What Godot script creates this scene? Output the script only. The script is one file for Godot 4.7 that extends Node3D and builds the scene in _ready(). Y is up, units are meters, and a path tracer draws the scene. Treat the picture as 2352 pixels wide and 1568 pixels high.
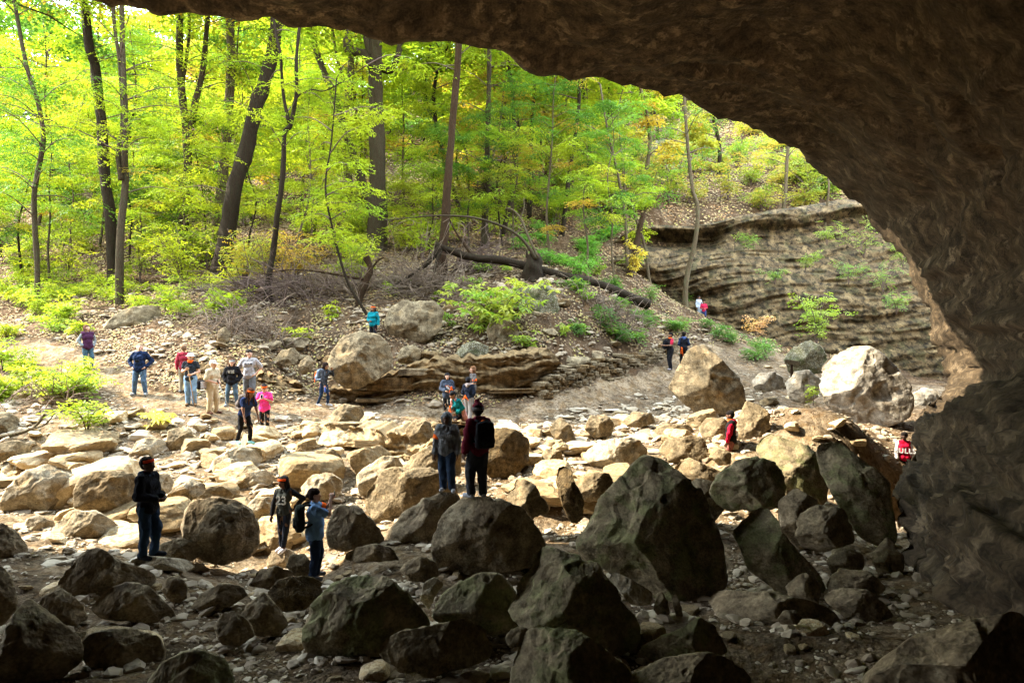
extends Node3D
# A rock shelter seen from inside: boulders, a dry wash, a trail, a wooded hillside. Units are metres; the camera stands 4 m above the wash.
const F := 1568.0
const CX := 1176.0
const CY := 784.0
const EYE := 4.0
var used := {}
var mats := {}
var rng := RandomNumberGenerator.new()
var nz := FastNoiseLite.new()
var nf := FastNoiseLite.new()
var ico := {}
var t0 := 0

func at(u: float, v: float, d: float) -> Vector3:
	return Vector3((u - CX) * d / F, EYE - (v - CY) * d / F, -d)

func numbered(s: String) -> String:
	if not used.has(s):
		used[s] = 0
		return s
	used[s] += 1
	return "%s_%03d" % [s, used[s]]

func tag(o: Node, label := "", category := "", group := "", kind := "") -> Node:
	if label: o.set_meta("label", label)
	if category: o.set_meta("category", category)
	if group: o.set_meta("group", group)
	if kind: o.set_meta("kind", kind)
	return o

func base(called: String, where := Vector3.ZERO, turn := 0.0) -> Node3D:
	var o := Node3D.new()
	o.name = numbered(called)
	add_child(o)
	o.position = where
	o.rotation.y = turn
	return o

func put(mesh: Mesh, called: String, mat: Material, parent: Node = null) -> MeshInstance3D:
	var o := MeshInstance3D.new()
	o.mesh = mesh
	if mat: o.material_override = mat
	if parent == null:
		o.name = numbered(called)
		add_child(o)
	else:
		o.name = called
		parent.add_child(o, true)
	return o

func stage(s: String) -> void:
	print("%6d ms  %s" % [Time.get_ticks_msec() - t0, s])

func _ready() -> void:
	t0 = Time.get_ticks_msec()
	rng.seed = 7
	nz.seed = 11
	nz.noise_type = FastNoiseLite.TYPE_SIMPLEX_SMOOTH
	nz.frequency = 1.0
	nz.fractal_type = FastNoiseLite.FRACTAL_NONE
	nf.seed = 5
	nf.noise_type = FastNoiseLite.TYPE_SIMPLEX_SMOOTH
	nf.frequency = 1.0
	nf.fractal_type = FastNoiseLite.FRACTAL_FBM
	nf.fractal_octaves = 4
	set_camera_and_light()
	make_materials()
	stage("materials")
	make_ground()
	stage("ground")
	make_cave()
	stage("cave")
	make_cliff()
	stage("cliff")
	make_boulders()
	stage("boulders")
	make_ledges()
	stage("ledges")
	make_stones()
	stage("stones")
	make_trees()
	stage("trees")
	make_shrubs()
	stage("shrubs")
	make_deadwood()
	stage("deadwood")
	make_litter()
	stage("litter")
	make_people()
	stage("people")

func set_camera_and_light() -> void:
	var cam := Camera3D.new()
	cam.name = "camera"
	cam.fov = 53.13
	cam.near = 0.1
	cam.far = 600.0
	add_child(cam)
	cam.position = Vector3(0, EYE, 0)
	cam.current = true
	var env := Environment.new()
	env.background_mode = Environment.BG_SKY
	var sm := ProceduralSkyMaterial.new()
	sm.sky_top_color = Color(0.73, 0.79, 0.85)
	sm.sky_horizon_color = Color(0.97, 0.95, 0.90)
	sm.sky_curve = 0.12
	sm.ground_horizon_color = Color(0.5, 0.47, 0.4)
	sm.ground_bottom_color = Color(0.2, 0.17, 0.12)
	sm.sun_angle_max = 20.0
	sm.energy_multiplier = 1.0
	var sky := Sky.new()
	sky.sky_material = sm
	env.sky = sky
	env.background_energy_multiplier = 3.1
	env.tonemap_mode = Environment.TONE_MAPPER_LINEAR
	env.tonemap_exposure = 5.9
	env.sdfgi_enabled = true
	env.ssao_enabled = true
	env.ssil_enabled = true
	var we := WorldEnvironment.new()
	we.name = "world_environment"
	we.environment = env
	add_child(we)
	var sun := DirectionalLight3D.new()
	sun.name = "sun"
	sun.light_energy = 1.3
	sun.light_color = Color(1.0, 0.95, 0.86)
	sun.light_angular_distance = 0.6
	sun.shadow_enabled = true
	add_child(sun)
	sun.look_at_from_position(Vector3(-0.70, 0.70, -0.13) * 100.0, Vector3.ZERO, Vector3.UP)

# ---------- materials ----------
func noise_bytes(size: int, seed_: int, freq: float, octaves: int, ridged := false, type := FastNoiseLite.TYPE_SIMPLEX_SMOOTH) -> PackedByteArray:
	var n := FastNoiseLite.new()
	n.seed = seed_
	n.noise_type = type
	n.frequency = freq
	n.fractal_type = FastNoiseLite.FRACTAL_RIDGED if ridged else FastNoiseLite.FRACTAL_FBM
	n.fractal_octaves = octaves
	n.fractal_gain = 0.55
	var im := n.get_seamless_image(size, size, false, false, 0.12, true)
	im.convert(Image.FORMAT_L8)
	return im.get_data()

func gray_texture(size: int, layers: Array) -> ImageTexture:
	# layers: [bytes, weight]
	var out := PackedByteArray()
	out.resize(size * size)
	for i in size * size:
		var s := 0.0
		for l in layers:
			s += (l[0][i] - 128) * l[1]
		out[i] = clampi(int(128 + s), 0, 255)
	var im := Image.create_from_data(size, size, false, Image.FORMAT_L8, out)
	im.convert(Image.FORMAT_RGB8)
	return ImageTexture.create_from_image(im)

func blend_texture(size: int, c0: Color, c1: Color, a: PackedByteArray, spot: Color, b: PackedByteArray, b_lo: float, b_hi: float, spot2: Color, c: PackedByteArray, c_lo: float, c_hi: float) -> ImageTexture:
	# colours from dark to light by a; spots of another mineral where b is high, of a third where c is high (sRGB values)
	var out := PackedByteArray()
	out.resize(size * size * 3)
	for i in size * size:
		var k := a[i] / 255.0
		var col := c0.lerp(c1, k)
		var s := clampf((b[i] - b_lo) / (b_hi - b_lo), 0.0, 1.0)
		if s > 0.0: col = col.lerp(spot, s * spot.a)
		s = clampf((c[i] - c_lo) / (c_hi - c_lo), 0.0, 1.0)
		if s > 0.0: col = col.lerp(spot2, s * spot2.a)
		out[i * 3] = int(col.r * 255.0)
		out[i * 3 + 1] = int(col.g * 255.0)
		out[i * 3 + 2] = int(col.b * 255.0)
	return ImageTexture.create_from_image(Image.create_from_data(size, size, false, Image.FORMAT_RGB8, out))

func stone_material(called: String, tex: Texture2D, scale: float, detail: Texture2D, dscale: float, relief: Texture2D, depth: float, tint := Color.WHITE, world := true) -> StandardMaterial3D:
	var m := StandardMaterial3D.new()
	m.resource_name = called
	m.albedo_color = tint
	m.albedo_texture = tex
	m.roughness = 0.92
	m.metallic_specular = 0.25
	m.uv1_triplanar = true
	m.uv1_world_triplanar = world
	m.uv1_scale = Vector3.ONE * scale
	m.uv1_triplanar_sharpness = 5.0
	if relief:
		m.heightmap_enabled = true
		m.heightmap_texture = relief
		m.heightmap_scale = depth
	if detail:
		m.detail_enabled = true
		m.detail_albedo = detail
		m.detail_blend_mode = BaseMaterial3D.BLEND_MODE_MUL
		m.detail_uv_layer = BaseMaterial3D.DETAIL_UV_2
		m.uv2_triplanar = true
		m.uv2_world_triplanar = world
		m.uv2_scale = Vector3.ONE * dscale
	mats[called] = m
	return m

func plain(called: String, c: Color, rough := 0.85, spec := 0.3) -> StandardMaterial3D:
	# c is a linear base colour
	var m := StandardMaterial3D.new()
	m.resource_name = called
	m.albedo_color = c.linear_to_srgb()
	m.roughness = rough
	m.metallic_specular = spec
	mats[called] = m
	return m

func make_materials() -> void:
	var S := 512
	var fbm := noise_bytes(S, 3, 0.012, 6)
	var fine := noise_bytes(S, 4, 0.06, 4)
	var blotch := noise_bytes(S, 5, 0.008, 5)
	var veins := noise_bytes(S, 6, 0.010, 4, true)
	var big := noise_bytes(S, 8, 0.006, 6)
	var grit := PackedByteArray()
	grit.resize(S * S)
	for i in S * S: grit[i] = clampi(int(128 + (fbm[i] - 128) * 0.75 + (fine[i] - 128) * 0.8 + (veins[i] - 128) * -0.18), 0, 255)
	var relief := gray_texture(S, [[fbm, 0.7], [fine, 0.35], [veins, -0.25]])
	var relief2 := gray_texture(S, [[big, 0.6], [fine, 0.4], [veins, -0.15], [fbm, 0.3]])
	mats["relief"] = relief
	# grey tone sheet that multiplies the colour at another scale
	var dt := gray_texture(S, [[fine, 0.34], [blotch, 0.34]])
	var di := dt.get_image()
	di.adjust_bcs(1.62, 1.0, 1.0)
	var detail := ImageTexture.create_from_image(di)
	mats["detail_tex"] = detail
	var tan_t := blend_texture(S, Color(0.40, 0.34, 0.25), Color(0.70, 0.63, 0.50), grit, Color(0.40, 0.345, 0.265, 0.5), blotch, 150, 200, Color(0.64, 0.53, 0.37, 0.5), big, 155, 205)
	var pale_t := blend_texture(S, Color(0.62, 0.56, 0.45), Color(0.86, 0.81, 0.71), grit, Color(0.55, 0.47, 0.35, 0.7), blotch, 150, 185, Color(0.72, 0.60, 0.42, 0.6), big, 160, 200)
	var moss_t := blend_texture(S, Color(0.48, 0.43, 0.33), Color(0.70, 0.63, 0.50), grit, Color(0.51, 0.52, 0.34, 0.7), blotch, 125, 170, Color(0.42, 0.36, 0.28, 0.6), big, 155, 190)
	var brown_t := blend_texture(S, Color(0.46, 0.40, 0.31), Color(0.71, 0.63, 0.50), grit, Color(0.42, 0.355, 0.275, 0.6), blotch, 140, 190, Color(0.58, 0.54, 0.44, 0.6), big, 165, 200)
	var lichen_t := blend_texture(S, Color(0.36, 0.33, 0.24), Color(0.56, 0.52, 0.40), fbm, Color(0.80, 0.80, 0.74, 0.9), fine, 168, 180, Color(0.34, 0.36, 0.22, 0.7), big, 140, 180)
	var white_t := blend_texture(S, Color(0.68, 0.65, 0.60), Color(0.90, 0.88, 0.84), grit, Color(0.60, 0.56, 0.49, 0.7), blotch, 150, 185, Color(0.56, 0.50, 0.42, 0.6), big, 165, 200)
	stone_material("white_stone", white_t, 0.40, detail, 0.93, relief, 2.4, Color(0.87, 0.85, 0.81))
	stone_material("sandstone", tan_t, 0.38, detail, 0.81, relief, 3.2)
	stone_material("limestone", pale_t, 0.40, detail, 0.93, relief, 2.6)
	stone_material("mossy_stone", moss_t, 0.42, detail, 0.77, relief, 3.4)
	stone_material("brown_stone", brown_t, 0.42, detail, 0.71, relief, 3.4)
	stone_material("lichen_stone", lichen_t, 0.55, detail, 0.83, relief, 2.0)
	stone_material("porous_stone", tan_t, 0.9, detail, 1.7, relief2, 6.0, Color(0.85, 0.82, 0.76))
	stone_material("ledge_stone", tan_t, 0.45, detail, 0.9, relief, 2.0, Color(0.92, 0.86, 0.78))
	for k in [["wash_stone", pale_t, Color(1, 0.97, 0.92)], ["wash_stone_b", pale_t, Color(0.88, 0.84, 0.77)], ["wash_stone_c", tan_t, Color(1, 0.98, 0.94)], ["brown_rubble_stone", brown_t, Color(1, 1, 0.98)], ["rubble_stone", tan_t, Color(0.95, 0.94, 0.92)]]:
		stone_material(k[0], k[1], 0.7, null, 1.0, relief, 1.2, k[2], false)
	# cave: dark weathered skin with pale spalled patches that have hard outlines
	var C := 640
	var ca := noise_bytes(C, 21, 0.016, 6)
	var cb := noise_bytes(C, 22, 0.0136, 4)
	var cc := noise_bytes(C, 23, 0.035, 5)
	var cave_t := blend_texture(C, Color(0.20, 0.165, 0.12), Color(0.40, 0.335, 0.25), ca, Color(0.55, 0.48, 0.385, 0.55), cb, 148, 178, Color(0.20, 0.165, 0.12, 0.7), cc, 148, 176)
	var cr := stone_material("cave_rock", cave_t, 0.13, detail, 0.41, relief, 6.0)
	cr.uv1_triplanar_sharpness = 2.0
	var cliff_t := blend_texture(C, Color(0.27, 0.215, 0.145), Color(0.50, 0.42, 0.29), ca, Color(0.26, 0.24, 0.15, 0.7), cb, 130, 170, Color(0.18, 0.15, 0.10, 0.8), cc, 150, 175)
	var cf := stone_material("cliff_face_rock", cliff_t, 0.10, detail, 0.27, relief2, 6.0)
	cf.uv1_triplanar = false
	cf.uv2_triplanar = false
	cf.uv1_world_triplanar = false
	cf.uv2_world_triplanar = false
	stone_material("cliff_rock", cliff_t, 0.10, detail, 0.27, relief2, 10.0)
	# soil: vertex colours give wash sand, trail earth or leaf mould
	var soil_t := blend_texture(S, Color(0.66, 0.63, 0.60), Color(1, 1, 1), fine, Color(0.72, 0.66, 0.58, 0.8), blotch, 140, 180, Color(0.55, 0.50, 0.45, 0.7), fbm, 160, 190)
	var g := stone_material("soil", soil_t, 0.6, detail, 0.23, relief, 5.0)
	g.vertex_color_use_as_albedo = true
	g.metallic_specular = 0.1
	# bark
	var bark_n := noise_bytes(S, 31, 0.03, 5)
	var bark_t := blend_texture(S, Color(0.23, 0.19, 0.14), Color(0.46, 0.40, 0.31), bark_n, Color(0.36, 0.38, 0.28, 0.6), blotch, 150, 190, Color(0.15, 0.12, 0.09, 0.8), veins, 190, 230)
	for k in [["bark", Color(0.74, 0.73, 0.71)], ["bark_dark", Color(0.50, 0.47, 0.44)], ["bark_pale", Color(0.94, 0.93, 0.90)], ["bark_dead", Color(0.62, 0.53, 0.46)]]:
		var b := stone_material(k[0], bark_t, 1.6, null, 1.0, relief2, 3.0, k[1], false)
		b.uv1_scale = Vector3(2.4, 0.45, 2.4)
	plain("twig", Color(0.10, 0.066, 0.052))
	plain("twig_gray", Color(0.16, 0.115, 0.08))
	# leaves take the colour of each copy
	var lf := StandardMaterial3D.new()
	lf.resource_name = "leaf"
	lf.vertex_color_use_as_albedo = true
	lf.roughness = 0.55
	lf.metallic_specular = 0.35
	lf.cull_mode = BaseMaterial3D.CULL_DISABLED
	lf.backlight_enabled = true
	lf.backlight = Color(1, 1, 0.75)
	mats["leaf"] = lf
	var dl := StandardMaterial3D.new()
	dl.resource_name = "fallen_leaf"
	dl.vertex_color_use_as_albedo = true
	dl.roughness = 0.8
	dl.cull_mode = BaseMaterial3D.CULL_DISABLED
	mats["fallen_leaf"] = dl
	var gr := StandardMaterial3D.new()
	gr.resource_name = "gravel"
	gr.vertex_color_use_as_albedo = true
	gr.roughness = 0.9
	mats["gravel"] = gr

# ---------- mesh helpers ----------
func mesh_from(v: PackedVector3Array, idx: PackedInt32Array, col = null, flat := false) -> ArrayMesh:
	var a := []
	a.resize(Mesh.ARRAY_MAX)
	a[Mesh.ARRAY_VERTEX] = v
	a[Mesh.ARRAY_INDEX] = idx
	if col != null: a[Mesh.ARRAY_COLOR] = col
	if flat:
		# every face keeps its own normal, so that broken edges stay crisp
		var fv := PackedVector3Array()
		var fn := PackedVector3Array()
		for i in range(0, idx.size(), 3):
			var p := v[idx[i]]
			var q := v[idx[i + 1]]
			var r := v[idx[i + 2]]
			var n := (r - p).cross(q - p).normalized()
			fv.append_array([p, q, r])
			fn.append_array([n, n, n])
		var b := []
		b.resize(Mesh.ARRAY_MAX)
		b[Mesh.ARRAY_VERTEX] = fv
		b[Mesh.ARRAY_NORMAL] = fn
		var fm := ArrayMesh.new()
		fm.add_surface_from_arrays(Mesh.PRIMITIVE_TRIANGLES, b)
		return fm
	var st := SurfaceTool.new()
	st.create_from_arrays(a)
	st.generate_normals()
	st.index()
	return st.commit()

func grid_index(nx: int, ny: int, flip := false) -> PackedInt32Array:
	var idx := PackedInt32Array()
	for j in ny - 1:
		for i in nx - 1:
			var a := j * nx + i
			var b := a + 1
			var c := a + nx
			var d := c + 1
			if flip: idx.append_array([a, c, b, b, c, d])
			else: idx.append_array([a, b, c, b, d, c])
	return idx

func sphere(level: int) -> Array:
	if ico.has(level): return ico[level]
	if level == 0:
		var t := (1.0 + sqrt(5.0)) / 2.0
		var v := PackedVector3Array([Vector3(-1, t, 0), Vector3(1, t, 0), Vector3(-1, -t, 0), Vector3(1, -t, 0), Vector3(0, -1, t), Vector3(0, 1, t), Vector3(0, -1, -t), Vector3(0, 1, -t), Vector3(t, 0, -1), Vector3(t, 0, 1), Vector3(-t, 0, -1), Vector3(-t, 0, 1)])
		for i in v.size(): v[i] = v[i].normalized()
		var f := [0, 11, 5, 0, 5, 1, 0, 1, 7, 0, 7, 10, 0, 10, 11, 1, 5, 9, 5, 11, 4, 11, 10, 2, 10, 7, 6, 7, 1, 8, 3, 9, 4, 3, 4, 2, 3, 2, 6, 3, 6, 8, 3, 8, 9, 4, 9, 5, 2, 4, 11, 6, 2, 10, 8, 6, 7, 9, 8, 1]
		var idx := PackedInt32Array()
		for i in range(0, f.size(), 3): idx.append_array([f[i], f[i + 2], f[i + 1]])
		ico[0] = [v, idx]
		return ico[0]
	var p: Array = sphere(level - 1)
	var v: PackedVector3Array = p[0].duplicate()
	var idx := PackedInt32Array()
	var mid := {}
	for i in range(0, p[1].size(), 3):
		var q := [p[1][i], p[1][i + 1], p[1][i + 2]]
		var m := []
		for k in 3:
			var a: int = q[k]
			var b: int = q[(k + 1) % 3]
			var key := mini(a, b) * 100000 + maxi(a, b)
			if not mid.has(key):
				mid[key] = v.size()
				v.append((v[a] + v[b]).normalized())
			m.append(mid[key])
		idx.append_array([q[0], m[0], m[2], q[1], m[1], m[0], q[2], m[2], m[1], m[0], m[1], m[2]])
	ico[level] = [v, idx]
	return ico[level]

# a swept tube: points, radii; sides grows the ring; caps closed by a tip
func tube(v: PackedVector3Array, idx: PackedInt32Array, pts: PackedVector3Array, rad: PackedFloat32Array, sides: int, rough := 0.0) -> void:
	var n := pts.size()
	var start := v.size()
	var side := Vector3.RIGHT
	for i in n:
		var t := (pts[mini(i + 1, n - 1)] - pts[maxi(i - 1, 0)]).normalized()
		var s := side - t * side.dot(t)
		if s.length() < 0.05: s = Vector3.FORWARD - t * Vector3.FORWARD.dot(t)
		side = s.normalized()
		var w := t.cross(side)
		for k in sides:
			var a := TAU * k / sides
			var r := rad[i]
			if rough > 0.0: r *= 1.0 + rough * nz.get_noise_3d(pts[i].x * 2.0 + cos(a) * 1.4, pts[i].y * 0.9, pts[i].z * 2.0 + sin(a) * 1.4)
			v.append(pts[i] + (side * cos(a) + w * sin(a)) * r)
	for i in n - 1:
		for k in sides:
			var a := start + i * sides + k
			var b := start + i * sides + (k + 1) % sides
			idx.append_array([a, a + sides, b, b, a + sides, b + sides])
	for e in [0, n - 1]:
		var c := v.size()
		v.append(pts[e])
		var r0: int = start + e * sides
		for k in sides:
			if e == 0: idx.append_array([c, r0 + k, r0 + (k + 1) % sides])
			else: idx.append_array([c, r0 + (k + 1) % sides, r0 + k])

func smooth_line(p: PackedVector3Array, per: int) -> PackedVector3Array:
	var out := PackedVector3Array()
	for i in p.size() - 1:
		var a := p[maxi(i - 1, 0)]
		var d := p[mini(i + 2, p.size() - 1)]
		for k in per:
			out.append(p[i].cubic_interpolate(p[i + 1], a, d, float(k) / per))
	out.append(p[p.size() - 1])
	return out

# ---------- ground ----------
var cp_x := PackedFloat32Array()
var cp_z := PackedFloat32Array()
var cp_w := PackedFloat32Array()
var gx := PackedFloat32Array()
var gz := PackedFloat32Array()
var gh := PackedFloat32Array()
var path_pts := PackedVector3Array()

func ground_controls() -> PackedVector3Array:
	var p := PackedVector3Array()
	for q in [[100,1560,8.0],[600,1560,8.0],[1176,1560,8.1],[1700,1560,7.9],[2200,1560,7.4],[1850,1450,9.2],[2050,1430,9.6],[1290,1220,15.0],[1120,1310,12.6],[840,1280,13.6],[730,1330,12.9],[340,1300,12.1],[100,1400,10.0],[500,1400,10.6],[950,1490,9.0],[1500,1420,9.9],[1600,1390,11.0],
		[250,1215,14.5],[550,1180,16.5],[650,1282,15.0],[750,1070,19.0],[450,1070,18.8],[60,1065,19.0],[900,1050,20.5],[1000,1070,19.0],[850,1000,22.5],[700,1000,22.0],[560,1025,21.0],
		[1330,1135,16.5],[1250,1080,18.0],[1200,1000,21.5],[1400,1000,22.0],[1600,1085,18.0],[1720,1130,16.5],[1900,965,22.0],[2000,1085,19.0],[2070,1150,18.5],[1850,1300,13.0],[1980,1330,12.0],
		[130,820,26.4],[200,848,25.6],[320,905,23.9],[437,930,23.2],[530,950,23.0],[640,945,24.0],[740,930,25.6],[900,945,25.8],[1050,950,25.8],[1200,940,26.3],[1350,905,28.3],[1450,880,30.3],[1545,850,32.0],
		[1750,880,30.0],[1720,770,40.0],[1620,735,47.0],[1850,845,34.0],[2000,960,25.0],[2130,900,32.0],
		[100,930,22.0],[200,980,20.5],[50,1000,20.0],[400,990,21.0],[-80,900,24.0],
		[1000,850,28.0],[857,788,28.9],[1250,850,28.8],[850,880,27.6],[700,850,28.0],[600,820,27.0],[480,830,25.8],[400,800,26.5],[750,760,30.0],[600,740,30.0],[1000,760,30.5],[1250,740,31.0],[1400,790,32.0],[1100,660,34.0],[1250,640,35.0],[1400,680,35.5],[1480,740,36.5],[900,690,33.0],[700,660,34.0],[500,690,32.0],[350,740,30.0],[250,730,31.0],
		[100,700,34.0],[0,780,28.0],[300,640,40.0],[550,620,40.0],[850,590,42.0],[1100,575,42.0],[1300,600,41.0],[1450,625,44.0],
		[1480,490,56.0],[1700,470,57.0],[1900,440,58.0],[2200,420,60.0],[1400,330,84.0],[1700,330,84.0],[1900,380,76.0],[1200,450,60.0],[1000,480,58.0],[700,500,58.0],[400,520,58.0],[100,560,56.0],
		[600,200,112.0],[1176,190,112.0],[100,300,112.0],[1700,190,112.0],[-300,420,90.0],[-500,620,60.0],[1500,670,49.0],[1800,805,44.0],[2150,865,42.0]]:
		p.append(at(q[0], q[1], q[2]))
	for q in [[0,1.8,0],[0,0.35,-5.4],[5,0.6,-4.6],[9,1.3,-4],[-5,0.4,-5.4],[-6,2.0,1],[6,2.0,1],[0,2.5,6],[10,2.5,6],[-12,2.5,6],[-14,0.6,-13],[-20,0.6,-15],[-30,1.0,-14],[-45,2.0,-14],[-20,2.2,-6],[-32,4,-2],[-50,8,4],[-24,3.5,-26],[-36,6,-34],[-55,11,-45],[14,0.6,-17],[13,0.5,-12],[24,2,-30],[22,2,-22],[32,4,-36],[45,9,-40],[40,18,-62],[70,30,-80],[-80,25,-90],[-60,46,-150],[0,62,-150],[60,62,-150],[110,60,-140],[110,30,-60],[-110,20,-40],[-110,40,-120],[-90,6,-8],[60,8,6]]:
		p.append(Vector3(q[0], q[1], q[2]))
	return p

func fit_ground() -> void:
	var p := ground_controls()
	var n := p.size()
	var m := []
	for i in n:
		var row := PackedFloat64Array()
		row.resize(n + 1)
		for j in n:
			row[j] = -sqrt((p[i].x - p[j].x) ** 2 + (p[i].z - p[j].z) ** 2 + 1.0)
		row[i] += -0.12
		row[n] = p[i].y
		m.append(row)
	for c in n:
		var best := c
		for r in range(c, n):
			if absf(m[r][c]) > absf(m[best][c]): best = r
		var tmp = m[c]
		m[c] = m[best]
		m[best] = tmp
		var pr: PackedFloat64Array = m[c]
		for r in range(c + 1, n):
			var row: PackedFloat64Array = m[r]
			var f := row[c] / pr[c]
			if f != 0.0:
				for k in range(c, n + 1): row[k] -= f * pr[k]
				m[r] = row
	var w := PackedFloat64Array()
	w.resize(n)
	for i in range(n - 1, -1, -1):
		var s: float = m[i][n]
		for k in range(i + 1, n): s -= m[i][k] * w[k]
		w[i] = s / m[i][i]
	for i in n:
		cp_x.append(p[i].x)
		cp_z.append(p[i].z)
		cp_w.append(-w[i])

func raw_ground(x: float, z: float) -> float:
	var s := 0.0
	for i in cp_x.size():
		var dx := x - cp_x[i]
		var dz := z - cp_z[i]
		s += cp_w[i] * sqrt(dx * dx + dz * dz + 1.0)
	return s

func path_distance(x: float, z: float) -> float:
	var best := 1e9
	var q := Vector2(x, z)
	for i in path_pts.size() - 1:
		var a := Vector2(path_pts[i].x, path_pts[i].z)
		var b := Vector2(path_pts[i + 1].x, path_pts[i + 1].z)
		best = minf(best, q.distance_to(Geometry2D.get_closest_point_to_segment(q, a, b)))
	return best

func path_z(x: float) -> float:
	var n := path_pts.size()
	if x <= path_pts[0].x: return path_pts[0].z - 0.4 * (path_pts[0].x - x)
	for i in n - 1:
		if x < path_pts[i + 1].x: return lerpf(path_pts[i].z, path_pts[i + 1].z, (x - path_pts[i].x) / maxf(path_pts[i + 1].x - path_pts[i].x, 0.01))
	return path_pts[n - 1].z

func ground(x: float, z: float) -> float:
	var i := clampi(gx.bsearch(x) - 1, 0, gx.size() - 2)
	var j := clampi(gz.bsearch(-z) - 1, 0, gz.size() - 2)
	var fx := clampf((x - gx[i]) / (gx[i + 1] - gx[i]), 0, 1)
	var fz := clampf((-z - gz[j]) / (gz[j + 1] - gz[j]), 0, 1)
	var n := gx.size()
	return lerpf(lerpf(gh[j * n + i], gh[j * n + i + 1], fx), lerpf(gh[(j + 1) * n + i], gh[(j + 1) * n + i + 1], fx), fz)

# where the line of sight through a pixel meets the ground
func hit(u: float, v: float, near := 5.0) -> Vector3:
	var d := near
	var step := 0.6
	while d < 160.0:
		var p := at(u, v, d)
		if p.y < ground(p.x, p.z):
			var lo := d - step
			for k in 7:
				var mid := (lo + d) * 0.5
				p = at(u, v, mid)
				if p.y < ground(p.x, p.z): d = mid
				else: lo = mid
			p = at(u, v, d)
			p.y = ground(p.x, p.z)
			return p
		d += step
		if d > 50.0: step = 1.2
	return Vector3(0, -999, 0)

func slope_normal(x: float, z: float) -> Vector3:
	var e := 0.4
	return Vector3(ground(x - e, z) - ground(x + e, z), 2.0 * e, ground(x, z - e) - ground(x, z + e)).normalized()

func make_ground() -> void:
	fit_ground()
	var line := PackedVector3Array()
	for q in [[60,792,27.5],[130,820,26.4],[200,848,25.6],[320,905,23.9],[437,930,23.2],[530,950,23.2],[640,945,24.0],[740,932,25.4],[900,945,25.6],[1050,950,25.6],[1200,940,26.2],[1350,905,28.2],[1450,880,30.2],[1545,850,32.0],[1640,800,36.0]]:
		line.append(at(q[0], q[1], q[2]))
	path_pts = smooth_line(line, 5)
	var x := -24.0
	while x < 26.0:
		gx.append(x)
		x += 0.33
	var st := 0.36
	var left := []
	x = -24.0
	while x > -150.0:
		x -= st
		st *= 1.13
		left.push_front(x)
	st = 0.36
	x = gx[gx.size() - 1]
	var all := PackedFloat32Array(left)
	all.append_array(gx)
	while x < 150.0:
		x += st
		st *= 1.13
		all.append(x)
	gx = all
	x = -12.0
	while x < 38.0:
		gz.append(x)
		x += 0.32
	st = 0.34
	while x < 190.0:
		gz.append(x)
		st *= 1.035
		x += st
	var v := PackedVector3Array()
	var col := PackedColorArray()
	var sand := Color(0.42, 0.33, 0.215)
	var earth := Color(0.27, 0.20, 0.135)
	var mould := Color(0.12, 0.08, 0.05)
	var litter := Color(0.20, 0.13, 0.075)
	var floor_earth := Color(0.27, 0.20, 0.13)  # the brown soil of the shelter floor itself
	for j in gz.size():
		for i in gx.size():
			var px := gx[i]
			var pz := -gz[j]
			var h := raw_ground(px, pz)
			var near := absf(px) < 27.0 and pz > -40.0
			var pd := path_distance(px, pz) if near and pz < -20.0 else 9.0
			var calm := smoothstep(0.5, 1.6, pd)
			var n1 := nz.get_noise_2d(px * 0.45, pz * 0.45)
			h += (0.10 * n1 + 0.05 * nz.get_noise_2d(px * 1.7 + 40.0, pz * 1.7)) * calm
			if pz < -45.0: h += 0.5 * nz.get_noise_2d(px * 0.11, pz * 0.11 + 9.0)
			gh.append(h)
			v.append(Vector3(px, h, pz))
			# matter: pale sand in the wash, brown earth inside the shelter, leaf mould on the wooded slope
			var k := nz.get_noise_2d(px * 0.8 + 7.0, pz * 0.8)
			var c := floor_earth
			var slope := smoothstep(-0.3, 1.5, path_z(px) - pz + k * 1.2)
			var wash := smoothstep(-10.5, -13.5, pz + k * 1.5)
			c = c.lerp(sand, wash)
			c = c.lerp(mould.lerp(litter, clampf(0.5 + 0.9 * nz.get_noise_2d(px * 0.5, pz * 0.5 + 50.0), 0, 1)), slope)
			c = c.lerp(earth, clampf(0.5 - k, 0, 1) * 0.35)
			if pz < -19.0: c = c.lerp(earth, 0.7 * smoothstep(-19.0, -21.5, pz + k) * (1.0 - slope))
			col.append(c)
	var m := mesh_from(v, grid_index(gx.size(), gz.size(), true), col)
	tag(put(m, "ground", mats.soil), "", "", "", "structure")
	# the trail: trodden earth laid over the ground
	var tv := PackedVector3Array()
	var tc := PackedColorArray()
	var fine := smooth_line(path_pts, 4)
	var across := 9
	for i in fine.size():
		var t := (fine[mini(i + 1, fine.size() - 1)] - fine[maxi(i - 1, 0)])
		t.y = 0
		t = t.normalized()
		var s := Vector3(-t.z, 0, t.x)
		for k in across:
			var w := (k / float(across - 1) - 0.5) * 2.0
			var half := 0.62 + 0.22 * nz.get_noise_2d(i * 0.11, 3.0 * signf(w)) - 0.12 * float(i) / fine.size()
			var p := fine[i] + s * w * half
			p.y = ground(p.x, p.z) + 0.02 * (1.0 - w * w * w * w) - 0.006
			tv.append(p)
			var c := Color(0.45, 0.345, 0.23).lerp(Color(0.37, 0.28, 0.18), clampf(0.5 + 0.8 * nz.get_noise_2d(p.x * 1.3, p.z * 1.3), 0, 1))
			tc.append(c)
	tag(put(mesh_from(tv, grid_index(across, fine.size(), true), tc), "path", mats.soil), "", "", "", "structure")

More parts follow.
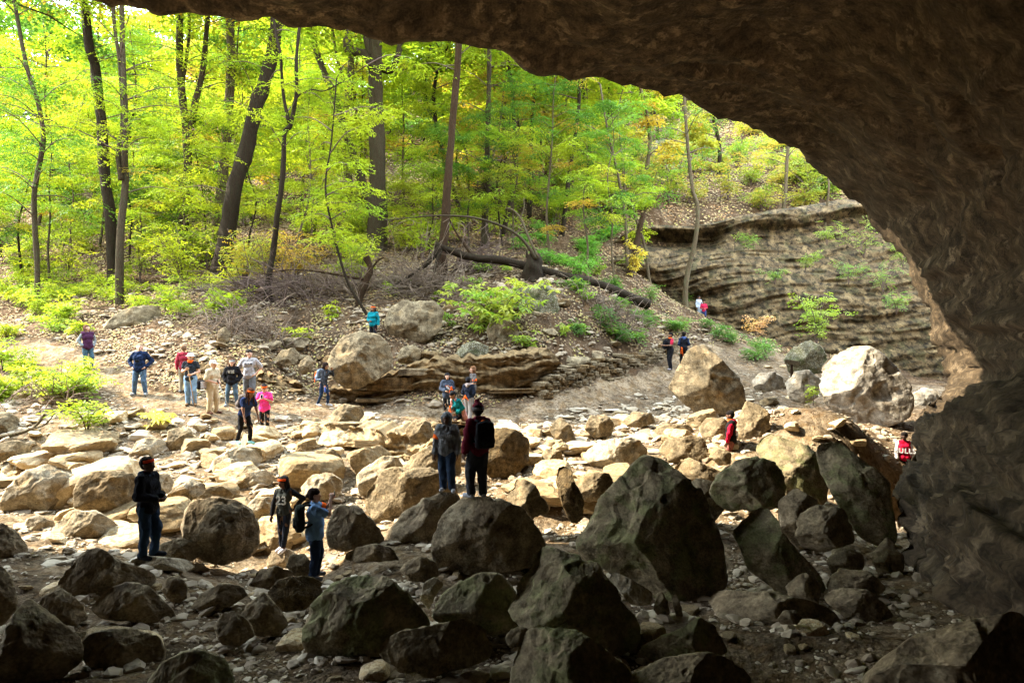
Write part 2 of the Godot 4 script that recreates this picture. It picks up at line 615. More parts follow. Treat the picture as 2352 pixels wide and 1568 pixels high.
# ---------- the shelter: roof, wall and buttress as one skin of control ribs ----------
func rib(e: Vector3, out: Vector3, inner: Array) -> PackedVector3Array:
	var r := PackedVector3Array([e + out * 13.0 + Vector3(0, 1, 9), e + out * 7.0 + Vector3(0, 0, 2.0), e + out * 1.6 + Vector3(0, 0, -0.5), e])
	for q in inner: r.append(Vector3(q[0], q[1], q[2]))
	return r

func make_cave() -> void:
	var up := Vector3(0, 1, -0.12)
	var ribs := [
		rib(Vector3(-25, -1, -1), Vector3(-1, 0, -0.2), [[-22,-1,0.5],[-20,-1,2.5],[-18,-1,5],[-16,-1,7.5],[-14,-1,10],[-12,-1,12.5]]),
		rib(Vector3(-24, 6, -4), Vector3(-0.8, 0.6, -0.2), [[-22,6.5,-1.5],[-20,6.5,1],[-18,6,4],[-16,5,7],[-14,3.5,9.8],[-12,0.5,12.3]]),
		rib(Vector3(-21, 11, -13), Vector3(-0.5, 0.9, -0.1), [[-20,11.3,-8.5],[-19,11,-4],[-17.5,9.8,0.5],[-16,8,5],[-13.5,5,9.5],[-11.5,1,12.3]]),
		rib(Vector3(-15.5, 12.0, -15.6), up, [[-15.5,12.1,-10.5],[-15,11.7,-5],[-14.5,10.6,0],[-13,8.5,6],[-11,5,10],[-10,1,12.5]]),
		rib(at(110, -10, 16.0), up, [[-11,12.2,-10.8],[-10.7,11.8,-5.2],[-10,10.8,0],[-8.5,8.5,6.5],[-7,5,10.5],[-6.5,1,13]]),
		rib(at(380, 16, 16.3), up, [[-8.4,12.2,-11],[-8,11.8,-5.3],[-7.5,10.8,0],[-6.5,8.5,6.7],[-5.2,5,10.7],[-4.8,1,13.2]]),
		rib(at(610, 52, 16.8), up, [[-6,12.2,-11.3],[-5.7,11.8,-5.5],[-5.3,10.8,0],[-4.5,8.5,7],[-3.5,5,11],[-3,1,13.5]]),
		rib(at(860, 77, 17.6), up, [[-3.6,12.3,-11.9],[-3.4,11.9,-5.9],[-3.1,10.9,0],[-2.5,8.5,7],[-1.8,5,11],[-1.5,1,13.5]]),
		rib(at(1050, 105, 18.4), up, [[-1.5,12.3,-12.5],[-1.3,11.9,-6.3],[-1.1,10.9,0],[-0.5,8.5,7],[0,5,11],[0,1,13.5]]),
		rib(at(1310, 172, 20.2), up, [[1.8,12.3,-14],[1.8,11.9,-7.4],[1.7,10.9,-0.8],[1.5,8.5,6.5],[1.5,5,10.5],[1.5,1,13]]),
		rib(at(1560, 224, 23.2), up, [[5.2,12.1,-15.6],[4.9,11.8,-9],[4.5,10.7,-2.3],[4,8.3,5],[3.5,5,9.5],[3.5,1,12]]),
		rib(at(1780, 320, 26.8), Vector3(0.3, 1, -0.12), [[8.4,11.5,-17],[7.4,11.2,-10.5],[6.7,10.2,-4],[5.8,7.9,3],[5.2,4.7,8],[5.2,1,10]]),
		rib(at(1915, 410, 28.2), Vector3(0.6, 0.8, -0.15), [[10.9,10.4,-18.8],[9.2,10,-12],[7.9,9,-5.2],[7,7.1,1.5],[6.4,4.4,6],[6.3,1,8]]),
		rib(at(2035, 545, 27.6), Vector3(0.8, 0.6, -0.2), [[12.6,8.3,-19.2],[10.5,8.2,-12.6],[8.8,7.6,-6.2],[7.8,6.2,0],[7.2,4,4.5],[7,1.2,6]]),
		rib(at(2110, 660, 26.3), Vector3(1, 0.3, -0.25), [[13.4,6.3,-19.2],[11,6.3,-12.8],[9.2,6,-6.8],[8.2,5.2,-1],[7.8,3.6,3],[7.8,1.3,4.5]]),
		rib(at(2163, 785, 25.2), Vector3(1, 0.05, -0.3), [[13.4,4.3,-18.8],[11,4.5,-12.8],[9,4.5,-7.2],[8.3,4,-2],[8.1,3,2],[8.3,1.4,3.5]]),
		rib(at(2186, 878, 23.5), Vector3(1, 0, -0.3), [[12.5,3.1,-17.6],[10.2,3.6,-12.2],[8.4,3.5,-7.5],[7.8,3.1,-3],[7.9,2.4,1],[8.3,1.3,2.5]]),
		rib(at(2105, 958, 18.5), Vector3(1, 0, -0.3), [[9.7,2.35,-15.4],[8.2,2.7,-11.5],[6.9,2.6,-7.8],[6.6,2.4,-4],[7,2,-0.5],[8,1.2,1.5]]),
		rib(at(2085, 1060, 16.2), Vector3(1, 0, -0.3), [[8.4,1.45,-13.6],[7.2,1.8,-10.6],[6.2,1.95,-7.6],[6.1,1.8,-4.5],[6.7,1.6,-1.5],[8,1,1]]),
		rib(at(2052, 1150, 14.0), Vector3(1, 0, -0.3), [[7.1,0.85,-12],[6.3,1.2,-9.8],[5.7,1.4,-7.2],[5.6,1.4,-4.8],[6.4,1.2,-2],[8,0.9,0]]),
		rib(at(2068, 1260, 13.0), Vector3(1, 0, -0.3), [[6.9,0,-11.2],[6.4,0.15,-9.3],[5.8,0.4,-7],[5.6,0.6,-4.8],[6.4,0.7,-2],[8,0.6,0]]),
		rib(at(2078, 1440, 12.0), Vector3(1, 0, -0.3), [[6.6,-1,-10.6],[6.3,-1,-9],[5.8,-0.9,-7],[5.6,-0.7,-5],[6.4,-0.5,-2.2],[8,-0.5,0]])]
	var per := 15
	var steps := [4, 6, 14, 40, 30, 18, 8, 5, 4]
	var nr := ribs.size()
	# along each rib first
	var rows := []
	for r in ribs:
		var line := PackedVector3Array()
		for i in r.size() - 1:
			var a: Vector3 = r[maxi(i - 1, 0)]
			var d: Vector3 = r[mini(i + 2, r.size() - 1)]
			if i == 3: a = r[3] * 2.0 - r[4]
			if i == 2: d = r[3] * 2.0 - r[2]
			for k in steps[i]: line.append(r[i].cubic_interpolate(r[i + 1], a, d, float(k) / steps[i]))
		line.append(r[r.size() - 1])
		rows.append(line)
	var nc: int = rows[0].size()
	var nu := (nr - 1) * per + 1
	var v := PackedVector3Array()
	for g in nu:
		var i := mini(g / per, nr - 2)
		var t := float(g - i * per) / per
		for j in nc:
			v.append(rows[i][j].cubic_interpolate(rows[i + 1][j], rows[maxi(i - 1, 0)][j], rows[mini(i + 2, nr - 1)][j], t))
	# texture coordinates in metres along the skin, so that the rock's marks follow the surface
	var uv := PackedVector2Array()
	var along := 0.0
	for g in nu:
		if g > 0: along += v[g * nc + 50].distance_to(v[(g - 1) * nc + 50])
		var runs := PackedFloat32Array()
		var run := 0.0
		for j in nc:
			if j > 0: run += v[g * nc + j].distance_to(v[g * nc + j - 1])
			runs.append(run)
		for j in nc: uv.append(Vector2(along, runs[j] - runs[24]))
	# weathering: slabs that spalled off, bedding steps, knobs
	var edge_col := 22
	for pass_ in 1:
		var nrm := grid_normals(v, nc, nu)
		var w := PackedVector3Array()
		w.resize(v.size())
		for g in nu:
			for j in nc:
				var k := g * nc + j
				var p := v[k]
				var calm := 0.25 + 0.75 * smoothstep(2.0, 16.0, absf(j - 24.0))
				var s := (0.55 * nz.get_noise_3d(p.x * 0.16, p.y * 0.3, p.z * 0.16) + 0.16 * nz.get_noise_3d(p.x * 0.45 + 9.0, p.y * 0.8, p.z * 0.45)) * calm
				# roof beds spalled to different heights
				s += bedding(2.6 * nz.get_noise_3d(p.x * 0.10 + 3.0, 0.0, p.z * 0.16) + p.z * 0.16 + p.y * 0.5, p.x * 0.16, 0.24) * calm
				var steps_ := nz.get_noise_3d(p.x * 0.35, p.y * 0.9 + 20.0, p.z * 0.35)
				s += 0.10 * (floorf(steps_ * 5.0) / 5.0 - steps_ * 0.3)
				s += 0.11 * nf.get_noise_3d(p.x * 0.9, p.y * 1.6, p.z * 0.9) + 0.05 * nf.get_noise_3d(p.x * 3.1, p.y * 4.4, p.z * 3.1)
				# a ragged lip
				s += 0.30 * nf.get_noise_3d(p.x * 0.55, p.y * 0.7, p.z * 0.55) * (1.0 - smoothstep(2.0, 11.0, absf(j - 24.0)))
				# the wall shows its bedding, dipping gently
				var wallness := smoothstep(11.0 * per, 15.0 * per, float(g))
				if wallness > 0.0:
					var bed := p.y * 2.6 + p.x * 0.25 + p.z * 0.12
					s += wallness * (0.35 + 0.65 * calm) * (bedding(bed * 0.8, p.x * 0.2 + p.z * 0.2, 0.34) + bedding(bed * 2.3 + 30.0, p.x * 0.35 - p.z * 0.3, 0.16))
				var rough := smoothstep(15.5 * per, 17.0 * per, float(g))
				if rough > 0.0:
					s *= 1.0 - 0.5 * rough
					var bed2 := p.y * 2.3 + p.x * 0.25 - p.z * 0.18 + 0.8 * nz.get_noise_3d(p.x * 0.7, p.y * 0.7, p.z * 0.7)
					var fr := bed2 - floorf(bed2)
					s += rough * (0.20 * (smoothstep(0.0, 0.16, fr) - fr) + 0.20 * nf.get_noise_3d(p.x * 1.5, p.y * 1.9, p.z * 1.5) + 0.07 * nf.get_noise_3d(p.x * 5.0, p.y * 5.0, p.z * 5.0))
				w[k] = p + nrm[k] * s * (1.0 if j > 8 else 0.5)
		v = w
	var n2 := grid_normals(v, nc, nu)
	n2 = soften(n2, nc, nu, 3)
	var cut := 12 * per
	tag(put(grid_part(v, n2, nc, 0, cut, uv), "cave_ceiling", mats.cave_rock), "", "", "", "structure")
	var low := 16 * per
	tag(put(grid_part(v, n2, nc, cut, low, uv), "cave_wall", mats.cave_rock), "", "", "", "structure")
	tag(put(grid_part(v, n2, nc, low, nu - 1, uv), "cave_buttress", mats.cave_rock), "", "", "", "structure")

func grid_normals(v: PackedVector3Array, nc: int, nu: int) -> PackedVector3Array:
	var out := PackedVector3Array()
	for g in nu:
		for j in nc:
			var a := v[g * nc + mini(j + 1, nc - 1)] - v[g * nc + maxi(j - 1, 0)]
			var b := v[mini(g + 1, nu - 1) * nc + j] - v[maxi(g - 1, 0) * nc + j]
			out.append(a.cross(b).normalized())
	return out

# averages normals with their neighbours, so that broad forms shade softly and fine relief is left to the rock's own grain
func soften(n: PackedVector3Array, nc: int, nu: int, times: int) -> PackedVector3Array:
	for t in times:
		var w := PackedVector3Array()
		w.resize(n.size())
		for g in nu:
			for j in nc:
				w[g * nc + j] = (n[g * nc + j] * 2.0 + n[mini(g + 1, nu - 1) * nc + j] + n[maxi(g - 1, 0) * nc + j] + n[g * nc + mini(j + 1, nc - 1)] + n[g * nc + maxi(j - 1, 0)]).normalized()
		n = w
	return n

func grid_part(v: PackedVector3Array, n: PackedVector3Array, nc: int, g0: int, g1: int, uv: PackedVector2Array) -> ArrayMesh:
	var a := []
	a.resize(Mesh.ARRAY_MAX)
	a[Mesh.ARRAY_VERTEX] = v.slice(g0 * nc, (g1 + 1) * nc)
	a[Mesh.ARRAY_NORMAL] = n.slice(g0 * nc, (g1 + 1) * nc)
	a[Mesh.ARRAY_TEX_UV] = uv.slice(g0 * nc, (g1 + 1) * nc)
	a[Mesh.ARRAY_TEX_UV2] = uv.slice(g0 * nc, (g1 + 1) * nc)
	a[Mesh.ARRAY_INDEX] = grid_index(nc, g1 - g0 + 1, true)
	var m := ArrayMesh.new()
	m.add_surface_from_arrays(Mesh.PRIMITIVE_TRIANGLES, a)
	return m

# beds of rock: each layer stands out or back by its own amount, with a sharp step between layers
func bedding(b: float, along: float, amount: float) -> float:
	var i := floorf(b)
	var f := smoothstep(0.80, 1.0, b - i)
	return amount * lerpf(nz.get_noise_2d(i * 7.31, along), nz.get_noise_2d((i + 1.0) * 7.31, along), f)

# ---------- far cliff under the wooded slope ----------
func make_cliff() -> void:
	var top := PackedVector3Array()
	var foot := PackedVector3Array()
	for q in [[1400,560,53],[1480,518,52],[1600,515,51.5],[1700,495,51.5],[1800,480,51.5],[1900,462,51.5],[2000,450,51],[2150,440,50],[2400,420,50]]: top.append(at(q[0], q[1], q[2]))
	for q in [[1400,640,50],[1480,668,49],[1560,705,48],[1640,750,46.5],[1750,805,45],[1900,835,44],[2050,872,42.5],[2200,900,41],[2400,920,41]]: foot.append(at(q[0], q[1], q[2]))
	top = smooth_line(top, 18)
	foot = smooth_line(foot, 18)
	var ny := 130
	var v := PackedVector3Array()
	var uv := PackedVector2Array()
	for i in top.size():
		for j in ny:
			var t := j / float(ny - 1)
			var p := top[i].lerp(foot[i], t)
			var s := float(i) / top.size()
			# lip, hollow under the lip, bulging lower beds
			var hollow := exp(-pow((t - 0.22) / 0.12, 2.0)) * (1.6 * smoothstep(0.05, 0.16, s) * (1.0 - smoothstep(0.30, 0.36, s)) + 0.7)
			var lip := exp(-pow((t - 0.07) / 0.06, 2.0)) * 0.9
			var belly := 1.3 * exp(-pow((t - 0.62) / 0.22, 2.0))
			var bed := p.y * 1.0 - p.x * 0.10 + 0.5 * nz.get_noise_2d(p.x * 0.13, p.y * 0.13)
			var out := lip - hollow + belly + 0.35 * nz.get_noise_2d(p.x * 0.2, p.y * 0.25 + 7.0) + bedding(bed * 1.6, p.x * 0.12, 0.42) + bedding(bed * 5.0 + 40.0, p.x * 0.3, 0.20) + 0.16 * nf.get_noise_2d(p.x * 1.1, p.y * 1.6)
			if t == 0.0: out = -1.5
			v.append(p + Vector3(-0.25, 0.0, 1.0) * out)
			uv.append(Vector2(p.x, -p.y))
	var n := grid_normals(v, ny, top.size())
	tag(put(grid_part(v, n, ny, 0, top.size() - 1, uv), "cliff", mats.cliff_face_rock), "", "", "", "structure")

# ---------- boulders ----------
var boulder_spots := []
# outline (pixels) seen at depth d: the silhouette of a rounded, faceted solid that is thick times as deep as it is wide
func boulder_mesh(px: Array, d: float, thick: float, seed_: int, level: int, planes: Array, rough: float) -> Array:
	var mid := Vector2.ZERO
	var poly := PackedVector2Array()
	for i in range(0, px.size(), 2): poly.append(Vector2(px[i], px[i + 1]))
	var lo := poly[0]
	var hi := poly[0]
	for q in poly:
		lo = lo.min(q)
		hi = hi.max(q)
		mid += q / poly.size()
	mid = mid.lerp((lo + hi) * 0.5, 0.5)
	var c := at(mid.x, mid.y, d)
	var eye := Vector3(0, EYE, 0)
	var w := (eye - c).normalized()          # towards the viewpoint the outline was read from
	var xa := Vector3.UP.cross(w).normalized()
	var ya := w.cross(xa)
	var flat := PackedVector2Array()
	for q in poly:
		var dir := (at(q.x, q.y, 1.0) - eye)
		var p := eye + dir * ((c - eye).dot(w) / dir.dot(w)) - c
		flat.append(Vector2(p.dot(xa), p.dot(ya)))
	var NT := 96
	var tab := PackedFloat32Array()
	for k in NT:
		var a := TAU * k / NT
		var far := Vector2(cos(a), sin(a)) * 50.0
		var r := 0.0
		for i in flat.size():
			var x = Geometry2D.segment_intersects_segment(Vector2.ZERO, far, flat[i], flat[(i + 1) % flat.size()])
			if x != null: r = maxf(r, x.length())
		tab.append(r)
	var sm := PackedFloat32Array()
	var mean := 0.0
	for k in NT:
		var s := tab[k] * 0.5 + (tab[(k + 1) % NT] + tab[(k + NT - 1) % NT]) * 0.25
		sm.append(s)
		mean += s / NT
	var deep := mean * thick
	var sp: Array = sphere(level)
	var out := PackedVector3Array()
	var off := Vector3(seed_ * 3.17, seed_ * 1.7, seed_ * 5.3)
	var axis := Vector3(sin(seed_ * 1.7) * 0.6, 1.0, cos(seed_ * 2.3) * 0.5).normalized()
	for n: Vector3 in sp[0]:
		var rho := sqrt(n.x * n.x + n.y * n.y)
		var a := fposmod(atan2(n.y, n.x), TAU) / TAU * NT
		var i := int(a) % NT
		var R := lerpf(sm[i], sm[(i + 1) % NT], a - floorf(a))
		var k := pow(rho, 0.72) / maxf(rho, 1e-5)
		var q := Vector3(n.x * k * R / mean, n.y * k * R / mean, signf(n.z) * pow(absf(n.z), 0.72))
		for pl in planes:
			var m: Vector3 = pl[0]
			var o: float = q.dot(m) - pl[1]
			if o > 0.0: q -= m * (o * 0.96)
		var local := Vector3(q.x * mean, q.y * mean, q.z * deep)
		# hollows, scars and weathered grain, weaker along the outline
		var s := local / mean
		var bump := 0.07 * nz.get_noise_3dv(s * 0.9 + off) + 0.022 * nz.get_noise_3dv(s * 2.6 + off) + 0.020 * nf.get_noise_3dv(s * 5.0 + off)
		var scar := nz.get_noise_3dv(s * 1.7 + off * 1.3)
		if scar > 0.25: bump -= 0.05 * smoothstep(0.25, 0.33, scar)
		var bedc := s.dot(axis) * 3.4
		bump += bedding(bedc, off.x, 0.032) * smoothstep(-0.05, 0.25, nz.get_noise_3dv(s * 0.8 - off))
		var crack := absf(nz.get_noise_3dv(s * 1.25 - off))
		if crack < 0.035: bump -= 0.03 * (1.0 - crack / 0.035)
		local += (local / maxf(local.length(), 1e-4)) * bump * mean * rough
		out.append(xa * local.x + ya * local.y + w * local.z)
	return [mesh_from(out, sp[1]), c, mean]

func default_planes(seed_: int) -> Array:
	var r := RandomNumberGenerator.new()
	r.seed = seed_ * 977 + 5
	var out := []
	for q in [[Vector3(-0.42, 0.40, 0.82), 0.62], [Vector3(0.50, 0.12, 0.86), 0.60], [Vector3(0.05, 0.58, 0.70), 0.72], [Vector3(-0.15, -0.45, 0.85), 0.70], [Vector3(0.3, 0.3, -0.9), 0.7], [Vector3(-0.4, 0.2, -0.9), 0.65]]:
		var m: Vector3 = (q[0] + Vector3(r.randf_range(-0.2, 0.2), r.randf_range(-0.18, 0.18), r.randf_range(-0.1, 0.1))).normalized()
		out.append([m, q[1] + r.randf_range(-0.12, 0.06)])
	return out

func boulder(label: String, px: Array, d: float, thick: float, mat: String, level := 4, rough := 1.0, planes := []) -> void:
	var seed_: int = used.get("boulder", -1) + 2
	var b := boulder_mesh(px, d, thick, seed_, level, planes if planes else default_planes(seed_), rough)
	var o := put(b[0], "boulder", mats[mat])
	o.position = b[1]
	boulder_spots.append([b[1], b[2], short_name(label)])
	tag(o, label, "boulder", "boulders on the shelter floor and hillside")

func short_name(label: String) -> String:
	# the label up to its noun
	var out := ""
	for w in label.split(" "):
		out += w + " "
		if w in ["boulder", "block", "slab", "stone", "mass", "outcrop", "wedge", "splinter", "plate"]: break
	return out.strip_edges()

func make_boulders() -> void:
	boulder("smooth loaf-shaped pale green boulder lying before the dark domed boulder", [1170,1520,1185,1480,1215,1448,1265,1438,1320,1450,1390,1490,1440,1525,1460,1560,1450,1640,1180,1640], 7.3, 0.9, "mossy_stone", 5)
	boulder("low pitted grey-brown slab beside the loaf-shaped green boulder", [1430,1560,1470,1535,1540,1505,1620,1500,1700,1520,1745,1545,1735,1640,1430,1640], 7.0, 0.8, "sandstone", 5)
	boulder("large dark domed boulder with a green-tinged crown among the shaded boulders", [1165,1330,1185,1285,1225,1262,1270,1258,1320,1270,1370,1300,1420,1350,1450,1400,1475,1440,1465,1490,1430,1510,1380,1490,1290,1470,1200,1460,1170,1400], 8.8, 0.9, "mossy_stone", 5)
	boulder("rounded olive boulder standing beside the dark domed boulder", [990,1400,1010,1370,1050,1335,1110,1315,1150,1320,1185,1350,1198,1390,1195,1440,1130,1460,1040,1440,995,1425], 9.3, 0.9, "mossy_stone", 4)
	boulder("big angular olive boulder with one sharp ridge above the tilted slab", [695,1470,700,1425,715,1385,760,1340,810,1318,850,1315,900,1335,950,1370,985,1410,995,1430,960,1470,900,1500,860,1530,800,1545,740,1520,700,1500], 9.0, 0.9, "mossy_stone", 5)
	boulder("tilted buff slab with dark stained end leaning on the ridged olive boulder", [860,1490,870,1470,940,1445,1010,1430,1070,1420,1110,1432,1140,1465,1140,1500,1080,1530,1000,1555,920,1545,880,1520], 8.2, 0.6, "sandstone", 5)
	boulder("tallest brown pyramid boulder of the shaded pile with a pitted face", [1318,1250,1340,1215,1370,1160,1410,1110,1450,1060,1485,1045,1530,1060,1570,1090,1620,1140,1645,1200,1660,1280,1665,1350,1620,1400,1540,1390,1450,1350,1400,1310,1340,1270], 12.0, 0.85, "mossy_stone", 5)
	boulder("grey slab tipped on its corner beside the brown pyramid boulder", [1665,1200,1680,1175,1740,1153,1770,1170,1790,1215,1850,1280,1890,1330,1900,1370,1840,1385,1780,1365,1720,1310,1690,1250], 11.5, 0.6, "mossy_stone", 4)
	boulder("blocky olive boulder below the boy in the red vest", [1625,1130,1650,1090,1690,1055,1740,1045,1790,1065,1810,1120,1800,1165,1740,1175,1680,1175,1640,1155], 14.5, 0.8, "mossy_stone", 4)
	boulder("cracked greenish boulder behind the blocky olive boulder", [1735,1040,1740,1005,1770,990,1830,1010,1880,1040,1905,1080,1900,1150,1840,1200,1800,1180,1790,1080], 16.0, 0.8, "mossy_stone", 4)
	boulder("long leaning slab propped up beside the dark gap in the pile", [1865,1010,1880,990,1920,1010,1960,1040,2010,1075,2045,1110,2060,1180,2060,1250,2020,1260,1980,1240,1940,1180,1900,1120,1880,1060], 14.0, 0.55, "mossy_stone", 4)
	boulder("dark rounded boulder wedged under the long leaning slab", [1825,1230,1830,1180,1880,1160,1940,1165,1965,1210,1960,1245,1900,1265,1840,1260], 12.6, 0.8, "brown_stone", 4)
	boulder("low flat-topped brown boulder half buried in the shelter floor", [1618,1375,1640,1352,1700,1355,1790,1360,1880,1385,1945,1410,1960,1430,1860,1450,1780,1450,1720,1440,1660,1430], 9.8, 1.1, "brown_stone", 4)
	boulder("dark low boulder at the foot of the rough buttress wall", [1880,1365,1920,1350,1990,1352,2030,1380,2060,1420,1990,1435,1940,1420], 10.0, 0.8, "brown_stone", 4)
	boulder("grey ridge-backed boulder before the low flat-topped brown boulder", [1460,1490,1520,1460,1560,1445,1600,1420,1640,1430,1670,1460,1705,1485,1660,1510,1580,1520,1500,1515], 8.3, 0.8, "mossy_stone", 4)
	boulder("large smooth dark slab with a sharp crest below the buttress wall", [1970,1568,2050,1500,2100,1455,2180,1430,2270,1415,2330,1405,2420,1410,2470,1560,2400,1660,1990,1660], 6.0, 0.7, "brown_stone", 5, 1.0, [[Vector3(-0.25, 0.80, 0.55).normalized(), 0.45], [Vector3(0.85, 0.1, 0.5).normalized(), 0.45], [Vector3(0, -0.5, 0.85), 0.8]])
	boulder("small orange-brown block resting on the low flat-topped boulder", [1785,1420,1800,1402,1830,1400,1845,1418,1830,1434,1795,1434], 9.0, 0.9, "sandstone", 3)
	boulder("grey block in the dark hollow under the leaning slab", [1900,1290,1910,1262,1945,1255,1985,1270,1985,1305,1940,1325,1905,1315], 11.5, 0.8, "sandstone", 3)
	boulder("massive knobbly boulder under the boy in the maroon hoodie", [995,1225,1005,1190,1030,1160,1060,1140,1100,1140,1150,1150,1200,1165,1240,1210,1268,1260,1240,1295,1170,1320,1080,1320,1010,1305,995,1265], 12.9, 0.8, "brown_stone", 5)
	boulder("smooth domed boulder under the boy in the grey hoodie", [878,1250,890,1215,920,1180,970,1145,1010,1130,1070,1122,1090,1150,1040,1200,1010,1270,950,1290,900,1280], 14.3, 0.8, "brown_stone", 4)
	boulder("broad tan boulder with layered top behind the smooth domed boulder", [833,1160,840,1115,880,1080,920,1075,990,1070,1040,1085,1060,1130,1000,1155,940,1185,900,1205,850,1200], 16.0, 0.9, "sandstone", 4)
	boulder("tan humped boulder rising behind the boys in hoodies", [920,1080,940,1045,985,1022,1040,1015,1060,1040,1060,1090,1010,1100,950,1095], 17.2, 0.8, "sandstone", 4)
	boulder("bright pale block catching sun beside the broad tan boulder", [818,1095,840,1070,880,1048,915,1050,928,1070,905,1095,870,1115,840,1140,822,1135], 17.5, 0.8, "limestone", 4)
	boulder("dark pockmarked boulder beside the woman taking a picture", [750,1230,755,1185,780,1160,820,1160,860,1195,885,1240,850,1262,790,1265,755,1255], 13.8, 0.8, "brown_stone", 4)
	boulder("thin jagged brown plate of rock lying behind the ridged olive boulder", [760,1275,800,1262,860,1248,910,1258,950,1275,900,1288,820,1292], 12.5, 1.6, "brown_stone", 4)
	boulder("angular brown block between the knobbly boulder and the olive boulder", [918,1310,935,1285,965,1275,1000,1290,1010,1320,985,1340,945,1335], 11.5, 0.8, "brown_stone", 4)
	boulder("tan wedge-shaped block beside the knobbly boulder", [1165,1125,1185,1095,1220,1105,1255,1150,1262,1175,1225,1195,1190,1185,1168,1150], 14.8, 0.8, "sandstone", 4)
	boulder("narrow porous grey slab standing on end in the rubble", [1270,1065,1300,1060,1315,1090,1340,1150,1340,1195,1310,1205,1290,1155,1275,1100], 15.0, 0.6, "porous_stone", 4)
	boulder("reddish-brown block behind the narrow porous slab", [1320,1105,1360,1085,1400,1085,1415,1110,1395,1145,1350,1155,1325,1130], 15.6, 0.8, "sandstone", 4)
	boulder("broad flat pale boulder lit by sun in front of the trail", [1340,1045,1370,1015,1420,1003,1470,1005,1490,1035,1480,1060,1440,1085,1390,1085,1355,1070], 18.5, 0.9, "limestone", 4)
	boulder("flat-topped tan boulder beside the broad flat pale boulder", [1510,1035,1530,1008,1590,998,1620,1010,1630,1040,1600,1065,1540,1063], 19.0, 0.8, "sandstone", 4)
	boulder("low smooth tan boulder below the tall pointed boulder", [1490,990,1530,972,1590,975,1600,995,1540,1006,1500,1006], 21.0, 0.8, "sandstone", 3)
	boulder("upright rounded tan boulder next to the boy in the red vest", [1605,985,1620,960,1660,958,1680,975,1690,1020,1650,1040,1620,1035], 19.8, 0.7, "sandstone", 4)
	boulder("tall fluted tan boulder behind the boy in the red vest", [1695,960,1715,920,1745,925,1770,955,1770,985,1740,1010,1715,1040,1695,1025], 19.5, 0.7, "sandstone", 4)
	boulder("tall pointed boulder with one fluted sunlit face beside the trail", [1535,890,1550,850,1575,810,1600,785,1625,790,1660,820,1695,860,1712,900,1710,945,1680,965,1630,970,1590,945,1555,910], 24.5, 0.8, "sandstone", 5)
	boulder("huge pale boulder perched over a dark hollow by the buttress", [1883,870,1895,830,1920,805,1960,788,2000,792,2030,815,2060,840,2090,880,2100,920,2095,960,2040,985,1980,990,1930,965,1895,925], 24.0, 0.8, "white_stone", 5)
	boulder("pale grey veined block touching the huge pale boulder", [1803,880,1825,852,1860,850,1885,870,1882,910,1850,928,1815,918], 25.5, 0.8, "white_stone", 4)
	boulder("flat-sided grey block beside the pale veined block", [1725,875,1745,857,1780,855,1803,870,1800,890,1770,900,1735,896], 26.5, 0.8, "white_stone", 4)
	boulder("lichen-spotted boulder with a white patch behind the pale veined block", [1800,825,1820,795,1860,780,1885,795,1905,825,1890,855,1850,862,1810,858], 31.0, 0.8, "lichen_stone", 4)
	boulder("smooth pale boulder tucked between huge pale boulder and cave wall", [2085,910,2120,890,2165,895,2160,930,2120,965,2090,955], 27.0, 0.8, "white_stone", 4)
	boulder("small round tan boulder at the feet of the boy in the red vest", [1632,1045,1650,1030,1680,1040,1680,1065,1650,1070], 18.0, 0.8, "sandstone", 3)
	boulder("sloping flat tan slab behind the brown pyramid boulder", [1540,1065,1580,1050,1640,1075,1690,1100,1650,1115,1590,1110,1550,1090], 16.8, 0.9, "sandstone", 4)
	boulder("big sunlit cream boulder with a shadowed overhang at the wash", [-5,1155,15,1120,50,1085,100,1065,150,1062,172,1075,165,1110,140,1150,100,1182,40,1195,0,1185], 15.5, 0.8, "limestone", 4)
	boulder("grey-brown boulder with a scooped hollow in its top", [165,1140,180,1105,205,1082,250,1075,300,1085,322,1110,325,1150,300,1180,230,1180,170,1170], 15.2, 0.8, "sandstone", 4)
	boulder("pale smooth boulder below the boulder with a scooped hollow", [115,1230,130,1190,170,1170,215,1172,260,1195,300,1230,280,1250,210,1256,140,1256], 13.6, 0.8, "limestone", 4)
	boulder("big dark rounded block standing in shade against the bright wash", [415,1215,425,1175,445,1148,490,1138,540,1148,580,1170,597,1200,595,1250,570,1280,510,1300,450,1280,420,1245], 13.4, 0.85, "brown_stone", 5)
	boulder("smooth sunlit boulder under the girl stepping down", [468,1095,490,1055,530,1030,580,1020,605,1030,605,1055,570,1080,530,1105,500,1120,475,1115], 18.5, 0.8, "limestone", 4)
	boulder("flat-bottomed cream boulder below the girl stepping down", [537,1105,560,1085,610,1078,638,1095,620,1118,570,1128,545,1123], 17.8, 0.8, "limestone", 4)
	boulder("egg-shaped grey stone standing upright in the bright wash", [638,1070,645,1045,665,1035,680,1055,685,1085,675,1112,650,1115,640,1095], 18.0, 0.8, "limestone", 4)
	boulder("smooth cream boulder at the foot of the bank below the bent sapling", [292,1045,310,1015,340,1005,380,1010,385,1035,350,1056,310,1065], 19.5, 0.8, "limestone", 4)
	boulder("rounded tan boulder leaning against the smooth cream boulder", [380,1015,385,990,410,978,440,985,445,1015,425,1042,395,1048,382,1035], 20.0, 0.8, "sandstone", 4)
	boulder("upright brownish boulder beside the small leafy sapling on the bank", [213,1010,218,975,240,957,262,960,260,990,245,1022,225,1026], 20.5, 0.8, "sandstone", 4)
	boulder("tan round boulder sitting on the stacked ledge below the trail", [755,965,765,940,790,928,830,932,838,950,815,978,790,994,765,992], 22.5, 0.8, "sandstone", 4)
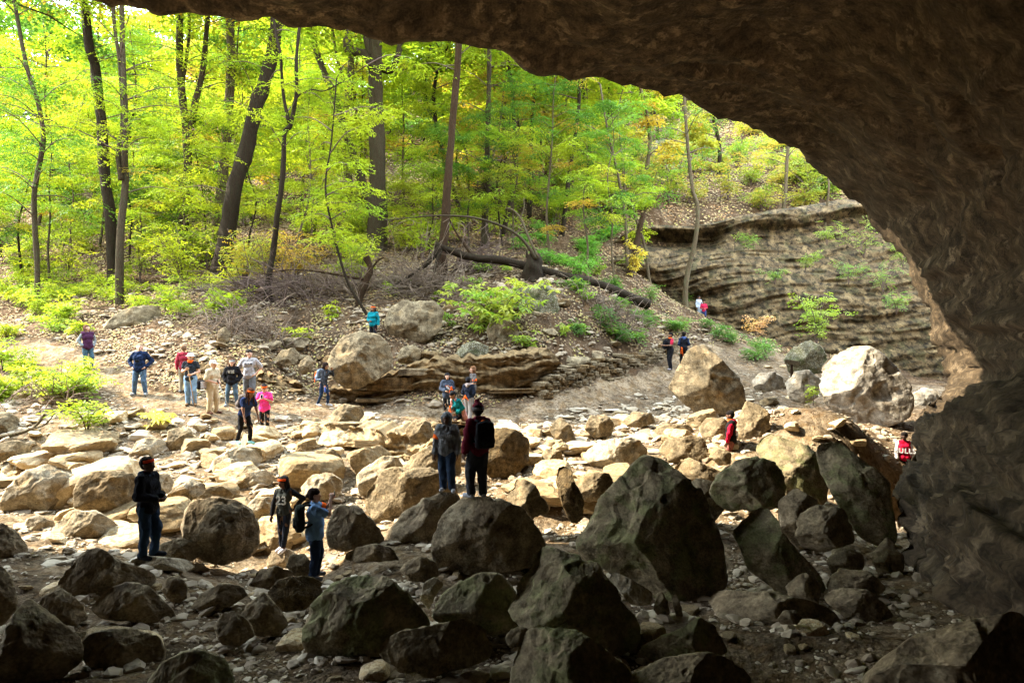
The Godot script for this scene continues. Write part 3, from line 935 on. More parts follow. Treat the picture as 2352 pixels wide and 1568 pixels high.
	boulder("great tan boulder with a smooth sunlit face overhanging the trail", [750,840,760,805,785,778,830,762,870,768,895,790,903,825,885,860,850,882,820,893,790,890,765,872], 26.3, 0.8, "sandstone", 5)
	boulder("split boulder with a deep cleft on the mound behind the girl in teal", [880,745,890,710,925,690,960,688,1000,690,1020,715,1018,750,990,778,940,792,900,784], 29.5, 0.8, "sandstone", 4)
	boulder("dark rounded boulder under the broad-leaved shrub on the mound", [1115,760,1125,735,1160,728,1190,745,1190,780,1165,800,1130,794], 30.0, 0.8, "brown_stone", 4)
	boulder("mossy ridged boulder on bare earth above the bedded ledge", [1045,815,1060,790,1090,783,1125,795,1120,815,1085,830,1055,828], 28.8, 0.8, "lichen_stone", 4)
	boulder("small cracked boulder beside the great tan overhanging boulder", [910,815,925,795,950,790,968,805,965,825,935,838,915,833], 27.8, 0.8, "sandstone", 3)
	boulder("long leaning brown boulder in the woods behind the woman in the vest", [228,770,245,735,285,710,330,700,365,705,372,730,330,760,280,792,240,795], 30.0, 0.8, "sandstone", 4)
	boulder("thin upright grey stone standing on the leafy slope", [497,785,500,760,515,748,530,765,525,785,508,800], 27.0, 0.6, "sandstone", 3)
	boulder("grey boulder half sunk in rubble left of the great tan boulder", [630,825,645,805,675,798,690,815,680,838,650,843], 27.0, 0.8, "sandstone", 4)
	boulder("tilted grey block leaning beside the half sunk boulder", [683,850,690,828,710,815,722,830,715,852,695,860], 26.6, 0.8, "sandstone", 3)
	boulder("round brown boulder behind the man in khaki", [455,828,470,812,495,812,505,825,490,842,465,842], 26.5, 0.8, "sandstone", 3)
	boulder("leaf-strewn grey boulder at the foot of the big leaning tree", [420,690,440,665,475,648,505,665,510,690,470,710,430,710], 35.0, 0.8, "lichen_stone", 4)
	boulder("pale grey boulder behind the broad-leaved shrub on the mound", [1160,690,1190,660,1240,650,1275,665,1285,710,1270,745,1240,745,1200,730], 32.0, 0.8, "lichen_stone", 4)
	boulder("rough porous rock mass behind the boy in the maroon hoodie", [1085,1060,1095,1000,1140,980,1190,985,1215,1010,1215,1060,1190,1090,1130,1100], 18.0, 0.8, "porous_stone", 4)
	boulder("broad low grey boulder with a peaked back near the man in black", [120,1340,150,1300,190,1265,225,1258,280,1285,330,1305,365,1330,340,1350,260,1370,180,1380], 10.8, 0.9, "brown_stone", 4)
	boulder("dark whale-backed boulder before the broad low peaked boulder", [205,1395,240,1350,290,1335,340,1345,385,1385,415,1425,380,1445,300,1430,230,1420], 9.8, 0.8, "brown_stone", 4)
	boulder("dark square-shouldered boulder in front of the whale-backed boulder", [180,1500,195,1460,240,1445,310,1445,360,1460,382,1495,370,1530,300,1560,220,1555], 8.4, 0.8, "brown_stone", 4)
	boulder("rough greenish boulder beside the dark square-shouldered boulder", [330,1568,370,1520,420,1495,470,1490,510,1510,540,1560,530,1640,340,1640], 7.6, 0.8, "mossy_stone", 4)
	boulder("very dark peaked boulder with steep folded sides", [0,1500,15,1440,50,1380,65,1365,100,1400,150,1440,190,1470,190,1520,130,1565,30,1580,-60,1570], 8.0, 0.8, "brown_stone", 4)
	boulder("dark boulder behind the very dark peaked boulder", [80,1400,95,1370,140,1350,190,1390,205,1420,160,1445,110,1435], 9.6, 0.8, "brown_stone", 4)
	boulder("black rounded boulder beside the very dark peaked boulder", [-60,1400,-40,1300,0,1292,30,1330,42,1400,0,1440], 9.0, 0.8, "brown_stone", 4)
	boulder("shaded brown boulder below the big sunlit cream boulder", [-50,1280,-40,1215,0,1200,40,1215,65,1260,50,1290,0,1305], 12.0, 0.8, "brown_stone", 4)
	boulder("dark wedge boulder with a steep left flank near the loose rubble", [545,1420,570,1385,605,1358,640,1390,662,1430,640,1462,590,1460], 9.6, 0.8, "brown_stone", 4)
	boulder("small dark boulder leaning on the dark wedge boulder", [490,1455,505,1410,540,1400,575,1430,585,1460,550,1485,510,1480], 9.2, 0.8, "brown_stone", 4)
	boulder("wrinkled grey boulder at the feet of the woman taking a picture", [610,1360,640,1330,700,1320,740,1335,745,1365,700,1400,650,1405], 10.2, 0.8, "porous_stone", 4)
	boulder("dark grey flat block behind the wrinkled grey boulder", [568,1345,585,1310,630,1300,670,1310,675,1335,630,1355], 11.0, 0.8, "brown_stone", 4)
	boulder("low brown boulder with rough layered top near the dark wedge boulder", [435,1395,460,1360,510,1338,555,1345,570,1365,530,1392,480,1405], 10.5, 0.8, "brown_stone", 4)
	boulder("small squat grey boulder beside the whale-backed boulder", [370,1360,380,1325,410,1318,430,1345,430,1375,400,1390], 10.5, 0.8, "brown_stone", 3)
	boulder("flat layered stone slab under the man in black", [268,1290,330,1276,420,1283,462,1295,430,1312,330,1308], 12.0, 1.5, "limestone", 4)
	boulder("slanting tan slab behind the man in black", [345,1270,370,1245,420,1235,455,1250,470,1270,440,1288,390,1285], 12.8, 0.8, "sandstone", 4)
	boulder("brown boulder under the girl with hand on hip", [605,1285,625,1264,660,1260,690,1275,700,1300,670,1312,620,1310], 14.7, 0.8, "brown_stone", 4)
	boulder("pale upright slab beside the woman taking a picture", [655,1300,665,1275,700,1270,720,1300,715,1330,680,1328], 13.2, 0.6, "sandstone", 3)
	boulder("small cream boulder beside the pale smooth boulder", [45,1220,60,1190,90,1182,125,1200,120,1228,80,1236], 14.0, 0.8, "limestone", 3)
	boulder("small white stone wedged between cream boulder and hollowed boulder", [145,1125,165,1105,180,1120,175,1150,155,1162], 15.8, 0.8, "limestone", 3)
	boulder("pale wedge slab beside the man in black's chest", [375,1150,400,1115,440,1098,475,1110,470,1132,430,1155], 16.0, 0.8, "limestone", 4)
	boulder("low tan boulder below the dead branch on the bank", [-30,1040,0,1015,40,1010,75,1025,60,1048,0,1060], 19.0, 0.8, "sandstone", 4)
	boulder("crumbling tan boulder above the dead branch on the bank", [-40,990,-20,950,20,945,45,960,40,985,0,1005], 20.0, 0.8, "sandstone", 4)
	boulder("layered pale slab leaning behind the dark domed boulder", [1395,1330,1410,1312,1450,1330,1500,1360,1495,1390,1450,1390], 9.8, 0.6, "limestone", 4)
	boulder("small pointed stone standing at the foot of the brown pyramid boulder", [1500,1400,1508,1365,1520,1355,1535,1380,1540,1412,1515,1418], 9.7, 0.7, "sandstone", 3)
	boulder("thin splinter of rock upright beside the small pointed stone", [1540,1370,1552,1358,1565,1390,1570,1415,1555,1420], 9.7, 0.6, "sandstone", 3)
	boulder("rough whitish boulder half hidden behind the rounded olive boulder", [965,1380,970,1340,1000,1325,1020,1340,1000,1370,985,1402], 9.9, 0.8, "limestone", 4)
	boulder("small grey boulder wedged between loaf-shaped and rounded olive boulders", [1160,1465,1175,1440,1210,1440,1225,1460,1200,1485,1170,1488], 8.2, 0.8, "sandstone", 3)
	boulder("overhanging brown outcrop on the slope behind the tall leaning trunk", [1075,470,1080,420,1130,395,1220,385,1290,395,1315,410,1240,445,1170,480,1110,495], 56.0, 0.9, "cliff_rock", 4)
	boulder("pale lichened outcrop high on the leafy slope", [1478,370,1485,335,1520,318,1560,330,1570,365,1540,385,1500,388], 76.0, 0.8, "lichen_stone", 4)
	boulder("dark block filling the gap behind the brown pyramid boulder", [1560,1130,1600,1095,1650,1110,1670,1160,1640,1200,1580,1190], 14.8, 0.8, "brown_stone", 4)
	boulder("shadowed boulder jammed between the cracked boulder and dark rounded boulder", [1790,1150,1830,1120,1880,1150,1890,1230,1840,1265,1790,1225], 13.8, 0.8, "brown_stone", 4)
	boulder("flat dark stone lying before the grey block in the hollow", [1890,1340,1930,1305,2000,1312,2040,1350,2000,1385,1920,1385], 11.0, 0.9, "brown_stone", 4)
	boulder("small dark boulder at the foot of the tipped grey slab", [1800,1345,1850,1312,1890,1340,1880,1390,1820,1392], 10.8, 0.8, "brown_stone", 3)
	boulder("dark wedge stuck between leaning slab and buttress wall", [2000,1270,2040,1232,2080,1280,2070,1340,2020,1345], 12.4, 0.8, "brown_stone", 4)
	boulder("broad tan boulder beside the egg-shaped stone in the wash", [690,1120,715,1090,760,1085,790,1105,780,1140,735,1150,700,1145], 17.2, 0.8, "limestone", 4)
	boulder("low cream block before the flat-bottomed cream boulder", [560,1165,590,1140,630,1142,650,1165,620,1190,580,1188], 16.2, 0.8, "limestone", 4)
	boulder("rounded tan boulder in front of the stacked flat stones", [700,1060,725,1035,765,1030,790,1050,775,1078,725,1082], 18.8, 0.8, "sandstone", 4)
	boulder("pale slab-sided block between hollowed boulder and pale wedge slab", [330,1120,350,1090,385,1085,400,1105,385,1140,345,1145], 16.6, 0.8, "limestone", 4)
	boulder("tan boulder on the rubble bank left of the porous rock mass", [930,985,955,962,990,970,1000,1000,975,1018,940,1012], 19.6, 0.8, "sandstone", 4)
	boulder("grey block beside the tan humped boulder", [1230,1060,1255,1030,1290,1035,1300,1065,1270,1085,1240,1082], 18.4, 0.8, "sandstone", 4)
	boulder("squarish tan block below the trail near the pointed boulder", [1340,985,1355,955,1390,950,1410,970,1405,1000,1365,1008], 21.5, 0.8, "sandstone", 4)
	boulder("upright tan slab among rubble near the squarish tan block", [1260,985,1285,955,1310,975,1325,1015,1300,1025,1275,1010], 21.0, 0.6, "sandstone", 4)
	boulder("low brown boulder at the edge of the path before the tall pointed boulder", [1430,965,1455,945,1500,950,1510,970,1470,982,1440,980], 22.5, 0.8, "sandstone", 4)

# ---------- ledges, walls and loose stones ----------
func chunk_mesh(seed_: int, level: int, nplanes: int, flatness: float, rough: float, flat := false) -> ArrayMesh:
	# a broken block: the part of space inside random planes
	var r := RandomNumberGenerator.new()
	r.seed = seed_ * 131 + 17
	var pl := [[Vector3(r.randf_range(-0.2, 0.2), 1, r.randf_range(-0.2, 0.2)).normalized(), r.randf_range(0.72, 0.9)], [Vector3(r.randf_range(-0.2, 0.2), -1, r.randf_range(-0.2, 0.2)).normalized(), 0.8]]
	for i in nplanes:
		var a := TAU * (i + r.randf_range(-0.25, 0.25)) / nplanes
		pl.append([Vector3(cos(a), r.randf_range(-0.45, 0.7), sin(a)).normalized(), r.randf_range(0.62, 0.95)])
	var sp: Array = sphere(level)
	var v := PackedVector3Array()
	var off := Vector3(seed_ * 2.3, 0, seed_ * 1.1)
	for n: Vector3 in sp[0]:
		var k := 1.15
		for p in pl:
			var d: float = n.dot(p[0])
			if d > 0.05: k = minf(k, p[1] / d)
		var q := n * k
		q *= 1.0 + rough * (0.10 * nz.get_noise_3dv(q * 1.6 + off) + 0.05 * nz.get_noise_3dv(q * 4.5 + off))
		v.append(Vector3(q.x, q.y * flatness, q.z))
	return mesh_from(v, sp[1], null, flat)

func slab_mesh(seed_: int) -> ArrayMesh:
	# an irregular plate one metre across and one thick, its edge broken into thinner beds
	var r := RandomNumberGenerator.new()
	r.seed = seed_ * 53 + 3
	var n := 18
	var v := PackedVector3Array()
	var idx := PackedInt32Array()
	var ring := []
	for k in n:
		var a := TAU * (k + r.randf_range(-0.35, 0.35)) / n
		var c := cos(a)
		var s := sin(a)
		ring.append(Vector2(signf(c) * pow(absf(c), 0.45), signf(s) * pow(absf(s), 0.45)) * r.randf_range(0.43, 0.53))
	var lv := [[-0.5, 0.93], [-0.46, 0.99]]
	var y := -0.46
	while y < 0.3:
		var inset := r.randf_range(0.90, 1.03)
		lv.append([y + 0.03, inset])
		y += r.randf_range(0.18, 0.4)
		lv.append([minf(y, 0.42), inset + r.randf_range(-0.02, 0.02)])
	lv.append([0.5, r.randf_range(0.86, 0.96)])
	for l in lv:
		for k in n:
			var q: Vector2 = ring[k] * l[1] * r.randf_range(0.97, 1.03)
			v.append(Vector3(q.x, l[0] + r.randf_range(-0.03, 0.03), q.y))
	var m := lv.size()
	for l in m - 1:
		for k in n:
			var a := l * n + k
			var b := l * n + (k + 1) % n
			idx.append_array([a, b, a + n, b, b + n, a + n])
	v.append(Vector3(0, -0.5, 0))
	v.append(Vector3(0, 0.53, 0))
	for k in n:
		idx.append_array([m * n, (k + 1) % n, k])
		idx.append_array([m * n + 1, (m - 1) * n + k, (m - 1) * n + (k + 1) % n])
	return mesh_from(v, idx, null, true)

# courses of bedded stone along a line; each slab is a piece of its own
func ledge(label: String, piece: String, line_px: Array, heights: Array, course: Vector2, length: Vector2, setback: float, mat_names: Array, meshes: Array, jitter := 1.0) -> void:
	var p := PackedVector3Array()
	for q in line_px:
		var w := at(q[0], q[1], q[2])
		p.append(w)
	var line := smooth_line(p, 6)
	var root := base("rock_ledge" if piece == "slab" else "stone_wall", line[line.size() / 2])
	tag(root, label, "ledge" if piece == "slab" else "wall")
	if piece == "slab":
		var ln := smooth_line(line, 5)
		var rows := 44
		var mv := PackedVector3Array()
		var seed_ := line[0].x * 3.0
		for i in ln.size():
			var m := float(i) / (ln.size() - 1) * (heights.size() - 1)
			var h0 := mini(int(m), heights.size() - 2)
			var hh: float = lerpf(heights[h0], heights[h0 + 1], m - h0) * clampf(minf(i, ln.size() - 1 - i) / 6.0, 0.1, 1.0)
			var t := (ln[mini(i + 1, ln.size() - 1)] - ln[maxi(i - 1, 0)]).normalized()
			var back := Vector3(t.z, 0, -t.x).normalized()
			if back.z > 0.0: back = -back
			var q := ln[i] + back * 0.25
			var gy := ground(q.x, q.z) - 0.15
			var al := i * 0.11
			hh += 0.12 * nz.get_noise_2d(al * 1.3, seed_) + 0.15
			for k in rows:
				var f := minf(k / 33.0, 1.0)
				var y := f * hh
				var warp := 0.10 * nz.get_noise_2d(al * 0.5, y * 1.2 + seed_)
				var o := bedding((y + warp) * 5.0 + seed_, al * 0.22, 0.26) + bedding((y + warp) * 13.0 + seed_, al * 0.45, 0.13) + 0.10 * nf.get_noise_2d(al * 1.6, y * 3.0 + seed_) + 0.20 * nz.get_noise_2d(al * 0.35, seed_)
				o += setback * 3.0 * f + 0.10 * (1.0 - f) * (1.0 - f)
				var over := 0.0 if k < 34 else (k - 33) * 0.12
				mv.append(Vector3(q.x, gy + y + over * 0.10 + 0.03 * nz.get_noise_2d(al * 2.0, k * 0.9) - (0.25 if k == rows - 1 else 0.0), q.z) + back * (o + over) - root.position)
		put(mesh_from(mv, grid_index(rows, ln.size(), true)), "bedrock", mats[mat_names[0]], root)
	var total := 0.0
	for i in line.size() - 1: total += line[i].distance_to(line[i + 1])
	var y := -0.12
	var row := 0
	while y < 3.0:
		var th := rng.randf_range(course.x, course.y)
		var s := rng.randf_range(-0.6, 0.0)
		var any := false
		while s < total:
			var ln := rng.randf_range(length.x, length.y) * rng.randf_range(0.7, 1.2)
			var m := clampf((s + ln * 0.5) / total, 0.0, 1.0)
			var hh: float = lerpf(heights[mini(int(m * (heights.size() - 1)), heights.size() - 2)], heights[mini(int(m * (heights.size() - 1)), heights.size() - 2) + 1], fposmod(m * (heights.size() - 1), 1.0))
			if y + th * 0.5 < hh + rng.randf_range(-0.12, 0.10) and (piece != "slab" or rng.randf() < 0.16 + 0.5 * smoothstep(0.6, 1.0, y / maxf(hh, 0.05))):
				any = true
				var f := m * (line.size() - 1)
				var i := mini(int(f), line.size() - 2)
				var q := line[i].lerp(line[i + 1], f - i)
				var t := (line[i + 1] - line[i]).normalized()
				var back := Vector3(t.z, 0, -t.x).normalized()
				if back.z > 0.0: back = -back
				var depth := rng.randf_range(0.6, 1.0)
				var o := put(meshes[rng.randi() % meshes.size()], piece, mats[mat_names[rng.randi() % mat_names.size()]], root)
				var gy := ground(q.x, q.z)
				o.position = q + back * (depth * 0.42 + setback * row + rng.randf_range(-0.10, 0.12) * jitter) - root.position
				o.position.y = gy + y + th * 0.5 - root.position.y
				o.basis = Basis(Vector3.UP, atan2(-t.z, t.x) + rng.randf_range(-0.12, 0.12) * jitter + (PI if rng.randf() < 0.5 else 0.0)) * Basis(Vector3(1, 0, 0.3).normalized(), rng.randf_range(-0.07, 0.07) * jitter) * Basis.from_scale(Vector3(ln * 1.04, th * 1.06, depth))
			s += ln
		if not any and y > 0.5: break
		y += th * 0.96
		row += 1

func make_ledges() -> void:
	var slabs := []
	for i in 9: slabs.append(slab_mesh(i + 1))
	var blocks := []
	for i in 6: blocks.append(slab_mesh(i + 40))
	ledge("bedded brown rock ledge along the trail under the great tan boulder", "slab", [[745,932,26.3],[850,935,26.6],[960,938,26.7],[1080,938,26.7],[1200,930,27.0],[1300,908,28.2]], [0.25, 0.75, 1.15, 1.45, 1.65, 1.35], Vector2(0.09, 0.30), Vector2(0.9, 2.8), 0.02, ["ledge_stone", "ledge_stone", "brown_stone"], slabs, 0.8)
	ledge("dry-stacked stone wall curving along the trail towards the tall pointed boulder", "stone", [[1255,925,27.2],[1340,900,28.8],[1430,878,30.6],[1500,858,32.2],[1560,838,34.0]], [0.75, 0.9, 0.8, 0.55, 0.4], Vector2(0.10, 0.22), Vector2(0.22, 0.55), 0.05, ["ledge_stone", "sandstone", "brown_stone"], blocks, 1.4)
	ledge("broken sunlit ledge of stacked flat stones below the trail", "slab", [[640,1005,21.6],[720,1020,21.0],[820,1032,20.6],[920,1042,20.2],[1000,1050,19.8],[1060,1040,19.6]], [0.2, 0.45, 0.7, 0.85, 0.85, 0.6], Vector2(0.08, 0.24), Vector2(0.4, 1.6), 0.13, ["wash_stone_c", "ledge_stone", "sandstone", "wash_stone_b"], slabs, 3.0)
	ledge("low ledge of thin limestone beds on the bank behind the group of hikers", "slab", [[330,893,25.0],[400,905,24.6],[470,912,24.5],[560,915,24.7],[640,912,25.2],[720,905,26.2]], [0.15, 0.45, 0.5, 0.4, 0.5, 0.35], Vector2(0.07, 0.14), Vector2(0.3, 0.9), 0.14, ["ledge_stone", "wash_stone_c"], slabs, 2.6)
	ledge("flat pale bedrock shelf beside the big sunlit cream boulder", "slab", [[-90,1085,17.6],[20,1082,17.8],[110,1070,18.2],[200,1062,18.6],[280,1062,18.8]], [0.35, 0.4, 0.35, 0.25, 0.1], Vector2(0.12, 0.2), Vector2(1.0, 2.4), 0.3, ["wash_stone", "wash_stone_c"], slabs, 1.0)

func near_boulder(p: Vector3) -> bool:
	return false

func loose(called: String, label: String, group: String, poly: Array, count: int, size: Vector2, meshes: Array, mat_names: Array, sink := 0.25) -> void:
	var pg := PackedVector2Array()
	var lo := Vector2(1e6, 1e6)
	var hi := -lo
	for q in poly:
		var w := Vector2(q[0], q[1])
		pg.append(w)
		lo = lo.min(w)
		hi = hi.max(w)
	var done := 0
	var tries := 0
	while done < count and tries < count * 20:
		tries += 1
		var q := Vector2(rng.randf_range(lo.x, hi.x), rng.randf_range(lo.y, hi.y))
		if not Geometry2D.is_point_in_polygon(q, pg): continue
		var p := hit(q.x, q.y)
		if p.y < -100.0 or (p.z < -20.0 and path_distance(p.x, p.z) < 0.75): continue
		var s := size.x * pow(size.y / size.x, pow(rng.randf(), 1.8)) * 0.5
		var o := put(meshes[rng.randi() % meshes.size()], called, mats[mat_names[rng.randi() % mat_names.size()]])
		var sq := Vector3(s * rng.randf_range(0.8, 1.5), s * rng.randf_range(0.55, 1.0), s * rng.randf_range(0.8, 1.2))
		o.basis = Basis(slope_normal(p.x, p.z).cross(Vector3.UP).normalized() if false else Vector3.RIGHT.rotated(Vector3.UP, rng.randf() * TAU), rng.randf_range(-0.35, 0.35)) * Basis(Vector3.UP, rng.randf() * TAU) * Basis.from_scale(sq)
		o.position = p + Vector3(0, sq.y * (0.8 - sink * 2.0), 0)
		var near_ := ""
		var best := 1e9
		for q2 in boulder_spots:
			var dd: float = p.distance_to(q2[0]) - q2[1]
			if dd < best:
				best = dd
				near_ = q2[2]
		tag(o, label + " near the " + near_, "stone", group)
		done += 1

func make_stones() -> void:
	var ch := []
	for i in 9: ch.append(chunk_mesh(i + 3, 3, 4 + i % 4, 0.75 if i % 3 else 0.5, 0.45, true))
	loose("stone", "loose pale limestone block", "rubble blocks in the sunlit wash", [[0,1050],[300,1010],[700,985],[1000,1060],[830,1110],[620,1280],[380,1260],[0,1240]], 84, Vector2(0.4, 1.6), ch, ["wash_stone_b", "wash_stone_c", "wash_stone", "rubble_stone"])
	loose("stone", "tan broken bank stone", "rubble blocks below the trail", [[60,900],[300,930],[480,960],[700,960],[1100,965],[1400,955],[1540,905],[1560,960],[1250,1060],[1000,1000],[640,1000],[200,1040],[0,1010]], 58, Vector2(0.22, 0.85), ch, ["wash_stone_b", "wash_stone_c", "wash_stone", "rubble_stone"])
	loose("stone", "loose angular floor stone", "stones on the shaded shelter floor", [[40,1340],[420,1300],[760,1300],[1000,1330],[1300,1230],[1500,1400],[2040,1440],[1900,1568],[40,1568]], 56, Vector2(0.16, 0.62), ch, ["wash_stone_b", "wash_stone_c", "wash_stone", "rubble_stone"])
	loose("stone", "loose tan rubble block", "rubble blocks near the pointed boulder", [[1180,1000],[1400,960],[1520,930],[1700,1000],[1720,1090],[1400,1160],[1240,1200],[1180,1090]], 48, Vector2(0.35, 1.3), ch, ["wash_stone_b", "wash_stone_c", "wash_stone", "rubble_stone"])
	loose("stone", "grey weathered hillside stone", "stones on the hillside", [[380,790],[700,740],[1000,720],[1300,640],[1480,740],[1420,820],[1250,850],[900,840],[620,850]], 40, Vector2(0.25, 1.1), ch, ["sandstone", "brown_stone", "ledge_stone"])
	loose("stone", "pale chute stone", "blocks in the chute", [[1700,770],[1850,800],[1900,960],[2060,1060],[1960,1060],[1760,960],[1720,880]], 14, Vector2(0.3, 0.9), ch, ["wash_stone", "wash_stone_b", "sandstone"])
	# gravel: too much to count
	var gm := [chunk_mesh(51, 1, 4, 0.45, 2.0, true), chunk_mesh(52, 1, 4, 0.6, 2.2, true), chunk_mesh(53, 1, 3, 0.28, 2.0, true)]
	var lists := [[], [], []]
	var cols := [[], [], []]
	var pale := Color(0.56, 0.49, 0.37)
	var tan_ := Color(0.33, 0.26, 0.17)
	var brown := Color(0.20, 0.145, 0.09)
	var tries := 0
	while tries < 46000:
		tries += 1
		var z := -6.0 - 26.0 * pow(rng.randf(), 0.9)
		var x := rng.randf_range(-0.8, 0.8) * -z
		if z < -24.0 and rng.randf() < 0.6: continue
		var patch := nz.get_noise_2d(x * 0.5 + 11.0, z * 0.5)
		if patch < rng.randf_range(-0.45, 0.5): continue
		var k := rng.randi() % 3
		var s := 0.016 * pow(7.0, pow(rng.randf(), 3.2))
		if z < -11.0: s *= 1.35
		if z < -20.0 and path_distance(x, z) < 0.6: s *= 0.35
		var b := Basis(Vector3.UP, rng.randf() * TAU) * Basis(Vector3.RIGHT, rng.randf_range(-0.5, 0.5)) * Basis.from_scale(Vector3(s * rng.randf_range(0.8, 1.5), s, s))
		lists[k].append(Transform3D(b, Vector3(x, ground(x, z) + s * 0.15, z)))
		var c := brown.lerp(tan_, rng.randf()).lerp(pale, pow(rng.randf(), 3.0) * 0.8)
		cols[k].append(c)
	# hillside rubble
	for i in 3200:
		var z := -23.0 - 15.0 * rng.randf()
		var u := rng.randf_range(150.0, 1650.0)
		var x := (u - CX) * -z / F
		if z > path_z(x) - 0.5: continue
		if nz.get_noise_2d(x * 0.35 + 30.0, z * 0.35) < rng.randf_range(-0.5, 0.4): continue
		var k := rng.randi() % 3
		var s := 0.05 * pow(5.0, pow(rng.randf(), 1.8))
		lists[k].append(Transform3D(Basis(Vector3.UP, rng.randf() * TAU) * Basis(Vector3.RIGHT, rng.randf_range(-0.5, 0.5)) * Basis.from_scale(Vector3(s * rng.randf_range(0.8, 1.5), s, s)), Vector3(x, ground(x, z) + s * 0.15, z)))
		cols[k].append(brown.lerp(tan_, rng.randf() * 0.7))
	# broken rubble on the bank between the trail and the wash
	for i in 3600:
		var z := -18.5 - 11.0 * rng.randf()
		var u := rng.randf_range(0.0, 1720.0)
		var x := (u - CX) * -z / F
		if z < path_z(x) + 0.85: continue
		if nz.get_noise_2d(x * 0.5 + 60.0, z * 0.5) < rng.randf_range(-0.7, 0.3): continue
		var k := rng.randi() % 3
		var s := 0.05 * pow(6.0, pow(rng.randf(), 1.9))
		lists[k].append(Transform3D(Basis(Vector3.UP, rng.randf() * TAU) * Basis(Vector3.RIGHT, rng.randf_range(-0.6, 0.6)) * Basis.from_scale(Vector3(s * rng.randf_range(0.8, 1.6), s, s)), Vector3(x, ground(x, z) + s * 0.1, z)))
		cols[k].append(brown.lerp(tan_, rng.randf()).lerp(pale, pow(rng.randf(), 3.0) * 0.8))
	for q in boulder_spots:
		var c: Vector3 = q[0]
		if c.z < -31.0: continue
		for i in int(26 * q[1] + 16):
			var a := rng.randf() * TAU
			var rr: float = q[1] * rng.randf_range(0.75, 1.35)
			var x := c.x + cos(a) * rr
			var z := c.z + sin(a) * rr * 0.8
			var k := rng.randi() % 3
			var s := 0.03 * pow(5.0, pow(rng.randf(), 1.8))
			lists[k].append(Transform3D(Basis(Vector3.UP, rng.randf() * TAU) * Basis(Vector3.RIGHT, rng.randf_range(-0.5, 0.5)) * Basis.from_scale(Vector3(s * rng.randf_range(0.8, 1.5), s, s)), Vector3(x, ground(x, z) + s * 0.15, z)))
			cols[k].append(brown.lerp(tan_, rng.randf()).lerp(pale, pow(rng.randf(), 3.0) * 0.8))
	for k in 3:
		var o := scatter(gm[k], lists[k], cols[k], "gravel", mats.gravel, null)
		tag(o, ["small pale gravel and chips scattered over the wash and floor", "rounded small rubble spread between the boulders", "flat rock chips littering the wash and shelter floor"][k], "gravel", "", "stuff")

func scatter(mesh: Mesh, xf: Array, cols: Array, called: String, mat: Material, parent: Node) -> MultiMeshInstance3D:
	var mm := MultiMesh.new()
	mm.transform_format = MultiMesh.TRANSFORM_3D
	mm.use_colors = not cols.is_empty()
	mm.mesh = mesh
	mm.instance_count = xf.size()
	for i in xf.size():
		mm.set_instance_transform(i, xf[i])
		if mm.use_colors: mm.set_instance_color(i, cols[i])
	var o := MultiMeshInstance3D.new()
	o.multimesh = mm
	o.material_override = mat
	if parent == null:
		o.name = numbered(called)
		add_child(o)
	else:
		o.name = called
		parent.add_child(o, true)
	return o

# ---------- trees ----------
func landmark(u: float) -> String:
	var best := ""
	var off := 1e9
	for q in [[80, "the crooked slender tree"], [190, "the straight thick dark trunk"], [285, "the double-stemmed tree"], [425, "the forked grey tree"], [512, "the pale straight trunk"], [570, "the big leaning tree"], [655, "the slim forked sapling"], [740, "the leaning grey tree"], [862, "the candelabrum trunk"], [1035, "the tall leaning trunk"], [1118, "the straight thin trunk"], [1200, "the broken stump"], [1290, "the fallen trunk"], [1430, "the thin curved sapling"], [1585, "the slender pale tree"], [1700, "the far cliff"], [1810, "the thin rim tree"], [1920, "the shelter roof edge"]]:
		if absf(u - q[0]) < off:
			off = absf(u - q[0])
			best = q[1]
	return best

var spray_a: ArrayMesh
var spray_b: ArrayMesh
var spray_far: ArrayMesh
var whorl: ArrayMesh
var LIME := [Color(0.31, 0.40, 0.03), Color(0.40, 0.44, 0.035), Color(0.23, 0.34, 0.03)]
var GREEN := [Color(0.10, 0.21, 0.035), Color(0.14, 0.26, 0.04), Color(0.07, 0.16, 0.03)]
var GOLD := [Color(0.42, 0.34, 0.05), Color(0.47, 0.30, 0.05), Color(0.33, 0.36, 0.05)]
var RUST := [Color(0.55, 0.24, 0.08), Color(0.60, 0.34, 0.12), Color(0.50, 0.38, 0.10)]

func leaf(v: PackedVector3Array, idx: PackedInt32Array, p: Vector3, dir: Vector3, up: Vector3, ln: float, wd: float) -> void:
	var s := dir.cross(up).normalized()
	var n := v.size()
	v.append_array([p, p + dir * ln * 0.45 + s * wd * 0.5 + up * wd * 0.16, p + dir * ln - up * ln * 0.12, p + dir * ln * 0.45 - s * wd * 0.5 + up * wd * 0.16])
	idx.append_array([n, n + 2, n + 1, n, n + 3, n + 2])

func leaf_mesh(v: PackedVector3Array, idx: PackedInt32Array) -> ArrayMesh:
	var n := PackedVector3Array()
	for i in range(0, v.size(), 4):
		var q := (v[i + 2] - v[i]).cross(v[i + 1] - v[i + 3]).normalized()
		if q.y < 0.0: q = -q
		var side := (v[i + 1] - v[i + 3]).normalized()
		n.append_array([q, (q - side * 0.3).normalized(), q, (q + side * 0.3).normalized()])
	var b := []
	b.resize(Mesh.ARRAY_MAX)
	b[Mesh.ARRAY_VERTEX] = v
	b[Mesh.ARRAY_NORMAL] = n
	b[Mesh.ARRAY_INDEX] = idx
	var m := ArrayMesh.new()
	m.add_surface_from_arrays(Mesh.PRIMITIVE_TRIANGLES, b)
	return m

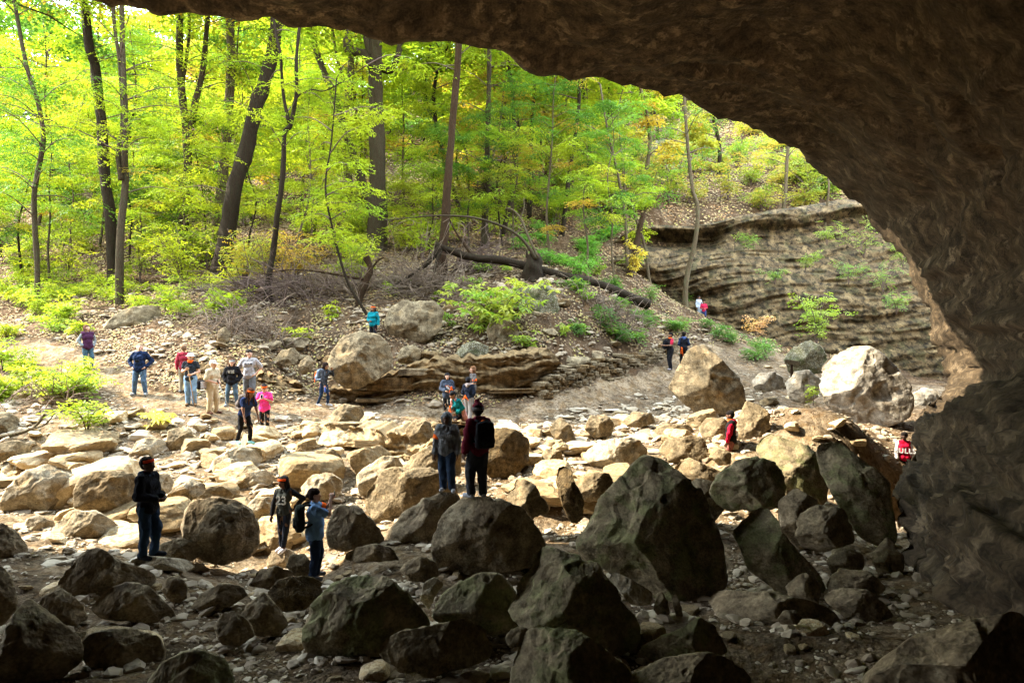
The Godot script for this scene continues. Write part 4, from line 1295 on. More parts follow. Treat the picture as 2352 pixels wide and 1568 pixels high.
func spray_mesh(seed_: int, leaves: int, span: float, ln: float, wd: float, droop: float) -> ArrayMesh:
	var r := RandomNumberGenerator.new()
	r.seed = seed_
	var v := PackedVector3Array()
	var idx := PackedInt32Array()
	for i in leaves:
		var t := (i + 0.5) / leaves
		var p := Vector3((t - 0.3) * span, -droop * t * t * span + r.randf_range(-0.05, 0.05) * span, r.randf_range(-0.12, 0.12) * span)
		var side := 1.0 if i % 2 else -1.0
		var fan := r.randf_range(0.05, 0.34) * span * side
		p.z += fan
		var dir := Vector3(r.randf_range(0.4, 1.0), r.randf_range(-0.35, 0.1), side * r.randf_range(0.4, 1.0)).normalized()
		var up := Vector3(r.randf_range(-0.4, 0.4), 1, r.randf_range(-0.4, 0.4))
		up = (up - dir * up.dot(dir)).normalized()
		leaf(v, idx, p, dir, up, ln * r.randf_range(0.75, 1.2), wd * r.randf_range(0.8, 1.15))
	return leaf_mesh(v, idx)

func whorl_mesh(seed_: int) -> ArrayMesh:
	var r := RandomNumberGenerator.new()
	r.seed = seed_
	var v := PackedVector3Array()
	var idx := PackedInt32Array()
	for i in 7:
		var a := TAU * i / 7.0 + r.randf_range(-0.3, 0.3)
		var dir := Vector3(cos(a), r.randf_range(-0.55, 0.05), sin(a)).normalized()
		var up := (Vector3.UP - dir * dir.y).normalized()
		leaf(v, idx, dir * 0.03 + Vector3(0, r.randf_range(-0.05, 0.05), 0), dir, up, r.randf_range(0.20, 0.30), r.randf_range(0.075, 0.10))
	return leaf_mesh(v, idx)

# clumps of sprays in flat layers round the given centres
func crown(parent: Node3D, centres: Array, per: int, spread: float, mesh: Mesh, size: float, pal: Array, r: RandomNumberGenerator, called := "crown", odd := 0.05) -> void:
	var xf := []
	var cols := []
	for c in centres:
		var hue: Color = pal[r.randi() % pal.size()].lerp(pal[r.randi() % pal.size()], r.randf())
		if r.randf() < odd: hue = GOLD[r.randi() % 3]
		var tilt := r.randf_range(-0.25, 0.25)
		var rad := spread * r.randf_range(0.6, 1.25)
		for k in per:
			var a := r.randf() * TAU
			var q := sqrt(r.randf()) * rad
			var p := Vector3(cos(a) * q, r.randfn(0.0, 0.10) * spread - 0.12 * q * q / maxf(rad, 0.1) + tilt * cos(a) * q, sin(a) * q)
			var s := size * r.randf_range(0.75, 1.3)
			var b := Basis(Vector3.UP, -a + r.randfn(0.0, 0.7)) * Basis(Vector3.BACK, r.randf_range(-0.5, 0.15)) * Basis(Vector3.RIGHT, r.randf_range(-0.45, 0.45)) * Basis.from_scale(Vector3.ONE * s)
			xf.append(Transform3D(b, c + p - parent.position))
			cols.append(hue * r.randf_range(0.8, 1.2))
	leaves(mesh, xf, cols, called, parent)

var leaf_index := PackedInt32Array()
func leaves(mesh: ArrayMesh, xf: Array, cols: Array, called: String, parent: Node) -> void:
	# joins sprays (four corners to a leaf) into one mesh
	var a := mesh.surface_get_arrays(0)
	var pv: PackedVector3Array = a[Mesh.ARRAY_VERTEX]
	var pn: PackedVector3Array = a[Mesh.ARRAY_NORMAL]
	var V := PackedVector3Array()
	var N := PackedVector3Array()
	var C := PackedColorArray()
	var one := PackedColorArray()
	one.resize(pv.size())
	for i in xf.size():
		var t: Transform3D = xf[i]
		V.append_array(t * pv)
		N.append_array(Transform3D(t.basis.orthonormalized(), Vector3.ZERO) * pn)
		one.fill(cols[i])
		C.append_array(one)
	var quads := V.size() / 4
	while leaf_index.size() < quads * 6:
		var n := leaf_index.size() / 6 * 4
		leaf_index.append_array([n, n + 2, n + 1, n, n + 3, n + 2])
	var b := []
	b.resize(Mesh.ARRAY_MAX)
	b[Mesh.ARRAY_VERTEX] = V
	b[Mesh.ARRAY_NORMAL] = N
	b[Mesh.ARRAY_COLOR] = C
	b[Mesh.ARRAY_INDEX] = leaf_index.slice(0, quads * 6)
	var m := ArrayMesh.new()
	m.add_surface_from_arrays(Mesh.PRIMITIVE_TRIANGLES, b)
	put(m, called, mats.leaf, parent)

func px_line(px: Array, d: float) -> PackedVector3Array:
	# a trunk drawn from its top to its foot in the plane at depth d
	var p := PackedVector3Array()
	for i in range(0, px.size(), 2): p.append(at(px[i], px[i + 1], d))
	return p

# a tree that the photograph shows singly: stems are [pixels from top down, width in pixels at foot, at top]
func drawn_tree(label: String, d: float, stems: Array, bark: String, pal: Array, clumps: int, low: float, spread: float, extra_top := 9.0, group := "") -> Node3D:
	var r := RandomNumberGenerator.new()
	r.seed = int(d * 100.0) + clumps * 7 + int(stems[0][0][0])
	var main := px_line(stems[0][0], d)
	var foot := main[main.size() - 1]
	var gy := ground(foot.x, foot.z)
	var root := base("broadleaf_tree", Vector3(foot.x, gy, foot.z))
	tag(root, label, "tree", group)
	var all := PackedVector3Array()
	for k in stems.size():
		var s: Array = stems[k]
		var p := px_line(s[0], d)
		p.reverse()
		if k == 0:
			if p[0].y > gy - 0.3: p.insert(0, Vector3(p[0].x + (p[0].x - p[1].x) * 0.1, gy - 0.4, p[0].z))
		if s.size() < 4:
			var e := p[p.size() - 1]
			var dir := (e - p[p.size() - 2]).normalized()
			p.append(e + (dir + Vector3(0, 0.6, 0)).normalized() * extra_top)
		for i in p.size(): p[i] += Vector3(0, 0, 0.25 * nz.get_noise_2d(p[i].y * 0.4, k * 9.0 + d))
		var q := smooth_line(p, 5)
		var rad := PackedFloat32Array()
		for i in q.size():
			var t := float(i) / (q.size() - 1)
			var w: float = lerpf(s[1], s[2], t) * d / F * 0.5
			if k == 0: w *= 1.0 + 0.5 * exp(-t * q.size() / 3.0)
			rad.append(w)
		for i in q.size(): q[i] -= root.position
		var v := PackedVector3Array()
		var idx := PackedInt32Array()
		tube(v, idx, q, rad, 12, 0.22)
		put(mesh_from(v, idx), "trunk" if k == 0 else "limb", mats[bark], root)
		for z in q: all.append(z + root.position)
	var centres := []
	var bv := PackedVector3Array()
	var bi := PackedInt32Array()
	for k in clumps:
		var o: Vector3 = all[r.randi() % all.size()]
		var tries := 0
		while o.y < gy + low and tries < 20:
			o = all[r.randi() % all.size()]
			tries += 1
		var a := r.randf() * TAU
		var q := r.randf_range(0.7, 1.0) * spread * r.randf_range(0.4, 1.6)
		var c := o + Vector3(cos(a) * q, q * r.randf_range(-0.1, 0.45), sin(a) * q)
		centres.append(c)
		var m := (o + c) * 0.5 + Vector3(0, q * 0.12, 0)
		bv = PackedVector3Array()
		bi = PackedInt32Array()
		tube(bv, bi, smooth_line(PackedVector3Array([o - root.position, m - root.position, c - root.position]), 3), PackedFloat32Array([0.035, 0.03, 0.028, 0.025, 0.02, 0.014, 0.008]), 5)
		put(mesh_from(bv, bi), "branch", mats.twig, root)
	var top: Vector3 = all[0]
	for z in all:
		if z.y > top.y: top = z
	var high := []
	if extra_top > 6.0:
		for k in 40:
			var a := r.randf() * TAU
			var q := sqrt(r.randf()) * 7.0
			var c := top + Vector3(cos(a) * q + 0.5, r.randf_range(-6.0, 2.0), sin(a) * q * 0.8 - 1.5)
			high.append(c)
			var bv2 := PackedVector3Array()
			var bi2 := PackedInt32Array()
			var o := top + Vector3(0, minf(c.y - top.y, 0.0) - 0.5, 0)
			tube(bv2, bi2, PackedVector3Array([o - root.position, (o + c) * 0.5 - root.position + Vector3(0, 0.4, 0), c - root.position]), PackedFloat32Array([0.07, 0.05, 0.015]), 5)
			put(mesh_from(bv2, bi2), "branch", mats[bark], root)
		crown(root, high, 22, 2.0, spray_far, 0.9, pal, r, "crown")
	if clumps > 0:
		crown(root, centres, 20, spread * 0.55, spray_a, 0.85, pal, r)
	return root

# a tree that fills the wood: foot on the ground, height in metres
func wood_tree(label: String, group: String, p: Vector3, h: float, low: float, rad: float, clumps: int, per: int, mesh: Mesh, size: float, pal: Array, bark: String, girth: float) -> void:
	var r := RandomNumberGenerator.new()
	r.seed = int(p.x * 131.0) + int(p.z * 977.0)
	var root := base("broadleaf_tree", p)
	tag(root, label, "tree", group)
	var pts := PackedVector3Array([Vector3(0, -0.4, 0)])
	var x := 0.0
	var z := 0.0
	for i in 5:
		x += r.randfn(0.0, 0.03) * h
		z += r.randfn(0.0, 0.03) * h
		pts.append(Vector3(x, h * (i + 1) / 5.0, z))
	var q := smooth_line(pts, 4)
	var rd := PackedFloat32Array()
	for i in q.size(): rd.append(girth * lerpf(1.0, 0.22, float(i) / q.size()))
	var v := PackedVector3Array()
	var idx := PackedInt32Array()
	tube(v, idx, q, rd, 7, 0.15)
	put(mesh_from(v, idx), "trunk", mats[bark], root)
	var centres := []
	var bv := PackedVector3Array()
	var bi := PackedInt32Array()
	for k in clumps:
		var t := lerpf(low, 1.0, pow((k + r.randf()) / clumps, 0.9))
		var o: Vector3 = q[mini(int(t * (q.size() - 1)), q.size() - 1)]
		var a := r.randf() * TAU
		var w := rad * r.randf_range(0.3, 1.1) * (1.0 - 0.5 * maxf(0.0, (t - low) / (1.0 - low) - 0.4))
		var c := o + Vector3(cos(a) * w, w * r.randf_range(-0.05, 0.4), sin(a) * w)
		centres.append(c + p)
		tube(bv, bi, PackedVector3Array([o, (o + c) * 0.5 + Vector3(0, 0.1 * w, 0), c]), PackedFloat32Array([girth * 0.28, girth * 0.2, 0.012]), 4)
	put(mesh_from(bv, bi), "branch", mats.twig, root)
	crown(root, centres, per, rad * 0.36, mesh, size, pal, r)

func make_trees() -> void:
	spray_a = spray_mesh(1, 15, 0.62, 0.13, 0.075, 0.18)
	spray_b = spray_mesh(2, 13, 0.55, 0.17, 0.10, 0.25)
	spray_far = spray_mesh(3, 10, 0.9, 0.30, 0.20, 0.2)
	whorl = whorl_mesh(4)
	drawn_tree("crooked slender grey tree at the wood's edge above the woman in the vest", 33.0, [[[55,110,92,240,98,320,80,400,78,470,82,640,80,720], 13, 8]], "bark", GREEN, 34, 4.0, 2.6)
	drawn_tree("straight thick dark trunk behind the double-stemmed tree", 38.0, [[[203,80,215,160,232,300,238,400,250,480,262,590], 25, 19]], "bark_dark", LIME, 12, 9.0, 3.0)
	drawn_tree("double-stemmed smooth grey tree whose stems nearly touch", 33.0, [[[279,25,284,150,287,280,288,360,283,420,279,560,270,700], 19, 9], [[262,25,274,140,277,280,272,350,280,415], 11, 6]], "bark", LIME, 34, 5.0, 2.6)
	drawn_tree("forked grey tree splitting into two tall stems", 42.0, [[[414,25,412,130,420,230,428,310,427,380,425,440,420,520,418,600], 24, 13], [[476,50,462,160,450,240,432,335], 15, 9], [[432,40,430,110,418,190], 8, 5]], "bark", LIME, 40, 5.0, 3.2)
	drawn_tree("pale straight trunk between the forked tree and the leaning tree", 44.0, [[[526,35,530,140,524,300,512,400,506,500,500,610], 24, 17]], "bark_pale", LIME, 34, 5.0, 3.2)
	drawn_tree("big rough-barked tree leaning beside the mound", 36.0, [[[636,45,625,110,605,190,590,240,562,345,540,430,525,520,512,600,500,650], 42, 24]], "bark_dark", LIME, 10, 4.0, 3.0, 6.5)
	drawn_tree("slim forked sapling with two wavy stems", 32.0, [[[690,60,682,140,680,210,668,285,655,310,651,400,640,480,625,570,618,650], 15, 6], [[632,70,646,130,648,210,664,282], 8, 5], [[760,205,720,208,690,220,676,250], 4, 2]], "bark_dark", LIME, 14, 6.0, 2.0, 3.0)
	drawn_tree("old trunk with outstretched arms bent upward like a candelabrum", 44.0, [[[862,150,862,210,866,300,868,380,866,470,862,600], 40, 28], [[795,40,797,100,800,118,822,120,842,128,858,160], 22, 14], [[868,30,868,90,864,140], 20, 15], [[838,20,843,90,852,130], 18, 12], [[930,60,918,105,905,150,893,160,878,155,866,140], 18, 11]], "bark", LIME, 0, 10.0, 3.0)
	drawn_tree("tall leaning trunk over the fallen tree with a torn strip of bark", 36.0, [[[1054,95,1047,190,1036,320,1028,430,1020,545,1016,590], 22, 13], [[1043,230,1040,300,1036,330], 5, 3, 0]], "bark_dead", LIME, 4, 9.0, 2.0, 8.0)  # bare snag; the unseen crown above the roof line is added to shade the mound
	drawn_tree("straight thin trunk beside the tall leaning trunk", 44.0, [[[1124,120,1122,240,1119,350,1115,490,1112,590], 15, 9]], "bark", LIME, 26, 3.0, 2.8)
	drawn_tree("leaning grey tree behind the slim forked sapling", 50.0, [[[718,80,742,160,768,225,800,320,832,420,852,500,858,580], 22, 11]], "bark", LIME, 26, 4.0, 3.0)
	drawn_tree("y-shaped grey tree left of the candelabrum trunk", 54.0, [[[800,60,806,140,802,220,790,300,800,420,806,560], 20, 12], [[770,110,785,170,800,225], 9, 6]], "bark_pale", LIME, 26, 4.0, 3.0)
	drawn_tree("thin straight trunk high on the slope above the brown outcrop", 66.0, [[[1248,150,1252,230,1256,300,1258,350], 14, 9]], "bark", GOLD, 26, 2.0, 3.2)
	drawn_tree("slender pale tree standing before the far cliff", 44.0, [[[1572,215,1580,330,1592,430,1603,480,1596,560,1582,620,1575,665], 12, 6]], "bark_pale", GREEN, 18, 9.0, 2.4, 3.0)
	drawn_tree("thin curved sapling left of the slender pale tree", 43.0, [[[1395,300,1418,400,1436,500,1440,560,1440,610], 9, 4]], "bark_pale", GREEN, 20, 3.5, 2.0, 3.0)
	drawn_tree("leaning sapling with a snapped tip on the cliff slope", 45.0, [[[1448,448,1460,500,1480,560,1492,640,1500,690], 8, 4, 0]], "bark_pale", LIME, 10, 2.0, 1.6, 3.0)
	drawn_tree("thin tree on the cliff rim under the shelter roof", 55.0, [[[1812,330,1806,380,1803,430,1800,470], 9, 6]], "bark_pale", GOLD, 20, 0.5, 2.6, 3.0)
	drawn_tree("pale thin trunk hanging over the cliff face", 50.5, [[[1905,395,1902,440,1899,500,1893,575], 7, 4, 0]], "bark_pale", GOLD, 0, 0.5, 1.0, 0.0)
	drawn_tree("twisted thin sapling rising from the brush pile", 31.0, [[[760,330,748,430,762,520,775,570,800,650,842,720], 7, 3]], "bark_dark", LIME, 22, 3.0, 1.8, 3.0)
	stage("drawn trees")
	# the wood behind: rows of trees stepping up the slope
	var rows := [
		[["leafy understory tree with lime leaves at the near edge of the wood", "understory trees at the wood edge"], 36.0, 44.0, 21, Vector2(-160, 1480), Vector2(5.0, 12.0), 0.3, 2.5, 24, 22, 0, 0.9, 0.07],
		[["young tree with yellow-green leaves inside the wood", "young trees inside the wood"], 45.0, 60.0, 26, Vector2(-220, 1500), Vector2(10.0, 20.0), 0.2, 3.2, 32, 21, 0, 1.3, 0.12],
		[["tall tree with bright yellow-green crown on the wooded slope", "tall trees on the wooded slope"], 60.0, 84.0, 32, Vector2(-320, 1760), Vector2(13.0, 24.0), 0.12, 4.4, 34, 20, 1, 1.1, 0.2],
		[["far tree with pale sunlit crown high on the hillside", "far trees high on the hillside"], 86.0, 124.0, 38, Vector2(-300, 1900), Vector2(13.0, 20.0), 0.08, 5.5, 36, 18, 1, 1.6, 0.25]]
	for w in rows:
		var n: int = w[3]
		for i in n:
			var u := lerpf(w[4].x, w[4].y, (i + rng.randf()) / n)
			var d := rng.randf_range(w[1], w[2])
			var x := (u - CX) * d / F
			var h := rng.randf_range(w[5].x, w[5].y)
			# the slope above the cliff is thinly wooded
			var thin := smoothstep(1200.0, 1500.0, u) * (1.0 if d < 90.0 else 0.5)
			if rng.randf() < thin * 0.25: continue
			if d < 56.0 and u > 770.0 and u < 950.0: continue
			if u < 60 and d > 80.0: h *= 0.95
			var pick := rng.randf()
			var pal: Array = LIME if pick < 0.66 else (GREEN if pick < 0.92 else (GOLD if pick < 0.98 else RUST))
			if pal == RUST and d < 84.0: pal = LIME
			if u > 1560 and pick > 0.5: pal = GOLD
			var kind := 0
			var lab: String = w[0][0]
			if pal == GREEN: lab = lab.replace("lime", "deep green").replace("yellow-green", "deep green").replace("pale sunlit", "deep green")
			elif pal == GOLD: lab = lab.replace("lime", "golden").replace("yellow-green", "golden yellow").replace("pale sunlit", "golden")
			elif pal == RUST: lab = lab.replace("lime", "rust-red").replace("yellow-green", "rust-red").replace("pale sunlit", "rust-red")
			var cut: String = lab.substr(0, lab.find(" at the near") if lab.find(" at the near") > 0 else (lab.find(" inside") if lab.find(" inside") > 0 else (lab.find(" on the wooded") if lab.find(" on the wooded") > 0 else lab.find(" high on"))))
			lab = cut + {36.0: " just behind ", 45.0: " further behind ", 60.0: " up the slope behind ", 86.0: " high on the hill behind "}[w[1]] + landmark(u)
			wood_tree(lab, w[0][1], Vector3(x, ground(x, -d), -d), h, w[6], w[7] * (1.0 - 0.35 * thin), int(w[8] * (1.0 - 0.4 * thin)), w[9], spray_far if w[10] == 1 else spray_a, w[11], pal, ["bark", "bark_dark", "bark_pale"][rng.randi() % 3], w[12] * rng.randf_range(0.8, 1.2))

	# tall trees whose crowns shade the far cliff
	for q in [[1150, 50.0, 25.0], [1215, 54.0, 27.0], [1290, 51.0, 25.0], [1350, 56.0, 27.0], [1415, 59.0, 25.0], [1070, 53.0, 26.0]]:
		var x: float = (q[0] - CX) * q[1] / F
		wood_tree("tall straight tree with a high lime crown rising behind " + landmark(q[0]), "tall trees above the cliff", Vector3(x, ground(x, -q[1]), -q[1]), q[2], 0.42, 5.0, 40, 20, spray_far, 1.0, LIME, "bark_dark", 0.2)

# ---------- shrubs and saplings ----------
func shrub(label: String, p: Vector3, h: float, rad: float, n: int, mesh: Mesh, size: float, pal: Array, group := "", called := "leafy_shrub", category := "shrub") -> void:
	var r := RandomNumberGenerator.new()
	r.seed = int(absf(p.x) * 311.0) + int(absf(p.z) * 733.0) + n
	var root := base(called, p)
	tag(root, label, category, group)
	var v := PackedVector3Array()
	var idx := PackedInt32Array()
	var xf := []
	var cols := []
	var stems := clampi(int(rad * 4.0), 3, 9)
	var hue: Color = pal[r.randi() % pal.size()]
	for s in stems:
		var a := r.randf() * TAU
		var tip := Vector3(cos(a) * rad * r.randf_range(0.3, 1.0), h * r.randf_range(0.6, 1.0), sin(a) * rad * r.randf_range(0.3, 1.0))
		var mid := Vector3(tip.x * 0.25, h * 0.45, tip.z * 0.25)
		var q := smooth_line(PackedVector3Array([Vector3(0, -0.1, 0), mid, tip]), 4)
		var rd := PackedFloat32Array()
		for i in q.size(): rd.append(lerpf(0.008 + 0.008 * h, 0.004, float(i) / q.size()))
		tube(v, idx, q, rd, 5)
		for k in maxi(1, n / stems):
			var t := r.randf_range(0.35, 1.0)
			var o: Vector3 = q[int(t * (q.size() - 1))]
			o += Vector3(r.randfn(0, 0.16) * rad, r.randfn(0, 0.05) * h, r.randfn(0, 0.16) * rad)
			var b := Basis(Vector3.UP, r.randf() * TAU) * Basis(Vector3.BACK, r.randf_range(-0.5, 0.3)) * Basis(Vector3.RIGHT, r.randf_range(-0.4, 0.4)) * Basis.from_scale(Vector3.ONE * size * r.randf_range(0.7, 1.25))
			xf.append(Transform3D(b, o))
			cols.append(hue.lerp(pal[r.randi() % pal.size()], r.randf()) * r.randf_range(0.8, 1.2))
	put(mesh_from(v, idx), "stem", mats.twig, root)
	leaves(mesh, xf, cols, "foliage", root)

func make_shrubs() -> void:
	shrub("broad-leaved bright green shrub growing on the bare mound", hit(1140, 770), 2.7, 3.1, 190, whorl, 1.35, [Color(0.16, 0.30, 0.04), Color(0.22, 0.36, 0.05), Color(0.36, 0.38, 0.06)])
	shrub("pale gold sapling with large drooping leaves before the cliff", hit(1455, 640), 2.6, 0.8, 46, whorl, 1.1, [Color(0.72, 0.55, 0.14), Color(0.65, 0.52, 0.10)], "", "sapling", "sapling")
	shrub("small maple-like tree with tiered green leaves beside the far cliff", at(1876, 792, 40.0), 3.4, 2.2, 150, spray_b, 0.85, [Color(0.30, 0.38, 0.05), Color(0.22, 0.33, 0.05)], "", "sapling", "sapling")
	shrub("small sapling with pinkish orange leaves against the far cliff", at(1733, 782, 41.0), 1.9, 1.2, 60, spray_b, 0.75, [Color(0.62, 0.34, 0.16), Color(0.66, 0.44, 0.20)], "", "sapling", "sapling")
	shrub("bent little sapling with bright leaves on the bank above the wash", hit(200, 1000), 1.3, 1.0, 60, spray_b, 0.7, LIME, "", "sapling", "sapling")
	shrub("low sprig with large yellow leaves beside the trail", hit(360, 985), 0.7, 0.8, 16, whorl, 0.9, [Color(0.70, 0.60, 0.10), Color(0.60, 0.58, 0.12)])
	shrub("arching broad-leaved branch above the thin upright stone", hit(500, 735), 1.6, 1.0, 24, whorl, 1.2, LIME)
	shrub("small broad-leaved plant left of the girl in teal", hit(690, 790), 1.0, 0.8, 16, whorl, 1.1, LIME)
	shrub("low broad-leaved plant above the great tan boulder", hit(760, 735), 0.9, 0.7, 14, whorl, 1.1, LIME)
	shrub("golden-leaved spreading shrub under the big leaning tree", hit(560, 668), 3.6, 2.6, 190, spray_a, 1.0, GOLD)
	shrub("golden-leaved shrub beside the slim forked sapling", hit(680, 655), 3.0, 2.2, 150, spray_a, 1.0, GOLD)
	shrub("lime green shrub with flat layers behind the golden-leaved shrub", hit(420, 665), 3.6, 2.6, 190, spray_a, 1.0, LIME)
	shrub("wispy bush beside the huge pale boulder", at(1870, 925, 24.6), 0.9, 0.4, 16, spray_a, 0.5, LIME)
	var zones := [
		["yellow-green bush crowding the bank left of the trail", "bushes on the bank left of the trail", [-20, 190, 690, 940], 34, Vector2(0.6, 1.5), 0.9, 44, spray_b, 0.75, LIME],
		["low leafy bush at the wood foot", "bushes at the foot of the wood", [-20, 560, 640, 740], 46, Vector2(0.5, 1.6), 0.9, 34, spray_a, 0.9, LIME],
		["green bush beside the fallen log on the mound", "bushes beside the fallen log", [1190, 1420, 540, 640], 14, Vector2(0.8, 1.8), 1.1, 60, spray_a, 0.9, [Color(0.13, 0.32, 0.05), Color(0.18, 0.38, 0.06)]],
		["green weedy plant on the slope above the stacked stone wall", "weeds above the stone wall", [1300, 1640, 650, 790], 26, Vector2(0.5, 1.2), 0.8, 34, spray_a, 0.8, GREEN],
		["green bush between tall pointed boulder and far cliff", "bushes behind the pointed boulder", [1640, 1760, 730, 850], 10, Vector2(0.7, 1.3), 0.9, 46, spray_a, 0.8, GREEN],
		["mixed green and yellow shrub above the cliff", "shrubs on the slope above the cliff", [1180, 1930, 280, 500], 100, Vector2(1.4, 4.6), 2.5, 62, spray_b, 1.4, [Color(0.30, 0.34, 0.05), Color(0.20, 0.30, 0.04), Color(0.40, 0.31, 0.07), Color(0.16, 0.26, 0.04)]],
		["small leafy sapling scattered on the bare mound", "saplings on the mound", [880, 1420, 600, 800], 22, Vector2(0.4, 1.0), 0.6, 14, whorl, 0.9, [Color(0.20, 0.33, 0.05), Color(0.30, 0.38, 0.05)]],
		["bright lime shrub in the open wood behind the mound", "shrubs behind the mound", [760, 1320, 420, 600], 40, Vector2(1.4, 3.6), 2.0, 60, spray_a, 1.2, LIME],
		["leafy lime shrub deep in the wood", "shrubs deep in the wood", [-40, 860, 470, 660], 36, Vector2(1.2, 3.2), 1.7, 60, spray_a, 1.2, LIME]]
	for z in zones:
		for i in z[3]:
			var p := hit(rng.randf_range(z[2][0], z[2][1]), rng.randf_range(z[2][2], z[2][3]))
			if p.y < -100.0: continue
			if p.z > -40.0 and path_distance(p.x, p.z) < 1.2: continue
			var h := rng.randf_range(z[4].x, z[4].y)
			var uu: float = CX + p.x * F / -p.z
			shrub(z[0] + (" near " + landmark(uu) if z[0].split(" ").size() < 12 and z[2][3] < 900 else ""), p, h, z[5] * rng.randf_range(0.7, 1.2), z[6], z[7], z[8], z[9], z[1])
	# ivy hanging on the cliff
	for q in [[1985, 560, 48.0, 2.4], [2030, 640, 46.0, 2.2], [1900, 530, 49.0, 1.6], [2075, 580, 47.0, 1.6], [1950, 620, 46.5, 1.6], [1780, 620, 47.5, 1.2], [2010, 500, 49.0, 1.4], [1850, 590, 47.5, 1.3], [1720, 540, 50.0, 1.2], [2060, 690, 44.5, 1.6]]:
		shrub("straggling green climber hanging on the far cliff face", at(q[0], q[1] + 30.0, q[2] - 1.6), q[3], q[3] * 0.9, 50, spray_a, 0.8, [Color(0.14, 0.24, 0.05), Color(0.24, 0.30, 0.06)], "climbers on the far cliff", "climbing_plant", "climber")

# ---------- dead wood, litter ----------
func wood_piece(called: String, root: Node3D, pts: Array, r0: float, r1: float, mat: String, sides := 8, rough := 0.25) -> void:
	var p := PackedVector3Array()
	for q in pts: p.append(q - root.position)
	var q := smooth_line(p, 5)
	var rd := PackedFloat32Array()
	for i in q.size(): rd.append(lerpf(r0, r1, float(i) / (q.size() - 1)))
	var v := PackedVector3Array()
	var idx := PackedInt32Array()
	tube(v, idx, q, rd, sides, rough)
	put(mesh_from(v, idx), called, mats[mat], root)

func line_at(px: Array) -> Array:
	var o := []
	for q in px: o.append(at(q[0], q[1], q[2]))
	return o

func brush(label: String, p: Vector3, spread: float, h: float, n: int, lean: float, seed_: int) -> void:
	var r := RandomNumberGenerator.new()
	r.seed = seed_
	var root := base("dead_brush", p)
	tag(root, label, "brush", "dead brush on the mound")
	var v := PackedVector3Array()
	var idx := PackedInt32Array()
	for i in n:
		var o := Vector3(r.randfn(0, 0.4) * spread, 0.0, r.randfn(0, 0.25) * spread)
		o.y = ground(p.x + o.x, p.z + o.z) - p.y + r.randf() * h * 0.4
		var dir := Vector3(lean + r.randfn(0, 0.7), r.randf_range(0.2, 1.2), r.randfn(0, 0.4)).normalized()
		var ln := r.randf_range(0.5, 1.6) * spread * 0.7
		var pts := PackedVector3Array([o])
		for k in 4:
			dir = (dir + Vector3(r.randfn(0, 0.18), -0.22, r.randfn(0, 0.15))).normalized()
			pts.append(pts[k] + dir * ln * 0.25)
		var rd := PackedFloat32Array()
		for k in 5: rd.append(lerpf(0.022, 0.006, k / 4.0) * r.randf_range(0.7, 1.4))
		tube(v, idx, pts, rd, 4)
		for t in 3:
			var b := pts[1 + t]
			var d2 := (dir + Vector3(r.randfn(0, 0.7), r.randfn(0.1, 0.5), r.randfn(0, 0.5))).normalized()
			tube(v, idx, PackedVector3Array([b, b + d2 * ln * 0.16, b + d2 * ln * 0.3 + Vector3(0, -0.05, 0)]), PackedFloat32Array([0.006, 0.005, 0.003]), 3)
	put(mesh_from(v, idx), "twigs", mats[["twig", "twig_gray"][seed_ % 2]], root)

